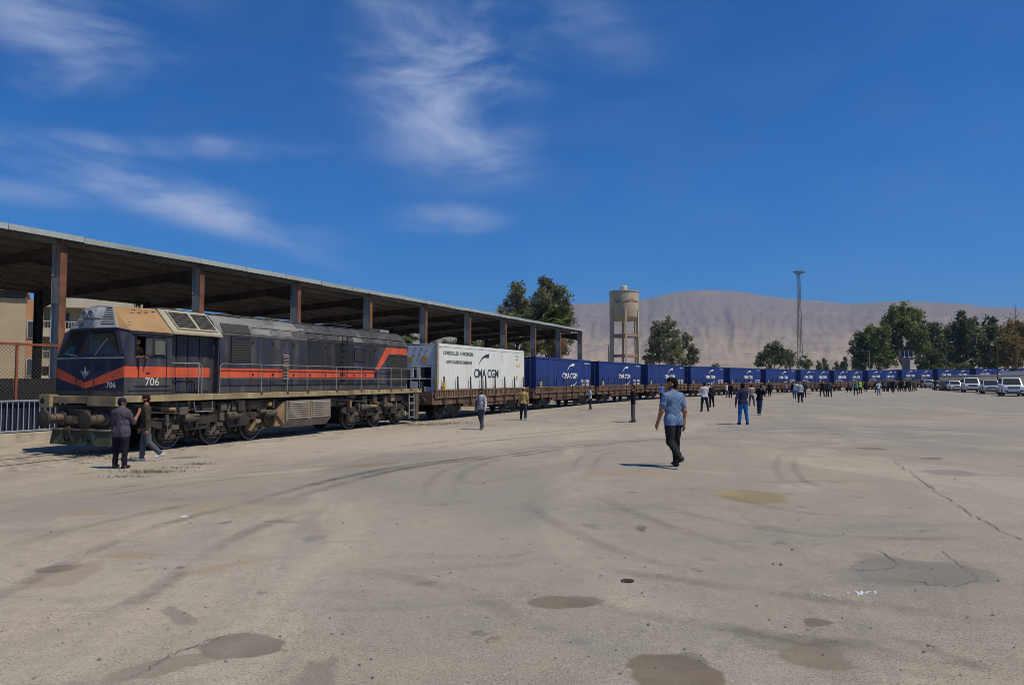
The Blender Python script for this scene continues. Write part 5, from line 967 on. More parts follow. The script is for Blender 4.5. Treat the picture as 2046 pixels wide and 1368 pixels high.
# ------------------------------------------------------------------ signal cabin among the trees
M_wall0 = mat('cabin_render', (.27, .225, .17), .9, var=.12)
def signal_cabin():
    Y = 160.; p = at(1811, 757, Y); k = Y / FPX; M_crm = M_wall0; M_cwht2 = M_bogie2; r = thing('signal_cabin', 'small glazed lookout cabin on a stalk among the trees', 'cabin', (p.x, p.y, 0), R(-20)); Z = lambda py: CAMZ + (757 - py) * k
    mb = MB(); mb.hexa([(-.55, -.5, 0), (.55, -.5, 0), (.55, .5, 0), (-.55, .5, 0), (-.75, -.7, Z(719)), (.75, -.7, Z(719)), (.75, .7, Z(719)), (-.75, .7, Z(719))]); mb.build('stalk', M_crm, r)
    mb = MB(); mb.box(-1.35, 1.35, -1.3, 1.3, Z(719), Z(714)); mb.build('balcony', M_crm, r)
    mb = MB(); mb.box(-1.25, 1.25, -1.1, 1.1, Z(712), Z(701)); mb.build('cabin_core', M_shut, r)
    for x in (-1.25, -.4, .4, 1.25): mb = MB(); mb.box(x - .07, x + .07, -1.18, -1.05, Z(712), Z(701)); mb.build('mullion', M_cwht, r)
    mb = MB(); mb.box(-1.5, 1.5, -1.35, 1.35, Z(701), Z(699)); mb.build('roof', M_cwht2, r)
    for x in np.linspace(-1.55, 1.55, 8): mb = MB(); mb.bar((x, -1.38, Z(712)), (x, -1.38, Z(708.5)), .04); mb.build('baluster', M_cwht2, r)
    mb = MB(); mb.bar((-1.6, -1.38, Z(708.5)), (1.6, -1.38, Z(708.5)), .05); mb.build('balcony_rail', M_cwht2, r)
signal_cabin()
# yard wall behind the parked cars
M_wall = mat('yard_wall', (.40, .345, .27), .9, var=.1, scale=.6, dirt=(.28, .23, .17), amt=.4, dscale=.6, streak=1)
w0 = at(1880, 757, 132); w1 = at(2160, 757, 128); wd = (w1 - w0); wl = math.hypot(wd.x, wd.y); wa = math.atan2(wd.y, wd.x)
wr = thing('yard_wall', 'low sandy wall behind the row of parked cars', 'wall', (w0.x, w0.y, 0), wa)
nb = 16
for k in range(nb):
    t = (k + .5) / nb; q = w0 + wd * t; base = gz(q.x, q.y); top = 2.75 + .35 * t
    mb = MB(); mb.box(wl * k / nb, wl * (k + 1) / nb - .02, -.1, .1, base - .4, top); mb.build('wall_panel', M_wall, wr); mb = MB(); mb.box(wl * k / nb, wl * (k + 1) / nb - .01, -.15, .15, top + .002, top + .10); mb.build('coping', M_crm, wr)
q = at(2036, 757, 138); wb = thing('white_shed', 'whitewashed hut half hidden by foliage at the right edge', 'hut', (q.x, q.y, 0), R(-30)); mb = MB(); mb.box(-2.6, 5, 0, 4, 0, 3.55); mb.build('wall', M_cwht, wb); mb = MB(); mb.box(-2.75, 5.1, -.15, 4.1, 3.551, 3.7); mb.build('roof', M_cwht2, wb); mb = MB(); mb.box(.2, 1.1, -.03, -.001, .5, 2.5); mb.build('door', M_bogie2, wb)
# far town at the mountain foot: specks of houses
mb = MB()
for _ in range(170):
    px = random.gauss(1660, 55) if random.random() < .7 else random.uniform(1200, 2046); Y = random.uniform(900, 1450); p = at(px, 757, Y); z = .15 + min(1, max(0, (Y - 215) / 1285)) ** 1.6 * 13; s = random.uniform(4, 9); mb.box(p.x - s, p.x + s, p.y - 5, p.y + 5, z - 2, z + random.uniform(4, 10))
tag(mb.build('far_town', M_crm), 'scattered pale houses at the foot of the mountains', 'town', kind='stuff')
# ------------------------------------------------------------------ trees
def leaf_mat(name, dark, light, trans=.25):
    m = bpy.data.materials.new(name); m.use_nodes = True; nt = m.node_tree; N = nt.nodes; L = nt.links; N.clear()
    o = N.new('ShaderNodeOutputMaterial'); at_ = N.new('ShaderNodeAttribute'); at_.attribute_name = 'tint'; mx = N.new('ShaderNodeMix'); mx.data_type = 'RGBA'; L.new(at_.outputs['Fac'], mx.inputs['Factor']); mx.inputs[6].default_value = (*dark, 1); mx.inputs[7].default_value = (*light, 1)
    df = N.new('ShaderNodeBsdfPrincipled'); df.inputs['Roughness'].default_value = .55; df.inputs['Specular IOR Level'].default_value = .3; tl = N.new('ShaderNodeBsdfTranslucent'); L.new(mx.outputs[2], df.inputs['Base Color']); L.new(mx.outputs[2], tl.inputs[0])
    ms = N.new('ShaderNodeMixShader'); ms.inputs[0].default_value = trans; L.new(df.outputs[0], ms.inputs[1]); L.new(tl.outputs[0], ms.inputs[2]); L.new(ms.outputs[0], o.inputs[0]); return m
L_euc = leaf_mat('leaf_eucalyptus', (.085, .092, .040), (.30, .29, .13)); L_dark = leaf_mat('leaf_dark', (.050, .070, .030), (.185, .21, .085)); L_oliv = leaf_mat('leaf_greygreen', (.11, .12, .058), (.36, .35, .19)); L_gold = leaf_mat('leaf_golden', (.12, .085, .024), (.36, .25, .065)); L_green = leaf_mat('leaf_green', (.078, .10, .028), (.30, .32, .09)); L_palm = leaf_mat('leaf_palm', (.035, .06, .018), (.15, .20, .055)); L_dry = leaf_mat('leaf_dry', (.12, .075, .03), (.30, .21, .09)); L_grass = leaf_mat('leaf_drygrass', (.14, .125, .055), (.36, .31, .16))
M_bark = mat('bark', (.105, .082, .062), .9, var=.3, scale=2, dirt=(.18, .15, .12), amt=.3, dscale=1.5, bump=.5, bscale=8)
def quads_mesh(name, V, tint, m):   # V: (n,4,3)
    n = len(V); me = bpy.data.meshes.new(name); me.vertices.add(n * 4); me.vertices.foreach_set('co', V.astype(np.float32).ravel()); me.loops.add(n * 4); me.loops.foreach_set('vertex_index', np.arange(n * 4)); me.polygons.add(n); me.polygons.foreach_set('loop_start', np.arange(0, n * 4, 4)); me.polygons.foreach_set('loop_total', np.full(n, 4)); me.update()
    a = me.attributes.new('tint', 'FLOAT', 'FACE'); a.data.foreach_set('value', tint.astype(np.float32)); me.materials.append(m); return me
def leaves(C, size, rng, asp=.42, droop=.5):   # C: (n,3) leaf centres
    n = len(C); d = rng.normal(size=(n, 3)); d[:, 2] -= droop; d /= np.linalg.norm(d, axis=1)[:, None]; u = rng.normal(size=(n, 3)); s = np.cross(d, u); s /= np.linalg.norm(s, axis=1)[:, None]
    L_ = size * rng.uniform(.6, 1.3, (n, 1)); d = d * L_; s = s * L_ * asp
    return np.stack([C - d, C + s * .9, C + d, C - s * .9], 1)
def tree(name, label, cat, px, Y, lobes, lm, base_py=None, dens=1.0, group=None, droop=.5, trunk=.28, leaf=1.0, seed=1, depth=.8, gap=.55, spread=1.2):
    rng = np.random.default_rng(seed); p = at(px, 757, Y); z0 = gz(p.x, p.y) if Y < 200 else .2; r = thing(name, label, cat, (p.x, p.y, z0), 0, group); k = Y / FPX; O = np.array([p.x, p.y, z0]); Lw = .0021 * Y * leaf; cents = []; allc = []; tints = []
    mb = MB(); top = max(CAMZ + (757 - (l[1])) * k - z0 for l in lobes)
    for (lx, ly, rx, *ry) in lobes:
        ry = ry[0] if ry else rx; c = np.array([(lx - px) * k, rng.uniform(-depth, depth) * rx * k, CAMZ + (757 - ly) * k - z0]); Rx, Rz = rx * k * spread, ry * k * spread; cents.append(c)
        ncl = int(14 + 10 * rng.random()); q = rng.normal(size=(ncl, 3)); q /= np.linalg.norm(q, axis=1)[:, None]; q *= rng.uniform(.30, 1.0, (ncl, 1)) ** .6; cl = c + q * np.array([Rx, Rx, Rz]) * .86; rad = rng.uniform(.20, .40, ncl) * min(Rx, Rz) * 1.15
        n = int(dens * 3.6 * math.pi * Rx * Rz / (Lw * Lw * .42)); idx = rng.integers(0, ncl, n); g = rng.normal(size=(n, 3)) * .52; pts = cl[idx] + g * rad[idx][:, None]; allc.append(pts)
        tints.append(np.clip(rng.normal(.42, .22, n) + (rng.random(ncl)[idx] - .5) * .55, 0, 1))
        for j in range(0, ncl, 3): mb.tube([c * .85 + np.array([0, 0, -.1]), (c + cl[j]) / 2 + rng.normal(size=3) * .1, cl[j]], [trunk * .22, trunk * .14, trunk * .05], 4)
    P = np.concatenate(allc); T = np.concatenate(tints); keep = fbm(P[:, 0] * .8 / (gap + .2) + seed * 7, P[:, 2] * .8 / (gap + .2) + P[:, 1] * .5, 3, seed) > .27; P = P[keep]; T = T[keep]; P = P[P[:, 2] > .05 * 1]; T = T[:len(P)]
    put('crown', quads_mesh('crown', leaves(P, Lw, rng, droop=droop), T, lm), r)
    low = min(c[2] for c in cents); fork = np.array([0, 0, max(.6, low * .55)]); mb.tube([(0, 0, -.2), tuple(fork * .5 + rng.normal(size=3) * .08), tuple(fork)], [trunk * 1.25, trunk, trunk * .9], 8)
    for c in cents: mid = fork * .45 + c * .55 + rng.normal(size=3) * .25; mid[2] = (fork[2] + c[2]) / 2; mb.tube([tuple(fork), tuple(mid), tuple(c)], [trunk * .62, trunk * .42, trunk * .2], 5)
    mb.build('trunk', M_bark, r, smooth=True); return r
G1 = 'trees behind the shed'; G2 = 'trees on the right beyond the train'
tree('eucalyptus_tree', 'narrower left one of two tall dark trees behind the shed end', 'tree', 1030, 98, [(1034, 582, 16, 20), (1025, 612, 24, 24), (1046, 615, 18), (1008, 640, 26, 20), (1040, 650, 30), (1000, 665, 26), (1035, 690, 34, 24), (990, 690, 20)], L_euc, group=G1, seed=3, dens=.8)
tree('eucalyptus_tree', 'taller right one of two dark trees behind the shed end', 'tree', 1100, 100, [(1092, 562, 14, 14), (1100, 582, 28, 22), (1118, 592, 24, 22), (1083, 605, 24, 22), (1108, 620, 32, 26), (1126, 628, 18, 22), (1085, 640, 34), (1120, 655, 28), (1080, 680, 34, 26), (1110, 690, 30, 22)], L_euc, group=G1, seed=4, dens=.8)
for i, (px, Y, lob, lb) in enumerate([(905, 92, [(900, 690, 16, 18), (915, 680, 12, 14), (893, 705, 18)], 'low bushy tree seen under the shed above the white container'), (978, 96, [(970, 690, 18, 16), (985, 680, 14), (960, 700, 18)], 'grey-green bush under the shed right of the white container middle'), (860, 90, [(862, 690, 13, 16), (852, 702, 14)], 'small bush under the shed behind the locomotive tail'), (530, 86, [(520, 641, 20, 8), (540, 640, 14, 7)], 'tree top peeking over the locomotive hood under the shed')]): tree('bush', lb, 'bush', px, Y, lob, L_oliv, seed=20 + i, trunk=.14, dens=.7)
tree('poplar_tree', 'pale green leafy tree right of the water tower', 'tree', 1340, 125, [(1316, 655, 11, 15), (1333, 652, 13, 18), (1348, 658, 12, 15), (1312, 680, 14, 20), (1335, 685, 20, 24), (1358, 690, 15, 20), (1372, 680, 10, 17), (1384, 705, 12, 18), (1310, 708, 16, 16), (1345, 715, 24, 16), (1376, 720, 16, 12), (1296, 714, 9, 14)], L_oliv, seed=5, dens=.9, droop=-.2, trunk=.18)
tree('round_tree', 'dense dark round tree left of the lattice mast', 'tree', 1545, 165, [(1543, 697, 16, 13), (1560, 705, 16, 13), (1528, 708, 13, 12), (1545, 718, 22, 14), (1570, 720, 12, 12), (1520, 724, 12, 8)], L_dark, seed=6, dens=.9, trunk=.25)
tree('thin_tree', 'thin brownish tree just left of the mast', 'tree', 1580, 168, [(1578, 706, 6, 10), (1586, 715, 10, 10), (1578, 724, 10, 8)], L_oliv, seed=7, dens=.6, trunk=.16)
tree('thin_tree', 'small green tree right behind the mast foot', 'tree', 1606, 170, [(1608, 718, 10, 10), (1614, 727, 9, 8), (1600, 726, 9, 8)], L_green, seed=8, dens=.7, trunk=.16)
tree('broad_tree', 'lowest leftmost tree of the right-hand clump', 'tree', 1722, 176, [(1716, 690, 14, 18), (1730, 678, 16, 18), (1712, 712, 14, 16), (1732, 708, 20, 20), (1750, 690, 14, 20), (1722, 728, 20, 12)], L_dark, seed=9, dens=.9, group=G2)
tree('broad_tree', 'mid-height green tree between the white lamp and the tallest tree', 'tree', 1757, 173, [(1750, 660, 13, 14), (1763, 664, 14, 14), (1755, 682, 20, 18), (1768, 700, 20, 20), (1748, 708, 18, 16), (1770, 725, 22, 12)], L_green, seed=10, dens=.9, group=G2)
tree('broad_tree', 'tallest tree of the right-hand clump with a forked top', 'tree', 1805, 174, [(1785, 628, 13, 14), (1812, 618, 14, 14), (1777, 646, 14, 14), (1802, 645, 22, 18), (1830, 632, 14, 13), (1845, 628, 8, 8), (1795, 668, 24, 18), (1826, 662, 20, 18), (1842, 648, 9, 12), (1812, 688, 28, 16), (1785, 705, 16, 14), (1840, 690, 18, 18)], L_green, seed=11, dens=.95, group=G2, trunk=.3)
tree('broad_tree', 'dark tree right of the lookout cabin', 'tree', 1862, 180, [(1866, 658, 16, 14), (1850, 672, 15, 16), (1872, 682, 22, 20), (1850, 705, 20, 18), (1880, 712, 22, 16), (1838, 725, 16, 12), (1870, 730, 24, 10)], L_dark, seed=12, dens=.95, group=G2)
tree('broad_tree', 'tall dark tree with pointed top above the far containers', 'tree', 1920, 182, [(1927, 634, 10, 13), (1922, 652, 17, 16), (1946, 644, 9, 10), (1905, 664, 17, 16), (1932, 674, 22, 18), (1948, 662, 8, 12), (1912, 695, 24, 18), (1938, 706, 20, 18), (1900, 722, 20, 14), (1930, 730, 24, 10)], L_dark, seed=13, dens=.95, group=G2, trunk=.35)
tree('cypress_tree', 'dense dark conifer left of the golden tree', 'tree', 1982, 184, [(1985, 645, 12, 12), (1976, 662, 14, 15), (1990, 670, 14, 16), (1972, 688, 18, 16), (1990, 700, 18, 18), (1965, 712, 18, 14), (1985, 728, 22, 10), (1962, 672, 8, 14)], L_dark, seed=14, dens=1.0, group=G2, droop=.1)
tree('golden_tree', 'golden brown tree at the right edge', 'tree', 2032, 148, [(2018, 664, 18, 16), (2040, 655, 18, 20), (2012, 690, 20, 20), (2038, 690, 24, 22), (2060, 675, 22, 26), (2020, 716, 20, 16), (2044, 715, 24, 16), (2000, 700, 12, 14)], L_gold, seed=15, dens=.85, group=G2)
tree('broad_tree', 'dark filler tree between the tall pointed tree and the dark conifer', 'tree', 1955, 190, [(1958, 690, 16, 18), (1948, 712, 20, 16), (1968, 728, 20, 10)], L_dark, seed=16, dens=.95, group=G2)
tree('broad_tree', 'green tree low between the lookout cabin and the tall pointed tree', 'tree', 1893, 188, [(1890, 682, 15, 18), (1898, 706, 20, 18), (1880, 722, 20, 12)], L_green, seed=17, dens=.95, group=G2)
# bare twigs above the golden tree
p = at(2034, 757, 140); bt = thing('bare_tree', 'leafless thin tree rising above the golden tree', 'tree', (p.x, p.y, 0)); mb = MB(); k = 140 / FPX; hz_ = CAMZ + (757 - 603) * k
mb.tube([(0, 0, 0), (-.1, 0, hz_ * .5), (.05, 0, hz_ * .8), (-.05, 0, hz_)], [.14, .1, .05, .015]); tr_ = mb.build('trunk', M_bark, bt)
for i in range(26): mb = MB(); z = hz_ * random.uniform(.55, .97); a = random.uniform(0, 6.28); l = random.uniform(.5, 1.5); mb.tube([(0, 0, z), (math.cos(a) * l * .5, math.sin(a) * l * .5, z + l * .5), (math.cos(a) * l * .7, math.sin(a) * l * .7, z + l)], [.03, .018, .008], 4); mb.build('twig', M_bark, bt)
for i, (px, py, Y, w, lb) in enumerate([(1637, 722, 230, 5, 'pair of small pointed cypresses, left one'), (1649, 718, 235, 6, 'pair of small pointed cypresses, right one'), (1672, 722, 250, 6, 'squat far cypress left of the thin one'), (1690, 711, 240, 4, 'thin tall far cypress left of the clump'), (1682, 724, 250, 4, 'small cypress between the squat and the thin one'), (1430, 727, 260, 10, 'low far bush between the pale tree and the round tree')]):
    tree('cypress_tree', lb, 'tree', px, Y, [(px, py + 4, w * .6, 6), (px, py + 12, w, 8), (px, py + 22, w * 1.1, 8)], L_dark, seed=40 + i, dens=.9, trunk=.18, droop=-.6)
tree('hedge_shrub', 'bright green hedge just behind the far containers', 'hedge', 1900, 178, [(1875, 733, 16, 7), (1900, 730, 18, 8), (1925, 732, 16, 7), (1890, 737, 18, 6)], L_green, seed=60, dens=.9, trunk=.12)
tree('weed_bush', 'green weed tuft growing behind the cab roof', 'bush', 276, 42, [(276, 600, 9, 7), (268, 606, 6, 4)], L_palm, seed=61, dens=.5, trunk=.06)
# ------------------------------------------------------------------ fan palms
def palm(label, px, py, Y, scale=1.0, seed=1):
    rng = np.random.default_rng(seed); p = at(px, 757, Y); r = thing('fan_palm', label, 'palm', (p.x, p.y, 0)); H_ = CAMZ + (757 - py) * Y / FPX
    mb = MB(); mb.tube([(0, 0, -.2), (.1, 0, H_ * .5), (0, 0, H_)], [.36 * scale, .28 * scale, .22 * scale], 10); mb.build('trunk', M_bark, r, smooth=True)
    def frond(el, az, L_, m, nm):
        d = np.array([math.cos(az) * math.cos(el), math.sin(az) * math.cos(el), math.sin(el)]); up = np.array([0, 0, 1.]); s = np.cross(d, up); s /= np.linalg.norm(s); n_ = np.cross(s, d); base = np.array([0, 0, H_]); Q = []
        hub = base + d * L_ * .45
        Q.append([base - s * .03, hub - s * .02, hub + s * .02, base + s * .03])
        for a in np.linspace(-1.25, 1.25, 15):
            e = d * math.cos(a) + s * math.sin(a); t = hub + e * L_ * .62 + np.array([0, 0, -.16 * L_ * (1 + abs(a))]); w = s * math.cos(a) - d * math.sin(a); mid = (hub + e * L_ * .36)
            Q.append([hub, mid + w * .055 * L_, t, mid - w * .055 * L_])
        Q = np.array(Q); put(nm, quads_mesh(nm, Q, np.clip(rng.normal(.5, .25, len(Q)), 0, 1), m), r)
    for i in range(34): frond(math.asin(rng.uniform(-.1, .98)), rng.uniform(0, 6.28), 1.9 * scale * rng.uniform(.8, 1.1), L_palm, 'frond')
    for i in range(34): frond(-rng.uniform(.95, 1.5), rng.uniform(0, 6.28), 1.5 * scale * rng.uniform(.7, 1.25), L_dry, 'dry_frond')
palm('fan palm with a green top and dry skirt behind the shed end', 1112, 648, 88, 1.35, 1); palm('fan palm half hidden behind the locomotive tail under the shed', 812, 672, 84, 1.2, 2); palm('fan palm behind the shed above the white container', 934, 690, 90, .9, 3); palm('fan palm low behind the shed near the container end', 1002, 688, 92, .9, 4)
# ------------------------------------------------------------------ grass and weeds on the yard
def tuft(label, px, py, n, w, d, h, seed):
    rng = np.random.default_rng(seed); p = gp(px, py); r = Vector((p.x, p.y, p.z)); x = rng.normal(size=n) * w; y = rng.normal(size=n) * d; C = np.stack([x, y, np.zeros(n)], -1); dirs = rng.normal(size=(n, 3)) * .45; dirs[:, 2] = 1; dirs /= np.linalg.norm(dirs, axis=1)[:, None]; L_ = h * rng.uniform(.4, 1.2, (n, 1)); s = np.cross(dirs, rng.normal(size=(n, 3))); s /= np.linalg.norm(s, axis=1)[:, None]; s *= .008
    V = np.stack([C - s, C + s, C + dirs * L_ * .8 + s * .5 + [0, 0, 0], C + dirs * L_], 1); o = put('dry_grass', quads_mesh('dry_grass', V, rng.random(n), L_grass), None, r); tag(o, label, 'grass', kind='stuff')
for i, (px, py, n, w, d, h) in enumerate([(305, 944, 260, .40, .12, .10), (395, 928, 90, .2, .05, .08), (250, 953, 90, .3, .08, .06), (230, 918, 120, .5, .1, .12), (180, 915, 120, .5, .1, .12), (845, 849, 320, .7, .25, .14), (900, 846, 200, .6, .2, .12), (820, 850, 160, .5, .2, .12), (1565, 788, 200, 1.2, .4, .2), (1612, 788, 160, .5, .3, .3), (100, 925, 120, .6, .15, .08), (360, 935, 80, .3, .05, .06)]):
    tuft('sparse dry grass tuft growing through the yard surface', px, py, n, w, d, h, 80 + i)
# ------------------------------------------------------------------ people: one smooth continuous body each, grown from a posed skeleton
def surface_nets(F, org, h):
    ins = F < 0; nx, ny, nz = F.shape
    c = np.zeros((nx - 1, ny - 1, nz - 1), np.int16)
    for i in (0, 1):
        for j in (0, 1):
            for k in (0, 1): c += ins[i:nx - 1 + i, j:ny - 1 + j, k:nz - 1 + k]
    act = (c > 0) & (c < 8); I = np.argwhere(act); idx = -np.ones(act.shape, np.int64); idx[act] = np.arange(len(I)); P = np.zeros((len(I), 3)); cnt = np.zeros(len(I))
    for ax in range(3):
        o1, o2 = [a for a in range(3) if a != ax]
        for a in (0, 1):
            for b in (0, 1):
                q = I.copy(); q[:, o1] += a; q[:, o2] += b; r = q.copy(); r[:, ax] += 1; f0 = F[q[:, 0], q[:, 1], q[:, 2]]; f1 = F[r[:, 0], r[:, 1], r[:, 2]]; m = (f0 < 0) != (f1 < 0); t = np.where(m, f0 / np.where(m, f0 - f1, 1), 0); pt = q.astype(float); pt[:, ax] += t; P += pt * m[:, None]; cnt += m
    P = P / np.maximum(cnt, 1)[:, None] * h + org; Q = []
    for ax in range(3):
        o1, o2 = [(1, 2), (2, 0), (0, 1)][ax]; sl0 = [slice(None)] * 3; sl1 = [slice(None)] * 3; sl0[ax] = slice(0, -1); sl1[ax] = slice(1, None); d = ins[tuple(sl0)].astype(np.int8) - ins[tuple(sl1)].astype(np.int8); E = np.argwhere(d != 0); E = E[(E[:, o1] > 0) & (E[:, o2] > 0) & (E[:, o1] < F.shape[o1] - 1) & (E[:, o2] < F.shape[o2] - 1)]; sg = d[E[:, 0], E[:, 1], E[:, 2]]
        def g(a, b): q = E.copy(); q[:, o1] -= a; q[:, o2] -= b; return idx[q[:, 0], q[:, 1], q[:, 2]]
        q = np.stack([g(1, 1), g(0, 1), g(0, 0), g(1, 0)], 1); q[sg < 0] = q[sg < 0][:, ::-1]; Q.append(q)
    return P, np.concatenate(Q)
def cloth(h, rough=.9): return mat('cloth_' + h, tuple(x * .78 for x in rgb(h)), rough, var=.14, scale=7, bump=.25, bscale=26, spec=.2)
def skin(h='a8765a'): return mat('skin_' + h, rgb(h), .6, var=.06, scale=9, spec=.35)
M_hair = mat('hair_black', (.008, .007, .006), .85, spec=.15, var=.3, scale=30, bump=.5, bscale=60)
M_hairg = mat('hair_grey', (.25, .24, .23), .7, var=.2, scale=30)
SKIN, SHIRT, PANT, SHOE, HAIR, ALT = range(6)
def person(label, px, fy, hy, yaw, shirt, pant, shoe='1c1a19', sk='a8765a', legs=((4, 3, 4), (-4, 3, 4)), arms=((6, 8, 12, 0), (-4, 8, 12, 0)), sleeve='long', lean=0, head=(0, 0), hair='short', cap=None, beard=False, build=1.0, group='people on the yard', alt=None, hem=.50, vest=None, at_pos=None, height=None, shoes_open=False, twist=0, extra=None, name='person', pattern=None):
    if at_pos is None: pos = gp(px, fy); hgt = (fy - hy) * pos.y / FPX * 1.0 * math.cos(PITCH)
    else: pos = Vector(at_pos); hgt = height
    pxh = (fy - hy) if at_pos is None else 60
    h = hgt; fine = pxh > 100; res = (.011 if pxh > 150 else .0135 if fine else .019 if pxh > 55 else .028); A = []   # primitives in units of h
    up = np.array([0, 0, 1.]); ln = R(lean)
    def T(p):   # lean of the upper body about the hips
        x, y, z = p; z2 = z - .52; return np.array([x, y * 1 + z2 * math.sin(ln), .52 + z2 * math.cos(ln)]) if z > .52 else np.array(p, float)
    def cap_(a, b, ra, rb, lab, ys=1.0): A.append((np.array(a, float), np.array(b, float), ra, rb, lab, ys))
    bw = build
    # torso
    cap_(T((-.045 * bw, 0, .765)), T((.045 * bw, 0, .765)), .072 * bw, .072 * bw, SHIRT, .80); cap_(T((-.036 * bw, .004, .64)), T((.036 * bw, .004, .64)), .066 * bw, .066 * bw, SHIRT, .84); cap_(T((0, 0, .60)), T((0, 0, .77)), .084 * bw, .092 * bw, SHIRT, .74); cap_(T((-.088, -.004, .803)), T((.088, -.004, .803)), .036, .036, SHIRT, 1.0); cap_(T((-.05, -.004, .825)), T((.05, -.004, .825)), .026, .026, SHIRT)
    cap_((-.038 * bw, -.004, .545), (.038 * bw, -.004, .545), .070 * bw, .070 * bw, SHIRT if hem < .52 else PANT, .88); cap_((-.040, -.008, .50), (.040, -.008, .50), .066 * bw, .066 * bw, SHIRT if hem < .47 else PANT, .9)
    cap_(T((0, -.004, .82)), T((0, .006, .885)), .031, .030, SKIN)
    # head (yaw, pitch)
    hc = T((0, .010, .93)); cy, sy = math.cos(R(head[0])), math.sin(R(head[0])); cp_, sp_ = math.cos(R(head[1])), math.sin(R(head[1]))
    def Hd(p): x, y, z = p; y, z = y * cp_ - z * sp_, y * sp_ + z * cp_; return hc + np.array([x * cy - y * sy, x * sy + y * cy, z])
    cap_(Hd((0, -.008, .018)), Hd((0, .002, .018)), .047, .047, SKIN); cap_(Hd((0, .012, -.008)), Hd((0, .018, -.035)), .038, .027, SKIN); cap_(Hd((0, .040, -.004)), Hd((0, .055, -.014)), .006, .009, SKIN); cap_(Hd((-.018, .041, .012)), Hd((.018, .041, .012)), .008, .008, SKIN)
    for s in (-1, 1): cap_(Hd((s * .046, -.004, .004)), Hd((s * .049, -.008, -.014)), .009, .007, SKIN)
    if hair in ('short', 'grey'): cap_(Hd((0, -.016, .027)), Hd((0, .004, .038)), .049, .043, HAIR); cap_(Hd((0, -.024, .004)), Hd((0, -.022, -.018)), .042, .034, HAIR)
    if hair == 'thick': cap_(Hd((0, -.014, .032)), Hd((0, .018, .046)), .051, .040, HAIR); cap_(Hd((0, -.026, .006)), Hd((0, -.024, -.024)), .043, .036, HAIR)
    if hair == 'cropped': cap_(Hd((0, -.014, .022)), Hd((0, -.006, .030)), .0475, .045, HAIR); cap_(Hd((0, -.024, .0)), Hd((0, -.022, -.016)), .040, .033, HAIR)
    if beard: cap_(Hd((0, .014, -.036)), Hd((0, .024, -.050)), .0325, .022, HAIR)
    # arms: (forward flex, abduction, elbow flex, inward)
    hands = []
    for s, (fl, ab, el, inw) in zip((-1, 1), arms):
        sh = T((s * .108 * (.5 + .5 * bw), -.004, .798)); f, a_, e, w_ = R(fl), R(ab), R(el), R(inw)
        u = np.array([s * math.sin(a_), math.sin(f) * math.cos(a_), -math.cos(f) * math.cos(a_)]); elb = sh + u * .172; f2 = f + e; fo = np.array([s * (math.sin(a_) * .4 - math.sin(w_)), math.sin(f2), -math.cos(f2)]); fo /= np.linalg.norm(fo); wr = elb + fo * .148; hd = wr + fo * .050
        sl = {'long': 2.0, 'short': .62, 'roll': 1.1}[sleeve]; ls = SHIRT if vest is None else ALT
        if sleeve == 'long': cap_(sh, elb, .037, .031, ls); cap_(elb, wr, .031, .023, ls)
        elif sleeve == 'roll': cap_(sh, elb, .037, .031, ls); cap_(elb, elb + fo * .03, .031, .028, ls); cap_(elb, wr, .025, .017, SKIN)
        else: m_ = sh + u * .172 * .66; cap_(sh, m_, .039, .037, ls); cap_(m_ - u * .01, elb, .029, .025, SKIN); cap_(elb, wr, .025, .0165, SKIN)
        cap_(wr + fo * .006, hd, .016, .018, SKIN, 1.0); hands.append((wr, hd, fo, s))
    # legs
    feet = []
    for s, (fl, ab, kn) in zip((-1, 1), legs):
        hip = np.array([s * .047 * bw, -.004, .515]); f, a_, k_ = R(fl), R(ab), R(kn); u = np.array([s * math.sin(a_), math.sin(f) * math.cos(a_), -math.cos(f) * math.cos(a_)]); kne = hip + u * .235; f2 = f - k_; sh = np.array([s * math.sin(a_) * .6, math.sin(f2), -math.cos(f2)]); sh /= np.linalg.norm(sh); ank = kne + sh * .235
        pr = max(0, min(1.1, -(f2) - .35)) if f2 < -.35 else 0.; fd = np.array([s * .16, math.cos(pr), -math.sin(pr)]); fd /= np.linalg.norm(fd); fn_ = np.array([0, math.sin(pr), math.cos(pr)])
        cap_(hip, kne, .064 * bw, .045, PANT); cap_(kne, ank + sh * -.01, .044, .036, PANT); low = ank - fn_ * .030
        feet.append((low - fd * .026, low + fd * .085)); cap_(low - fd * .024, low + fd * .080, .026, .021, SHOE); cap_(ank, low, .026, .026, SHOE if not shoes_open else SKIN)
    zmin = min(min(a[2] - .024, b[2] - .019) for a, b in feet)
    A = [(a - up * zmin, b - up * zmin, *r) for a, b, *r in A]; hands = [(a - up * zmin, b - up * zmin, c_, d_) for a, b, c_, d_ in hands]
    pts = np.array([p for a, b, ra, rb, *_ in A for p in (a - max(ra, rb), a + max(ra, rb), b - max(ra, rb), b + max(ra, rb))]); lo = pts.min(0) - .03; hi = pts.max(0) + .03; scale = h / (hi[2] - .03); rs = res / scale
    n = np.ceil((hi - lo) / rs).astype(int) + 1; G = np.stack(np.meshgrid(*[lo[i] + np.arange(n[i]) * rs for i in range(3)], indexing='ij'), -1).reshape(-1, 3)
    def sd(G, pr):
        a, b, ra, rb, lab, ys = pr; S_ = np.array([1, 1 / ys, 1]); g = (G - a) * S_; d = (b - a) * S_; t = np.clip((g @ d) / max(d @ d, 1e-9), 0, 1); return (np.linalg.norm(g - t[:, None] * d, axis=1) - (ra + (rb - ra) * t)) * (1 if ys == 1 else (1 + ys) / 2)
    F = np.full(len(G), 1.); K = .014
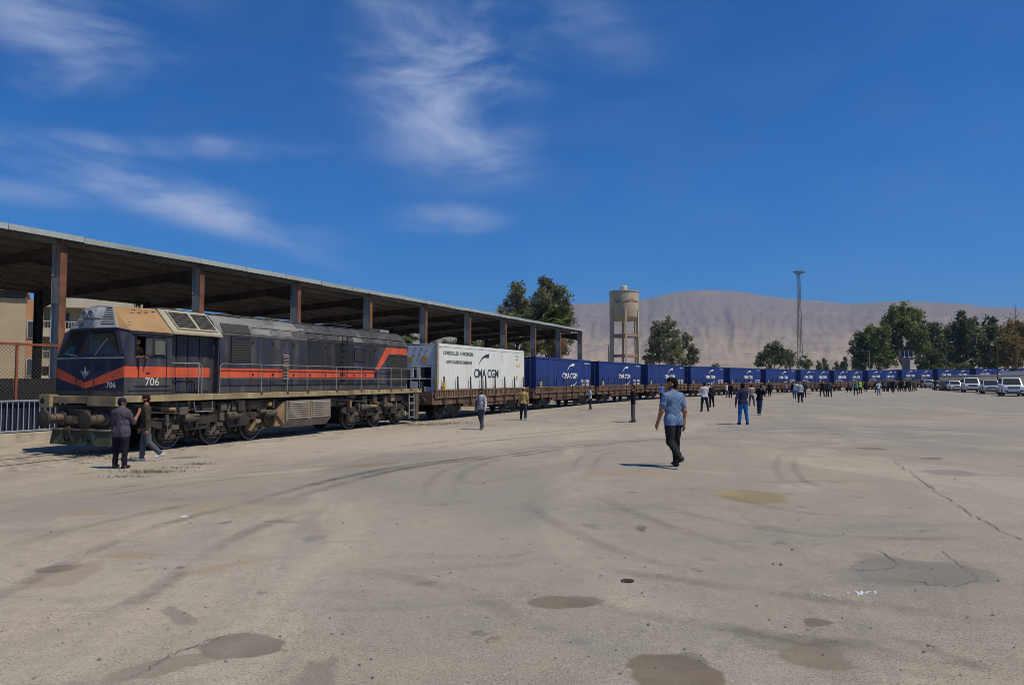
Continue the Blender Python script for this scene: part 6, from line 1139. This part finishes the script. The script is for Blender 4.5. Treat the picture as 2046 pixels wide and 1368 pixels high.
    for pr in A:
        a, b, ra, rb = pr[:4]; m = np.ones(len(G), bool); L0 = np.minimum(a, b) - max(ra, rb) - .05; L1 = np.maximum(a, b) + max(ra, rb) + .05; m = ((G > L0) & (G < L1)).all(1); d = sd(G[m], pr); f = F[m]; k_ = .006 if pr[4] in (SKIN, HAIR) and a[2] > .85 else K; hh = np.clip(.5 + .5 * (f - d) / k_, 0, 1); F[m] = f * (1 - hh) + d * hh - k_ * hh * (1 - hh)
    # cloth folds
    seed = abs(hash(label)) % 97; wr_ = .0026 * np.sin(G[:, 2] * 41 + 9 * np.sin(G[:, 0] * 19 + seed) + 7 * np.sin(G[:, 1] * 23 + 2)) * (G[:, 2] < .78) * (G[:, 2] > .09) + .0030 * np.sin(G[:, 2] * 95 + 14 * np.sin(G[:, 0] * 31 + seed) + 9 * np.sin(G[:, 1] * 27)) * (G[:, 2] < .80) * (G[:, 2] > .09); F = F + wr_
    V, Q = surface_nets(F.reshape(n), lo, rs)
    C = V[Q].mean(1); D = np.stack([sd(C, pr) for pr in A]); labs = np.array([pr[4] for pr in A]); lab = labs[D.argmin(0)]
    lab[(lab == PANT) & (C[:, 2] > hem) & (np.abs(C[:, 0]) < .16) & (D[5:7].min(0) < .02)] = SHIRT; lab[(lab == SHIRT) & (C[:, 2] < hem) & (D[:7].min(0) <= D.min(0) + 1e-6)] = PANT
    if pattern == 'plaid': lab[(lab == SHIRT) & ((np.sin(C[:, 2] * 190) > .72) | (np.sin(C[:, 0] * 190) > .72))] = ALT
    # fingers and thumb, separate and bent
    fv, ff, fl_ = [], [], []
    if pxh > 38 or at_pos is not None:
        for wr, hd, fo, s in hands:
            side = np.cross(fo, up if abs(fo[2]) < .9 else np.array([0, 1., 0])); side /= np.linalg.norm(side); nn = np.cross(side, fo); across = nn if abs(fo[2]) > .7 else side
            curl = (side if abs(fo[2]) > .7 else nn) * (-s if abs(fo[2]) > .7 else 1)
            def tube_(p0, p1, p2, r0, r1):
                m = MB(); m.tube([p0, p1, p2], [r0, (r0 + r1) / 2, r1], 6); b = len(fv); fv.extend(m.v); ff.extend([tuple(i + b for i in q) for q in m.f])
            for j, (o, L_) in enumerate(((-.013, .036), (-.0045, .042), (.0045, .040), (.013, .032))):
                p0 = hd + across * o + fo * .004; p1 = p0 + fo * L_ * .5 + curl * .004; tube_(p0, p1, p1 + fo * L_ * .42 + curl * .012, .0052, .0036)
            p0 = wr + fo * .018 + across * .014; p1 = p0 + across * .012 + fo * .016; tube_(p0, p1, p1 + fo * .022, .0062, .0045)
    me = bpy.data.meshes.new('body'); V2 = np.concatenate([V] + ([np.array(fv)] if fv else [])) * scale; me.from_pydata(V2.tolist(), [], Q.tolist() + [tuple(i + len(V) for i in q) for q in ff])
    for m in (skin(sk), cloth(shirt), cloth(pant), cloth(shoe, .6), M_hairg if hair == 'grey' else M_hair, cloth(alt or shirt)): me.materials.append(m)
    me.polygons.foreach_set('material_index', np.r_[lab, np.zeros(len(ff))].astype(int)); me.polygons.foreach_set('use_smooth', [True] * len(me.polygons)); me.update()
    r = thing(name, label, 'person', pos, R(yaw), group); put('body', me, r)
    S_ = lambda p: (np.array(p)) * scale; hc2 = (hc - up * zmin)
    def Hs(p): return Vector(((Hd(p) - up * zmin) * scale).tolist())
    if pxh > 45 or at_pos is not None:   # eyes
        for s in (-1, 1): mb = MB(); c = Hs((s * .018, .040, .002)); mb.lathe([(.0001, -.006), (.006, -.002), (.006, .002), (.0001, .006)], 8, c); mb.build('eye', M_hair, r, smooth=True)
    if cap:
        mb = MB(); n_ = 16; rings = []
        for i, (rr, zz) in enumerate([(.0535, .012), (.0545, .030), (.050, .052), (.036, .068), (.012, .075)]):
            rings += [Hs((rr * math.sin(2 * math.pi * k / n_), rr * 1.06 * math.cos(2 * math.pi * k / n_) - .004, zz)) for k in range(n_)]
        mb.add(rings, [(i * n_ + k, i * n_ + (k + 1) % n_, (i + 1) * n_ + (k + 1) % n_, (i + 1) * n_ + k) for i in range(4) for k in range(n_)] + [tuple(range(4 * n_, 5 * n_))]); c = mb.build('cap', cloth(cap), r, smooth='all')
        mb = MB(); pt = [Hs((.047 * math.sin(a), .045 * math.cos(a), .016)) for a in np.linspace(-1.2, 1.2, 9)]; p2 = [Hs((.050 * math.sin(a), .045 + .055 * math.cos(a * .8), .008)) for a in np.linspace(-1.2, 1.2, 9)]
        mb.add(pt + p2, [(i, i + 1, 9 + i + 1, 9 + i) for i in range(8)]); mb.build('brim', cloth(cap), c, smooth='all')
    if vest:
        sel = np.isin(lab, [SHIRT]) & (C[:, 2] > hem - .01); vm = bpy.data.meshes.new('vest'); qs = Q[sel]; u_, inv = np.unique(qs, return_inverse=True); nrm = V[u_] - np.array([0, 0, 0]); d_ = V[u_] * 1.; d_[:, 0] *= 1.04; d_[:, 1] = d_[:, 1] * 1.06; vm.from_pydata((d_ * scale).tolist(), [], inv.reshape(-1, 4).tolist()); vm.materials.append(cloth(vest)); vm.polygons.foreach_set('use_smooth', [True] * len(vm.polygons)); vm.update(); put('vest', vm, r)
    r['_h'] = h
    if extra: extra(r, scale, [(np.array(a) * scale, np.array(b) * scale, c_, d_) for a, b, c_, d_ in hands], Hs)
    return r
STAND = ((3, 3, 3), (-3, 3, 3)); WIDE = ((3, 9, 3), (-5, 9, 4)); WALK = ((20, 2, 6), (-18, 2, 14)); WALK2 = ((-20, 2, 22), (18, 2, 5))
AREL = ((6, 9, 14, 0), (-4, 9, 14, 0)); ASW = ((-16, 8, 12, 0), (18, 8, 22, 0)); PHONE = ((52, 8, 82, 18), (52, 8, 82, 18)); FOLD = ((18, 8, 88, 45), (18, 8, 88, 45)); HIP = ((-14, 30, 70, 20), (-14, 30, 70, 20)); POCK = ((-10, 14, 32, 6), (-10, 14, 32, 6))
M_phone = mat('phone_black', (.012, .012, .013), .3)
def phone(side=1):
    def f(r, sc, hands, Hs):
        wr, hd, fo, s = hands[1 if side > 0 else 0]; mb = MB(); c = hd + fo * .02; mb.box(c[0] - .006, c[0] + .03, c[1] + .01, c[1] + .022, c[2] - .02, c[2] + .13); mb.build('phone', M_phone, r)
    return f
def strap_bag(r, sc, hands, Hs):
    mb = MB(); mb.tube([(.10 * sc, .0, .83 * sc), (.0, -.085 * sc, .72 * sc), (-.09 * sc, -.07 * sc, .56 * sc)], .012, 5); mb.build('bag_strap', cloth('30303a'), r)
def jacket_bag(r, sc, hands, Hs):
    mb = MB(); mb.hexa([(.05 * sc, .06 * sc, .47 * sc), (.12 * sc, .05 * sc, .47 * sc), (.13 * sc, .10 * sc, .48 * sc), (.06 * sc, .12 * sc, .47 * sc), (.03 * sc, .07 * sc, .72 * sc), (.11 * sc, .05 * sc, .72 * sc), (.115 * sc, .085 * sc, .72 * sc), (.04 * sc, .10 * sc, .72 * sc)]); mb.build('shoulder_bag', cloth('5c5c60'), r, bevel=.01); mb = MB(); mb.tube([(.03 * sc, .075 * sc, .82 * sc), (.03 * sc, .10 * sc, .70 * sc), (-.05 * sc, .09 * sc, .56 * sc)], .014, 5); mb.build('bag_strap', cloth('26262a'), r)
def lime_bag(r, sc, hands, Hs):
    wr, hd, fo, s = hands[0]; x, y, z = hd + fo * .05; mb = MB(); mb.hexa([(x - .10, y - .14, z - .52), (x + .02, y - .14, z - .52), (x + .02, y + .14, z - .50), (x - .10, y + .14, z - .50), (x - .04, y - .05, z - .05), (x + .0, y - .05, z - .05), (x + .0, y + .05, z - .05), (x - .04, y + .05, z - .05)]); mb.build('carrier_bag', cloth('8fe03a'), r, bevel=.015)
def backpack(r, sc, hands, Hs): mb = MB(); mb.box(-.08 * sc, .08 * sc, -.15 * sc, -.07 * sc, .60 * sc, .80 * sc); mb.build('backpack', cloth('b08a68'), r, bevel=.03)
P = person
P('bearded man in a blue-grey polo shirt and charcoal trousers walking away, nearest', 1346, 932, 752, 24, '7088aa', '2a2b30', '3a3a3c', sk='a57252', legs=((-4, 2, 44), (8, 2, 6)), arms=((6, 13, 16, 0), (-10, 9, 14, 4)), sleeve='short', head=(48, 0), hair='thick', beard=True, build=1.05, hem=.475)
P('man in a navy cap and mauve shirt filming the locomotive with a phone', 240, 935, 795, -12, '59525c', '231f2b', '2c211c', sk='9c6b50', legs=((2, 5, 2), (-2, 5, 2)), arms=((14, 10, 30, 10), (26, 10, 128, -4)), sleeve='roll', head=(-45, 0), hair='cropped', cap='1b2340', beard=True, build=1.24, hem=.45, shoes_open=True, extra=lambda *a: (phone(1)(*a), strap_bag(*a)))
P('man in an olive shirt, dark red cap and white trainers walking left', 290, 921, 788, 112, '4a4136', '5a6066', 'd8dadb', sk='a8705a', legs=((-10, 2, 34), (9, 2, 4)), arms=((-8, 8, 10, 0), (8, 8, 16, 0)), head=(-6, 0), hair='cropped', cap='3a1616', beard=True, build=.98)
P('man in a white checked shirt with a shoulder bag walking towards the left', 961, 858, 776, 150, 'd6d2d0', '4c515a', '6a5442', sk='8e5f48', legs=((14, 4, 6), (-14, 4, 16)), arms=((10, 14, 10, 0), (-8, 16, 8, 0)), head=(-30, 0), hair='short', beard=True, alt='8d8fa0', pattern='plaid', extra=jacket_bag)
P('man in a mustard pullover and pale cap walking away beside the first wagon', 1046, 839, 773, -14, 'b99d62', '2b3042', 'c9c4bc', legs=((8, 6, 6), (-8, 6, 10)), arms=((4, 10, 16, 0), (-4, 8, 16, 0)), head=(-10, 0), hair='cropped', cap='c9a8a4')
P('man in a pale blue shirt and dark trousers standing left of the second blue container', 1179, 818, 772, 96, 'a9bfdf', '23283a', '8a8682', arms=((2, 6, 10, 0), (0, 6, 14, 0)), head=(0, -5), sleeve='short')
P('man in a black jumper and grey trousers standing in profile', 1265, 843, 768, 84, '23202b', '55555c', '4c4a48', legs=((4, 2, 3), (-2, 2, 3)), arms=((-8, 8, 14, 0), (-14, 8, 24, 0)), hair='short', beard=True)
P('man in a bright blue shirt seen from behind near the third blue container', 1322, 803, 766, 4, '5d7cc8', '1a1a20', sleeve='short')
P('man in a white printed T-shirt and dark jeans seen from behind', 1408, 822, 763, 2, 'd4d0d4', '22303c', '16181c', legs=WIDE, arms=((30, 12, 80, 12), (30, 12, 80, 12)), sleeve='short', hair='short', build=1.08, alt='a8a4ac')
P('grey-haired man in a dark jacket carrying a lime green bag', 1422, 813, 766, 20, '25242e', '15141a', '15141a', hair='grey', arms=((10, 8, 10, 0), (0, 8, 14, 0)), extra=lime_bag, build=1.05)
P('person in a white cap behind the man in the white T-shirt', 1416, 806, 764, -10, '9fb0b0', '39404a', cap='dedede', arms=PHONE, sleeve='short')
P('man in a white shirt and cap, left of the man in a black jacket', 1453, 793, 765, 40, 'd8d2da', '5c5a60', cap='e6e4e4', sleeve='short')
P('man in a black jacket standing left of the blue-jeans man', 1460, 795, 764, -30, '1c1a20', '1d1c22', arms=POCK)
P('man in a navy shirt and vivid blue jeans seen from behind', 1485, 848, 764, 8, '2c3050', '2a6fb4', '15161a', legs=((4, 5, 4), (-4, 5, 4)), arms=((-12, 22, 10, 0), (30, 8, 60, 20)), sk='5a3c2e', hair='short', build=1.1)
P('man with a tan backpack and grey jeans right of the blue-jeans man', 1502, 811, 767, -4, 'c8c0c4', '4a5058', '2a2a2c', legs=WIDE, arms=((16, 10, 60, 16), (16, 10, 60, 16)), sleeve='short', extra=backpack)
P('man in a black T-shirt and jeans leaning forward with white-soled shoes', 1518, 829, 768, -50, '16151a', '2c3e58', 'b8b6b4', legs=((6, 2, 6), (-6, 2, 8)), arms=((20, 12, 60, 16), (16, 14, 66, 10)), sleeve='short', lean=14, head=(0, -12))
P('man in a green cap and plaid shirt behind the leaning man', 1526, 793, 766, 10, '6a4a4c', '3a3c48', cap='3e6a58', alt='9a8a90', pattern='plaid')
P('person in black standing right of the green cap', 1538, 792, 763, -20, '1e1a1c', '17161a', arms=HIP)
P('person in a dark top standing far off, left of a light blue shirt', 1566, 784, 766, 30, '1b1a20', '1a1a1e')
P('person in a light blue shirt near the wagons left of the mast', 1572, 785, 766, 60, '8fa6d8', '22304c', legs=WALK)
P('person in a black top and jeans striding behind the grey-shirted man', 1586, 795, 762, -40, '17161c', '3c6a9c', legs=WALK, cap='7a3c2c')
P('person in a white shirt just left of the grey-shirted man', 1592, 797, 761, -10, 'd4d8de', '35507a', cap='d8ccc4')
P('white-haired man in a light grey shirt and black trousers seen from behind', 1599, 804, 762, 0, 'aab2bc', '121216', hair='grey', arms=((4, 16, 20, 0), (4, 16, 20, 0)), build=1.12)
P('person in dark clothes half hidden by the grey-shirted man', 1607, 794, 762, 10, '22263c', '1c1e28')
P('person in a black jacket with feet wide apart right of the mast', 1643, 792, 760, -20, '15141a', '24262c', legs=((10, 12, 2), (-10, 10, 2)), arms=PHONE)
P('person in a black top in a close pair right of the wide-legged one', 1653, 792, 761, 20, '1b1a20', '20222c')
P('person in a grey vest in a close pair right of the wide-legged one', 1658, 793, 761, -30, '5a5c66', '1f2430', arms=HIP, legs=WIDE)
P('person in a blue and white top standing near the wagons', 1678, 780, 761, 0, '8b97cc', '2a2c3a', arms=PHONE)
P('person in dark clothes walking alone near the wagons', 1696, 784, 764, 40, '1d1e24', '1e2230', legs=WALK)
P('person in a teal vest with white sleeves, left of the hi-vis vest', 1710, 789, 760, -4, '4a6a6e', '17191c', vest='46686c', alt='ccd0d0', cap='a8b4b4', legs=WIDE)
P('worker in a lime hi-vis vest and white helmet left of the crowd', 1719, 786, 759, 10, '9fd83a', '1d1f22', vest='a4e02c', alt='3a3c34', cap='e8e8e4', build=1.08)
P('person in a black coat right of the hi-vis vest', 1730, 783, 761, -10, '16171d', '15161b', build=1.1)
P('person in dark clothes half behind the white T-shirt', 1751, 785, 760, 0, '1d1e28', '1e2230')
P('person in a white T-shirt and light jeans in front of the crowd', 1756, 790, 761, 0, 'cfd0d8', '7d93b4', sleeve='short', hair='short', arms=HIP)
crowd = [(1766, 782, 757, '3d3c48', '1c1b22', 'person in a slate jacket at the left end of the crowd'), (1769, 782, 760, 'b8bcc4', '2a2a30', 'person in a pale shirt half hidden in the crowd'), (1774, 782, 757, '5a5550', '1b1a1e', 'person in a brown-grey jacket in the crowd'), (1778, 782, 759, '211f28', '1b1a1e', 'person in black between jackets in the crowd'), (1784, 784, 757, '1a1b24', '1a1b22', 'person in a dark suit in the middle of the crowd'), (1790, 781, 757, '8b8672', '2a2926', 'person in a khaki shirt walking in the crowd'), (1797, 781, 757, '4a2c30', '221e22', 'person in a maroon jacket in the crowd'), (1802, 781, 758, '20212a', '1b1b20', 'person in dark clothes right of the maroon jacket'), (1813, 782, 757, '17181f', '15161b', 'person in a black suit before the second hi-vis vest'), (1819, 781, 758, '4c3a30', '2c2622', 'person in a brown coat near the right end of the crowd'), (1825, 781, 757, '9a8d74', '7d7460', 'person in sand-coloured uniform at the right end of the crowd'), (1829, 781, 759, '6a5f4c', '4c4436', 'person in an olive jacket last in the crowd')]
for i, (x, f, h_, a, b, lb) in enumerate(crowd): P(lb, x, f, h_, [10, -30, 60, 0, -60, 90, 30, -20, 0, 50, -40, 15][i], a, b, legs=[STAND, WIDE, STAND, WALK, STAND, WALK, STAND, STAND, WIDE, STAND, STAND, WALK2][i], arms=[AREL, FOLD, POCK, AREL, HIP, ASW, AREL, PHONE, AREL, FOLD, POCK, AREL][i], hair='short' if i % 4 else 'grey', group='crowd by the wagons')
P('worker in a hi-vis vest inside the crowd', 1808, 781, 758, 20, '9fd04a', '1d1f22', vest='a0d048', alt='3a3c34', group='crowd by the wagons')
P('person in black standing before the parked cars', 1869, 780, 757, 10, '1a191e', '18181c', arms=HIP)
P('person in a mustard shirt leaning among the parked cars', 1887, 778, 757, 60, 'a8905c', '4a4a44', legs=WALK, lean=10)
# driver leaning at the open cab window
dp = lp(-1.50, 1.20, 1.80)
P('driver in a dark brown shirt leaning on the open cab window', 0, 0, 0, -118, '2a1d16', '1c1c20', sk='9a6850', at_pos=dp, height=1.62, arms=((24, 6, 62, 22), (28, 6, 62, 22)), lean=10, head=(-38, -4), hair='cropped', beard=True, sleeve='roll', group='train crew')
# ------------------------------------------------------------------ parked cars
M_tyre = mat('tyre', (.016, .016, .017), .85); M_rim = mat('alloy', (.30, .30, .31), .35, .8, var=.1); M_cglass = glass('car_glass', (.03, .034, .036), .25); M_plas = mat('car_plastic', (.018, .018, .019), .6); M_chr = mat('chrome', (.6, .6, .61), .18, .95); M_lamp = mat('car_lamp', (.62, .64, .66), .15, .2); M_plate = mat('number_plate', (.72, .72, .70), .5); M_tail = mat('tail_lamp', (.32, .02, .02), .3)
def paint(name, col): return mat(name, col, .32, .25, var=.03, spec=.6, coat=.6)
def car(label, px, py, yaw, col, Lc=5.0, Wc=1.98, Hc=1.9, bonnet=1.35, seed=0, group='cars parked along the wall', pos=None):
    p = gp(px, py) if pos is None else pos; r = thing('parked_car', label, 'car', p, R(yaw), group); m = paint('paint_%d' % seed, col); hl = Lc / 2; hw = Wc / 2; wr = .38; belt = Hc * .585; zb = .30
    # x forward (front at +hl). Lower body side profile with wheel arches
    fx, rx = hl - .92, -hl + .98
    def arch(cx): return [(cx + (wr + .09) * math.cos(t), wr + (wr + .09) * math.sin(t)) for t in np.linspace(math.pi * 1.05, -math.pi * .05, 9)] if False else [(cx - (wr + .09) * math.cos(t), wr + (wr + .09) * math.sin(t)) for t in np.linspace(-.15, math.pi + .15, 9)]
    hb = belt - .02; prof = [(-hl + .04, zb + .15)] + arch(rx) + arch(fx) + [(hl - .10, zb + .05), (hl, zb + .25), (hl, zb + .55), (hl - .04, hb - .12), (hl - .12, hb - .02), (hl - bonnet, hb + .06), (-hl + .1, hb + .04), (-hl, zb + .6)]
    n = len(prof); v = []
    for s, w in ((-1, hw), (1, hw)):
        for x, z in prof:
            t = abs(x) / hl; ww = w * (1 - .10 * max(0, t - .72) / .28) * (1 - .045 * max(0, (z - .75))) * (1 if z > .5 else .985); v.append((x, s * ww, z))
    mb = MB(); mb.add(v, [tuple(range(n))[::-1], tuple(range(n, 2 * n))] + [(i, (i + 1) % n, n + (i + 1) % n, n + i) for i in range(n)]); mb.build('body', m, r, bevel=.035, smooth=True)
    # greenhouse
    xf0, xf1, xr1, xr0 = hl - bonnet - .02, hl - bonnet - .62, -hl + .30, -hl + .08; z0, z1 = hb + .02, Hc - .03; w0, w1 = hw * .95, hw * .79
    mb = MB(); mb.hexa([(xr0, -w0, z0), (xf0, -w0, z0), (xf0, w0, z0), (xr0, w0, z0), (xr1, -w1, z1), (xf1, -w1, z1), (xf1, w1, z1), (xr1, w1, z1)]); mb.build('cabin', m, r, bevel=.05, smooth=True)
    L3 = lambda a, b, t: tuple(a[i] * (1 - t) + b[i] * t for i in range(3))
    def pane(nm, A_, B_, C_, D_, off, m_=M_cglass):
        mb = MB(); o = Vector(off); mb.slab([Vector(q) + o for q in (A_, B_, C_, D_)], o * .4); return mb.build(nm, m_, r)
    def quad(a, b, c, d, u0, u1, v0, v1): f = lambda u, v_: L3(L3(a, b, u), L3(d, c, u), v_); return f(u0, v0), f(u1, v0), f(u1, v1), f(u0, v1)
    bl, br_, tr, tl = (xf0, -w0, z0), (xf0, w0, z0), (xf1, w1, z1), (xf1, -w1, z1); pane('windscreen', *quad(bl, br_, tr, tl, .07, .93, .08, .88), (.012, 0, .012))
    bl, br_, tr, tl = (xr0, w0, z0), (xr0, -w0, z0), (xr1, -w1, z1), (xr1, w1, z1); pane('rear_window', *quad(bl, br_, tr, tl, .1, .9, .15, .88), (-.015, 0, .006))
    for s in (-1, 1):
        a, b, c, d = (xr0, s * w0, z0), (xf0, s * w0, z0), (xf1, s * w1, z1), (xr1, s * w1, z1)
        for u0, u1 in ((.05, .30), (.335, .61), (.645, .95)): pane('side_window', *quad(a, b, c, d, u0, u1, .10, .86), (0, s * .014, .004))
        mb = MB(); mb.hexa([(fx - .75, s * (hw - .01), belt - .02), (fx - .58, s * (hw - .01), belt), (fx - .58, s * (hw + .20), belt), (fx - .75, s * (hw + .20), belt - .02), (fx - .78, s * (hw - .01), belt + .16), (fx - .62, s * (hw - .01), belt + .16), (fx - .62, s * (hw + .19), belt + .17), (fx - .78, s * (hw + .19), belt + .17)]); mb.build('wing_mirror', m, r, bevel=.02, smooth=True)
        mb = MB(); mb.hexa([(hl - .30, s * hw * .66, hb - .30), (hl + .006, s * hw * .58, hb - .30), (hl - .16, s * hw * .93, hb - .28), (hl - .32, s * hw * .93, hb - .28), (hl - .30, s * hw * .66, hb - .12), (hl - .02, s * hw * .58, hb - .12), (hl - .18, s * hw * .925, hb - .13), (hl - .32, s * hw * .92, hb - .13)]); mb.build('headlight', M_lamp, r)
        mb = MB(); mb.box(hl - .06, hl + .012, min(s * hw * .55, s * hw * .82), max(s * hw * .55, s * hw * .82), zb + .17, zb + .30); mb.build('fog_lamp_recess', M_plas, r)
        mb = MB(); mb.box(-hl - .008, -hl + .06, min(s * hw * .7, s * hw * .9), max(s * hw * .7, s * hw * .9), hb - .4, hb - .05); mb.build('tail_lamp', M_tail, r)
        for x in (-.55, .45): mb = MB(); mb.box(x - .1, x + .1, min(s * (hw - .02), s * (hw + .012)), max(s * (hw - .02), s * (hw + .012)), belt - .13, belt - .10); mb.build('door_handle', M_chr, r)
        mb = MB(); mb.box(rx + .5, fx - .5, min(s * (hw - .12), s * (hw + .04)), max(s * (hw - .12), s * (hw + .04)), zb + .02, zb + .10); mb.build('side_step', M_plas, r); mb = MB(); mb.tube([(xr1 + .15, s * (w1 - .06), z1 + .02), (xr1 + .25, s * (w1 - .06), z1 + .08), (xf1 - .2, s * (w1 - .06), z1 + .07), (xf1 - .1, s * (w1 - .06), z1 + .01)], .018); mb.build('roof_rail', M_chr, r)
        for cx in (rx, fx):
            y0, y1 = s * (hw - .24), s * (hw + .0); lo, hi = min(y0, y1), max(y0, y1)
            mb = MB(); mb.lathe([(.24, lo + .02), (wr - .02, lo), (wr, lo + .04), (wr, hi - .04), (wr - .02, hi), (.24, hi - .02)], 24, (cx, 0, wr), 'y'); w_ = mb.build('wheel', M_tyre, r, smooth=True)
            mb = MB(); e = hi if s > 0 else lo
            mb.cyl((cx, e - s * .03, wr), (cx, e - s * .005, wr), .25, n=20)
            mb.build('rim', M_plas, w_)
            mb = MB()
            for k in range(6): a = k * math.pi / 3; mb.bar((cx, e + s * .002, wr), (cx + .235 * math.cos(a), e + s * .002, wr + .235 * math.sin(a)), .055, .02, up=(0, 1, 0))
            mb.build('spokes', M_rim, w_)
    mb = MB(); mb.box(hl - .03, hl + .016, -hw * .52, hw * .52, hb - .36, hb - .10); g = mb.build('grille', M_plas, r)
    for k in range(4): mb = MB(); z = hb - .34 + k * .062; mb.box(hl + .017, hl + .03, -hw * .50, hw * .50, z, z + .022); mb.build('grille_bar', M_chr, g)
    mb = MB(); mb.box(hl - .02, hl + .02, -hw * .62, hw * .62, zb + .07, zb + .15); mb.build('lower_intake', M_plas, r); mb = MB(); mb.box(hl + .001, hl + .022, -.26, .26, zb + .22, zb + .34); mb.build('number_plate', M_plate, r)
    mb = MB(); mb.box(-hl + .2, hl - .2, -hw + .22, hw - .22, .22, .55); mb.build('underbody', M_plas, r)
    return r
WH = (.72, .73, .73); SIL = (.42, .45, .47); 
car('big white off-road car at the right edge of the row', 2020, 790.5, -118, WH, 5.0, 1.98, 1.93, seed=1)
car('silver saloon-like SUV between two white off-road cars', 1979, 786, -118, (.50, .55, .62), 4.7, 1.9, 1.70, 1.25, seed=2)
car('white off-road car third from the right edge', 1940, 783, -116, WH, 5.0, 1.98, 1.93, seed=3)
car('black car just left of the third white off-road car', 1922, 780, -112, (.02, .021, .023), 4.8, 1.92, 1.85, seed=4)
car('white car squeezed between two dark cars', 1907, 780.8, -112, WH, 4.8, 1.9, 1.78, seed=5)
car('dark grey car behind the mustard-shirted person', 1891, 779.5, -112, (.035, .036, .04), 4.7, 1.88, 1.68, seed=6)
car('white car behind the person in black', 1876, 778, -112, (.66, .68, .69), 4.6, 1.86, 1.6, seed=7)
car('pale blue-grey car leftmost of the row, before the containers', 1854, 775.5, -104, (.30, .38, .43), 4.8, 1.92, 1.80, seed=8)
car('dark blue-grey car behind the silver one, half hidden', 1962, 779.5, -112, (.05, .055, .07), 4.7, 1.88, 1.72, seed=9)
# ------------------------------------------------------------------ small things on the yard
M_iron = mat('cast_iron', (.045, .030, .026), .7, .4, var=.3, bump=.5, bscale=60)
p = gp(1254, 1160); mb = MB(); mb.cyl((0, 0, -.03), (0, 0, .006), .058, n=28); tag(mb.build('manhole_cover', M_iron, None, loc=tuple(p)), 'small round iron cover set in the concrete', 'cover')
M_stone = mat('pebble', (.20, .18, .16), .9, var=.4); M_pw = mat('white_chips', (.72, .72, .70), .8)
def debris(label, spots, m, nm):
    mb = MB()
    for px, py, s in spots:
        p = gp(px, py); n = 6; a0 = random.random() * 6; pts = [(p.x + s * random.uniform(.6, 1.2) * math.cos(a0 + k * 6.283 / n), p.y + s * random.uniform(.5, 1.1) * math.sin(a0 + k * 6.283 / n)) for k in range(n)]
        mb.add([(x, y, p.z - .004) for x, y in pts] + [(p.x + (x - p.x) * .5, p.y + (y - p.y) * .5, p.z + s * .7) for x, y in pts], [tuple(range(n, 2 * n))] + [(i, (i + 1) % n, n + (i + 1) % n, n + i) for i in range(n)])
    tag(mb.build(nm, m), label, 'debris', kind='stuff')
debris('loose dark pebbles scattered over the yard', [(random.uniform(0, 2046), 860 + 500 * random.random() ** 1.2, random.uniform(.006, .018)) for _ in range(260)] + [(968, 965, .03), (1110, 1125, .015), (1560, 1128, .025), (1545, 1127, .02), (102, 1063, .02), (725, 1180, .015), (1855, 1290, .018), (1865, 1292, .012)], M_stone, 'pebbles')
debris('white chips spilled on the concrete', [(1718 + random.gauss(0, 12), 1185 + random.gauss(0, 2), random.uniform(.008, .022)) for _ in range(20)] + [(365 + random.gauss(0, 6), 1031 + random.gauss(0, 1), .012) for _ in range(12)] + [(1640 + random.gauss(0, 14), 1190 + random.gauss(0, 3), .007) for _ in range(20)], M_pw, 'white_chips')
M_crack = mat('crack_dark', (.155, .138, .118), .95, var=.3, scale=6)
def crack(label, pts, w):
    mb = MB(); P_ = []
    for (a, b), (c, d) in zip(pts, pts[1:]):
        n = max(2, int(math.hypot(c - a, d - b) / 6))
        for i in range(n): t = i / n; P_.append(gp(a + (c - a) * t + random.gauss(0, 3.5), b + (d - b) * t + random.gauss(0, 1.8)))
    for i, p in enumerate(P_):
        q = P_[min(i + 1, len(P_) - 1)] - P_[max(i - 1, 0)]; s = Vector((-q.y, q.x, 0)).normalized() * w * random.uniform(.3, 1.3); b = len(mb.v); mb.v += [tuple(p + s + Vector((0, 0, .006))), tuple(p - s + Vector((0, 0, .006)))]
        if i: mb.f.append((b - 2, b - 1, b + 1, b)); mb.m.append(0)
    tag(put('crack', mb.mesh('crack', M_crack, recalc=False)), label, kind='structure')
crack('long jagged crack on the right of the yard', [(1785, 922), (1820, 945), (1875, 985), (1910, 1005), (1960, 1040), (2046, 1080)], .007)
crack('crack round the grey patch', [(1762, 1102), (1800, 1130), (1745, 1140), (1680, 1136)], .005); crack('crack round the grey patch', [(1880, 1100), (1920, 1130), (1958, 1160), (1900, 1172), (1800, 1158)], .004)
crack('thin crack by the dark stain', [(265, 1352), (360, 1300), (430, 1275), (465, 1262)], .004); crack('short crack left of the middle', [(255, 1140), (330, 1138), (360, 1130)], .005); crack('short crack', [(1705, 990), (1735, 996)], .01)
# ------------------------------------------------------------------ haze
hb = MB(); hb.box(-6500, 7000, -400, 7600, -20, 640)
hz = bpy.data.materials.new('haze'); hz.use_nodes = True; hn = hz.node_tree; hn.nodes.clear(); ho = hn.nodes.new('ShaderNodeOutputMaterial'); hv = hn.nodes.new('ShaderNodeVolumePrincipled')
hv.inputs['Color'].default_value = (.50, .68, 1.0, 1); hv.inputs['Density'].default_value = .00011; hv.inputs['Anisotropy'].default_value = .1
hn.links.new(hv.outputs[0], ho.inputs['Volume'])
tag(hb.build('haze', hz), 'thin pale haze over the valley', 'haze', kind='stuff')
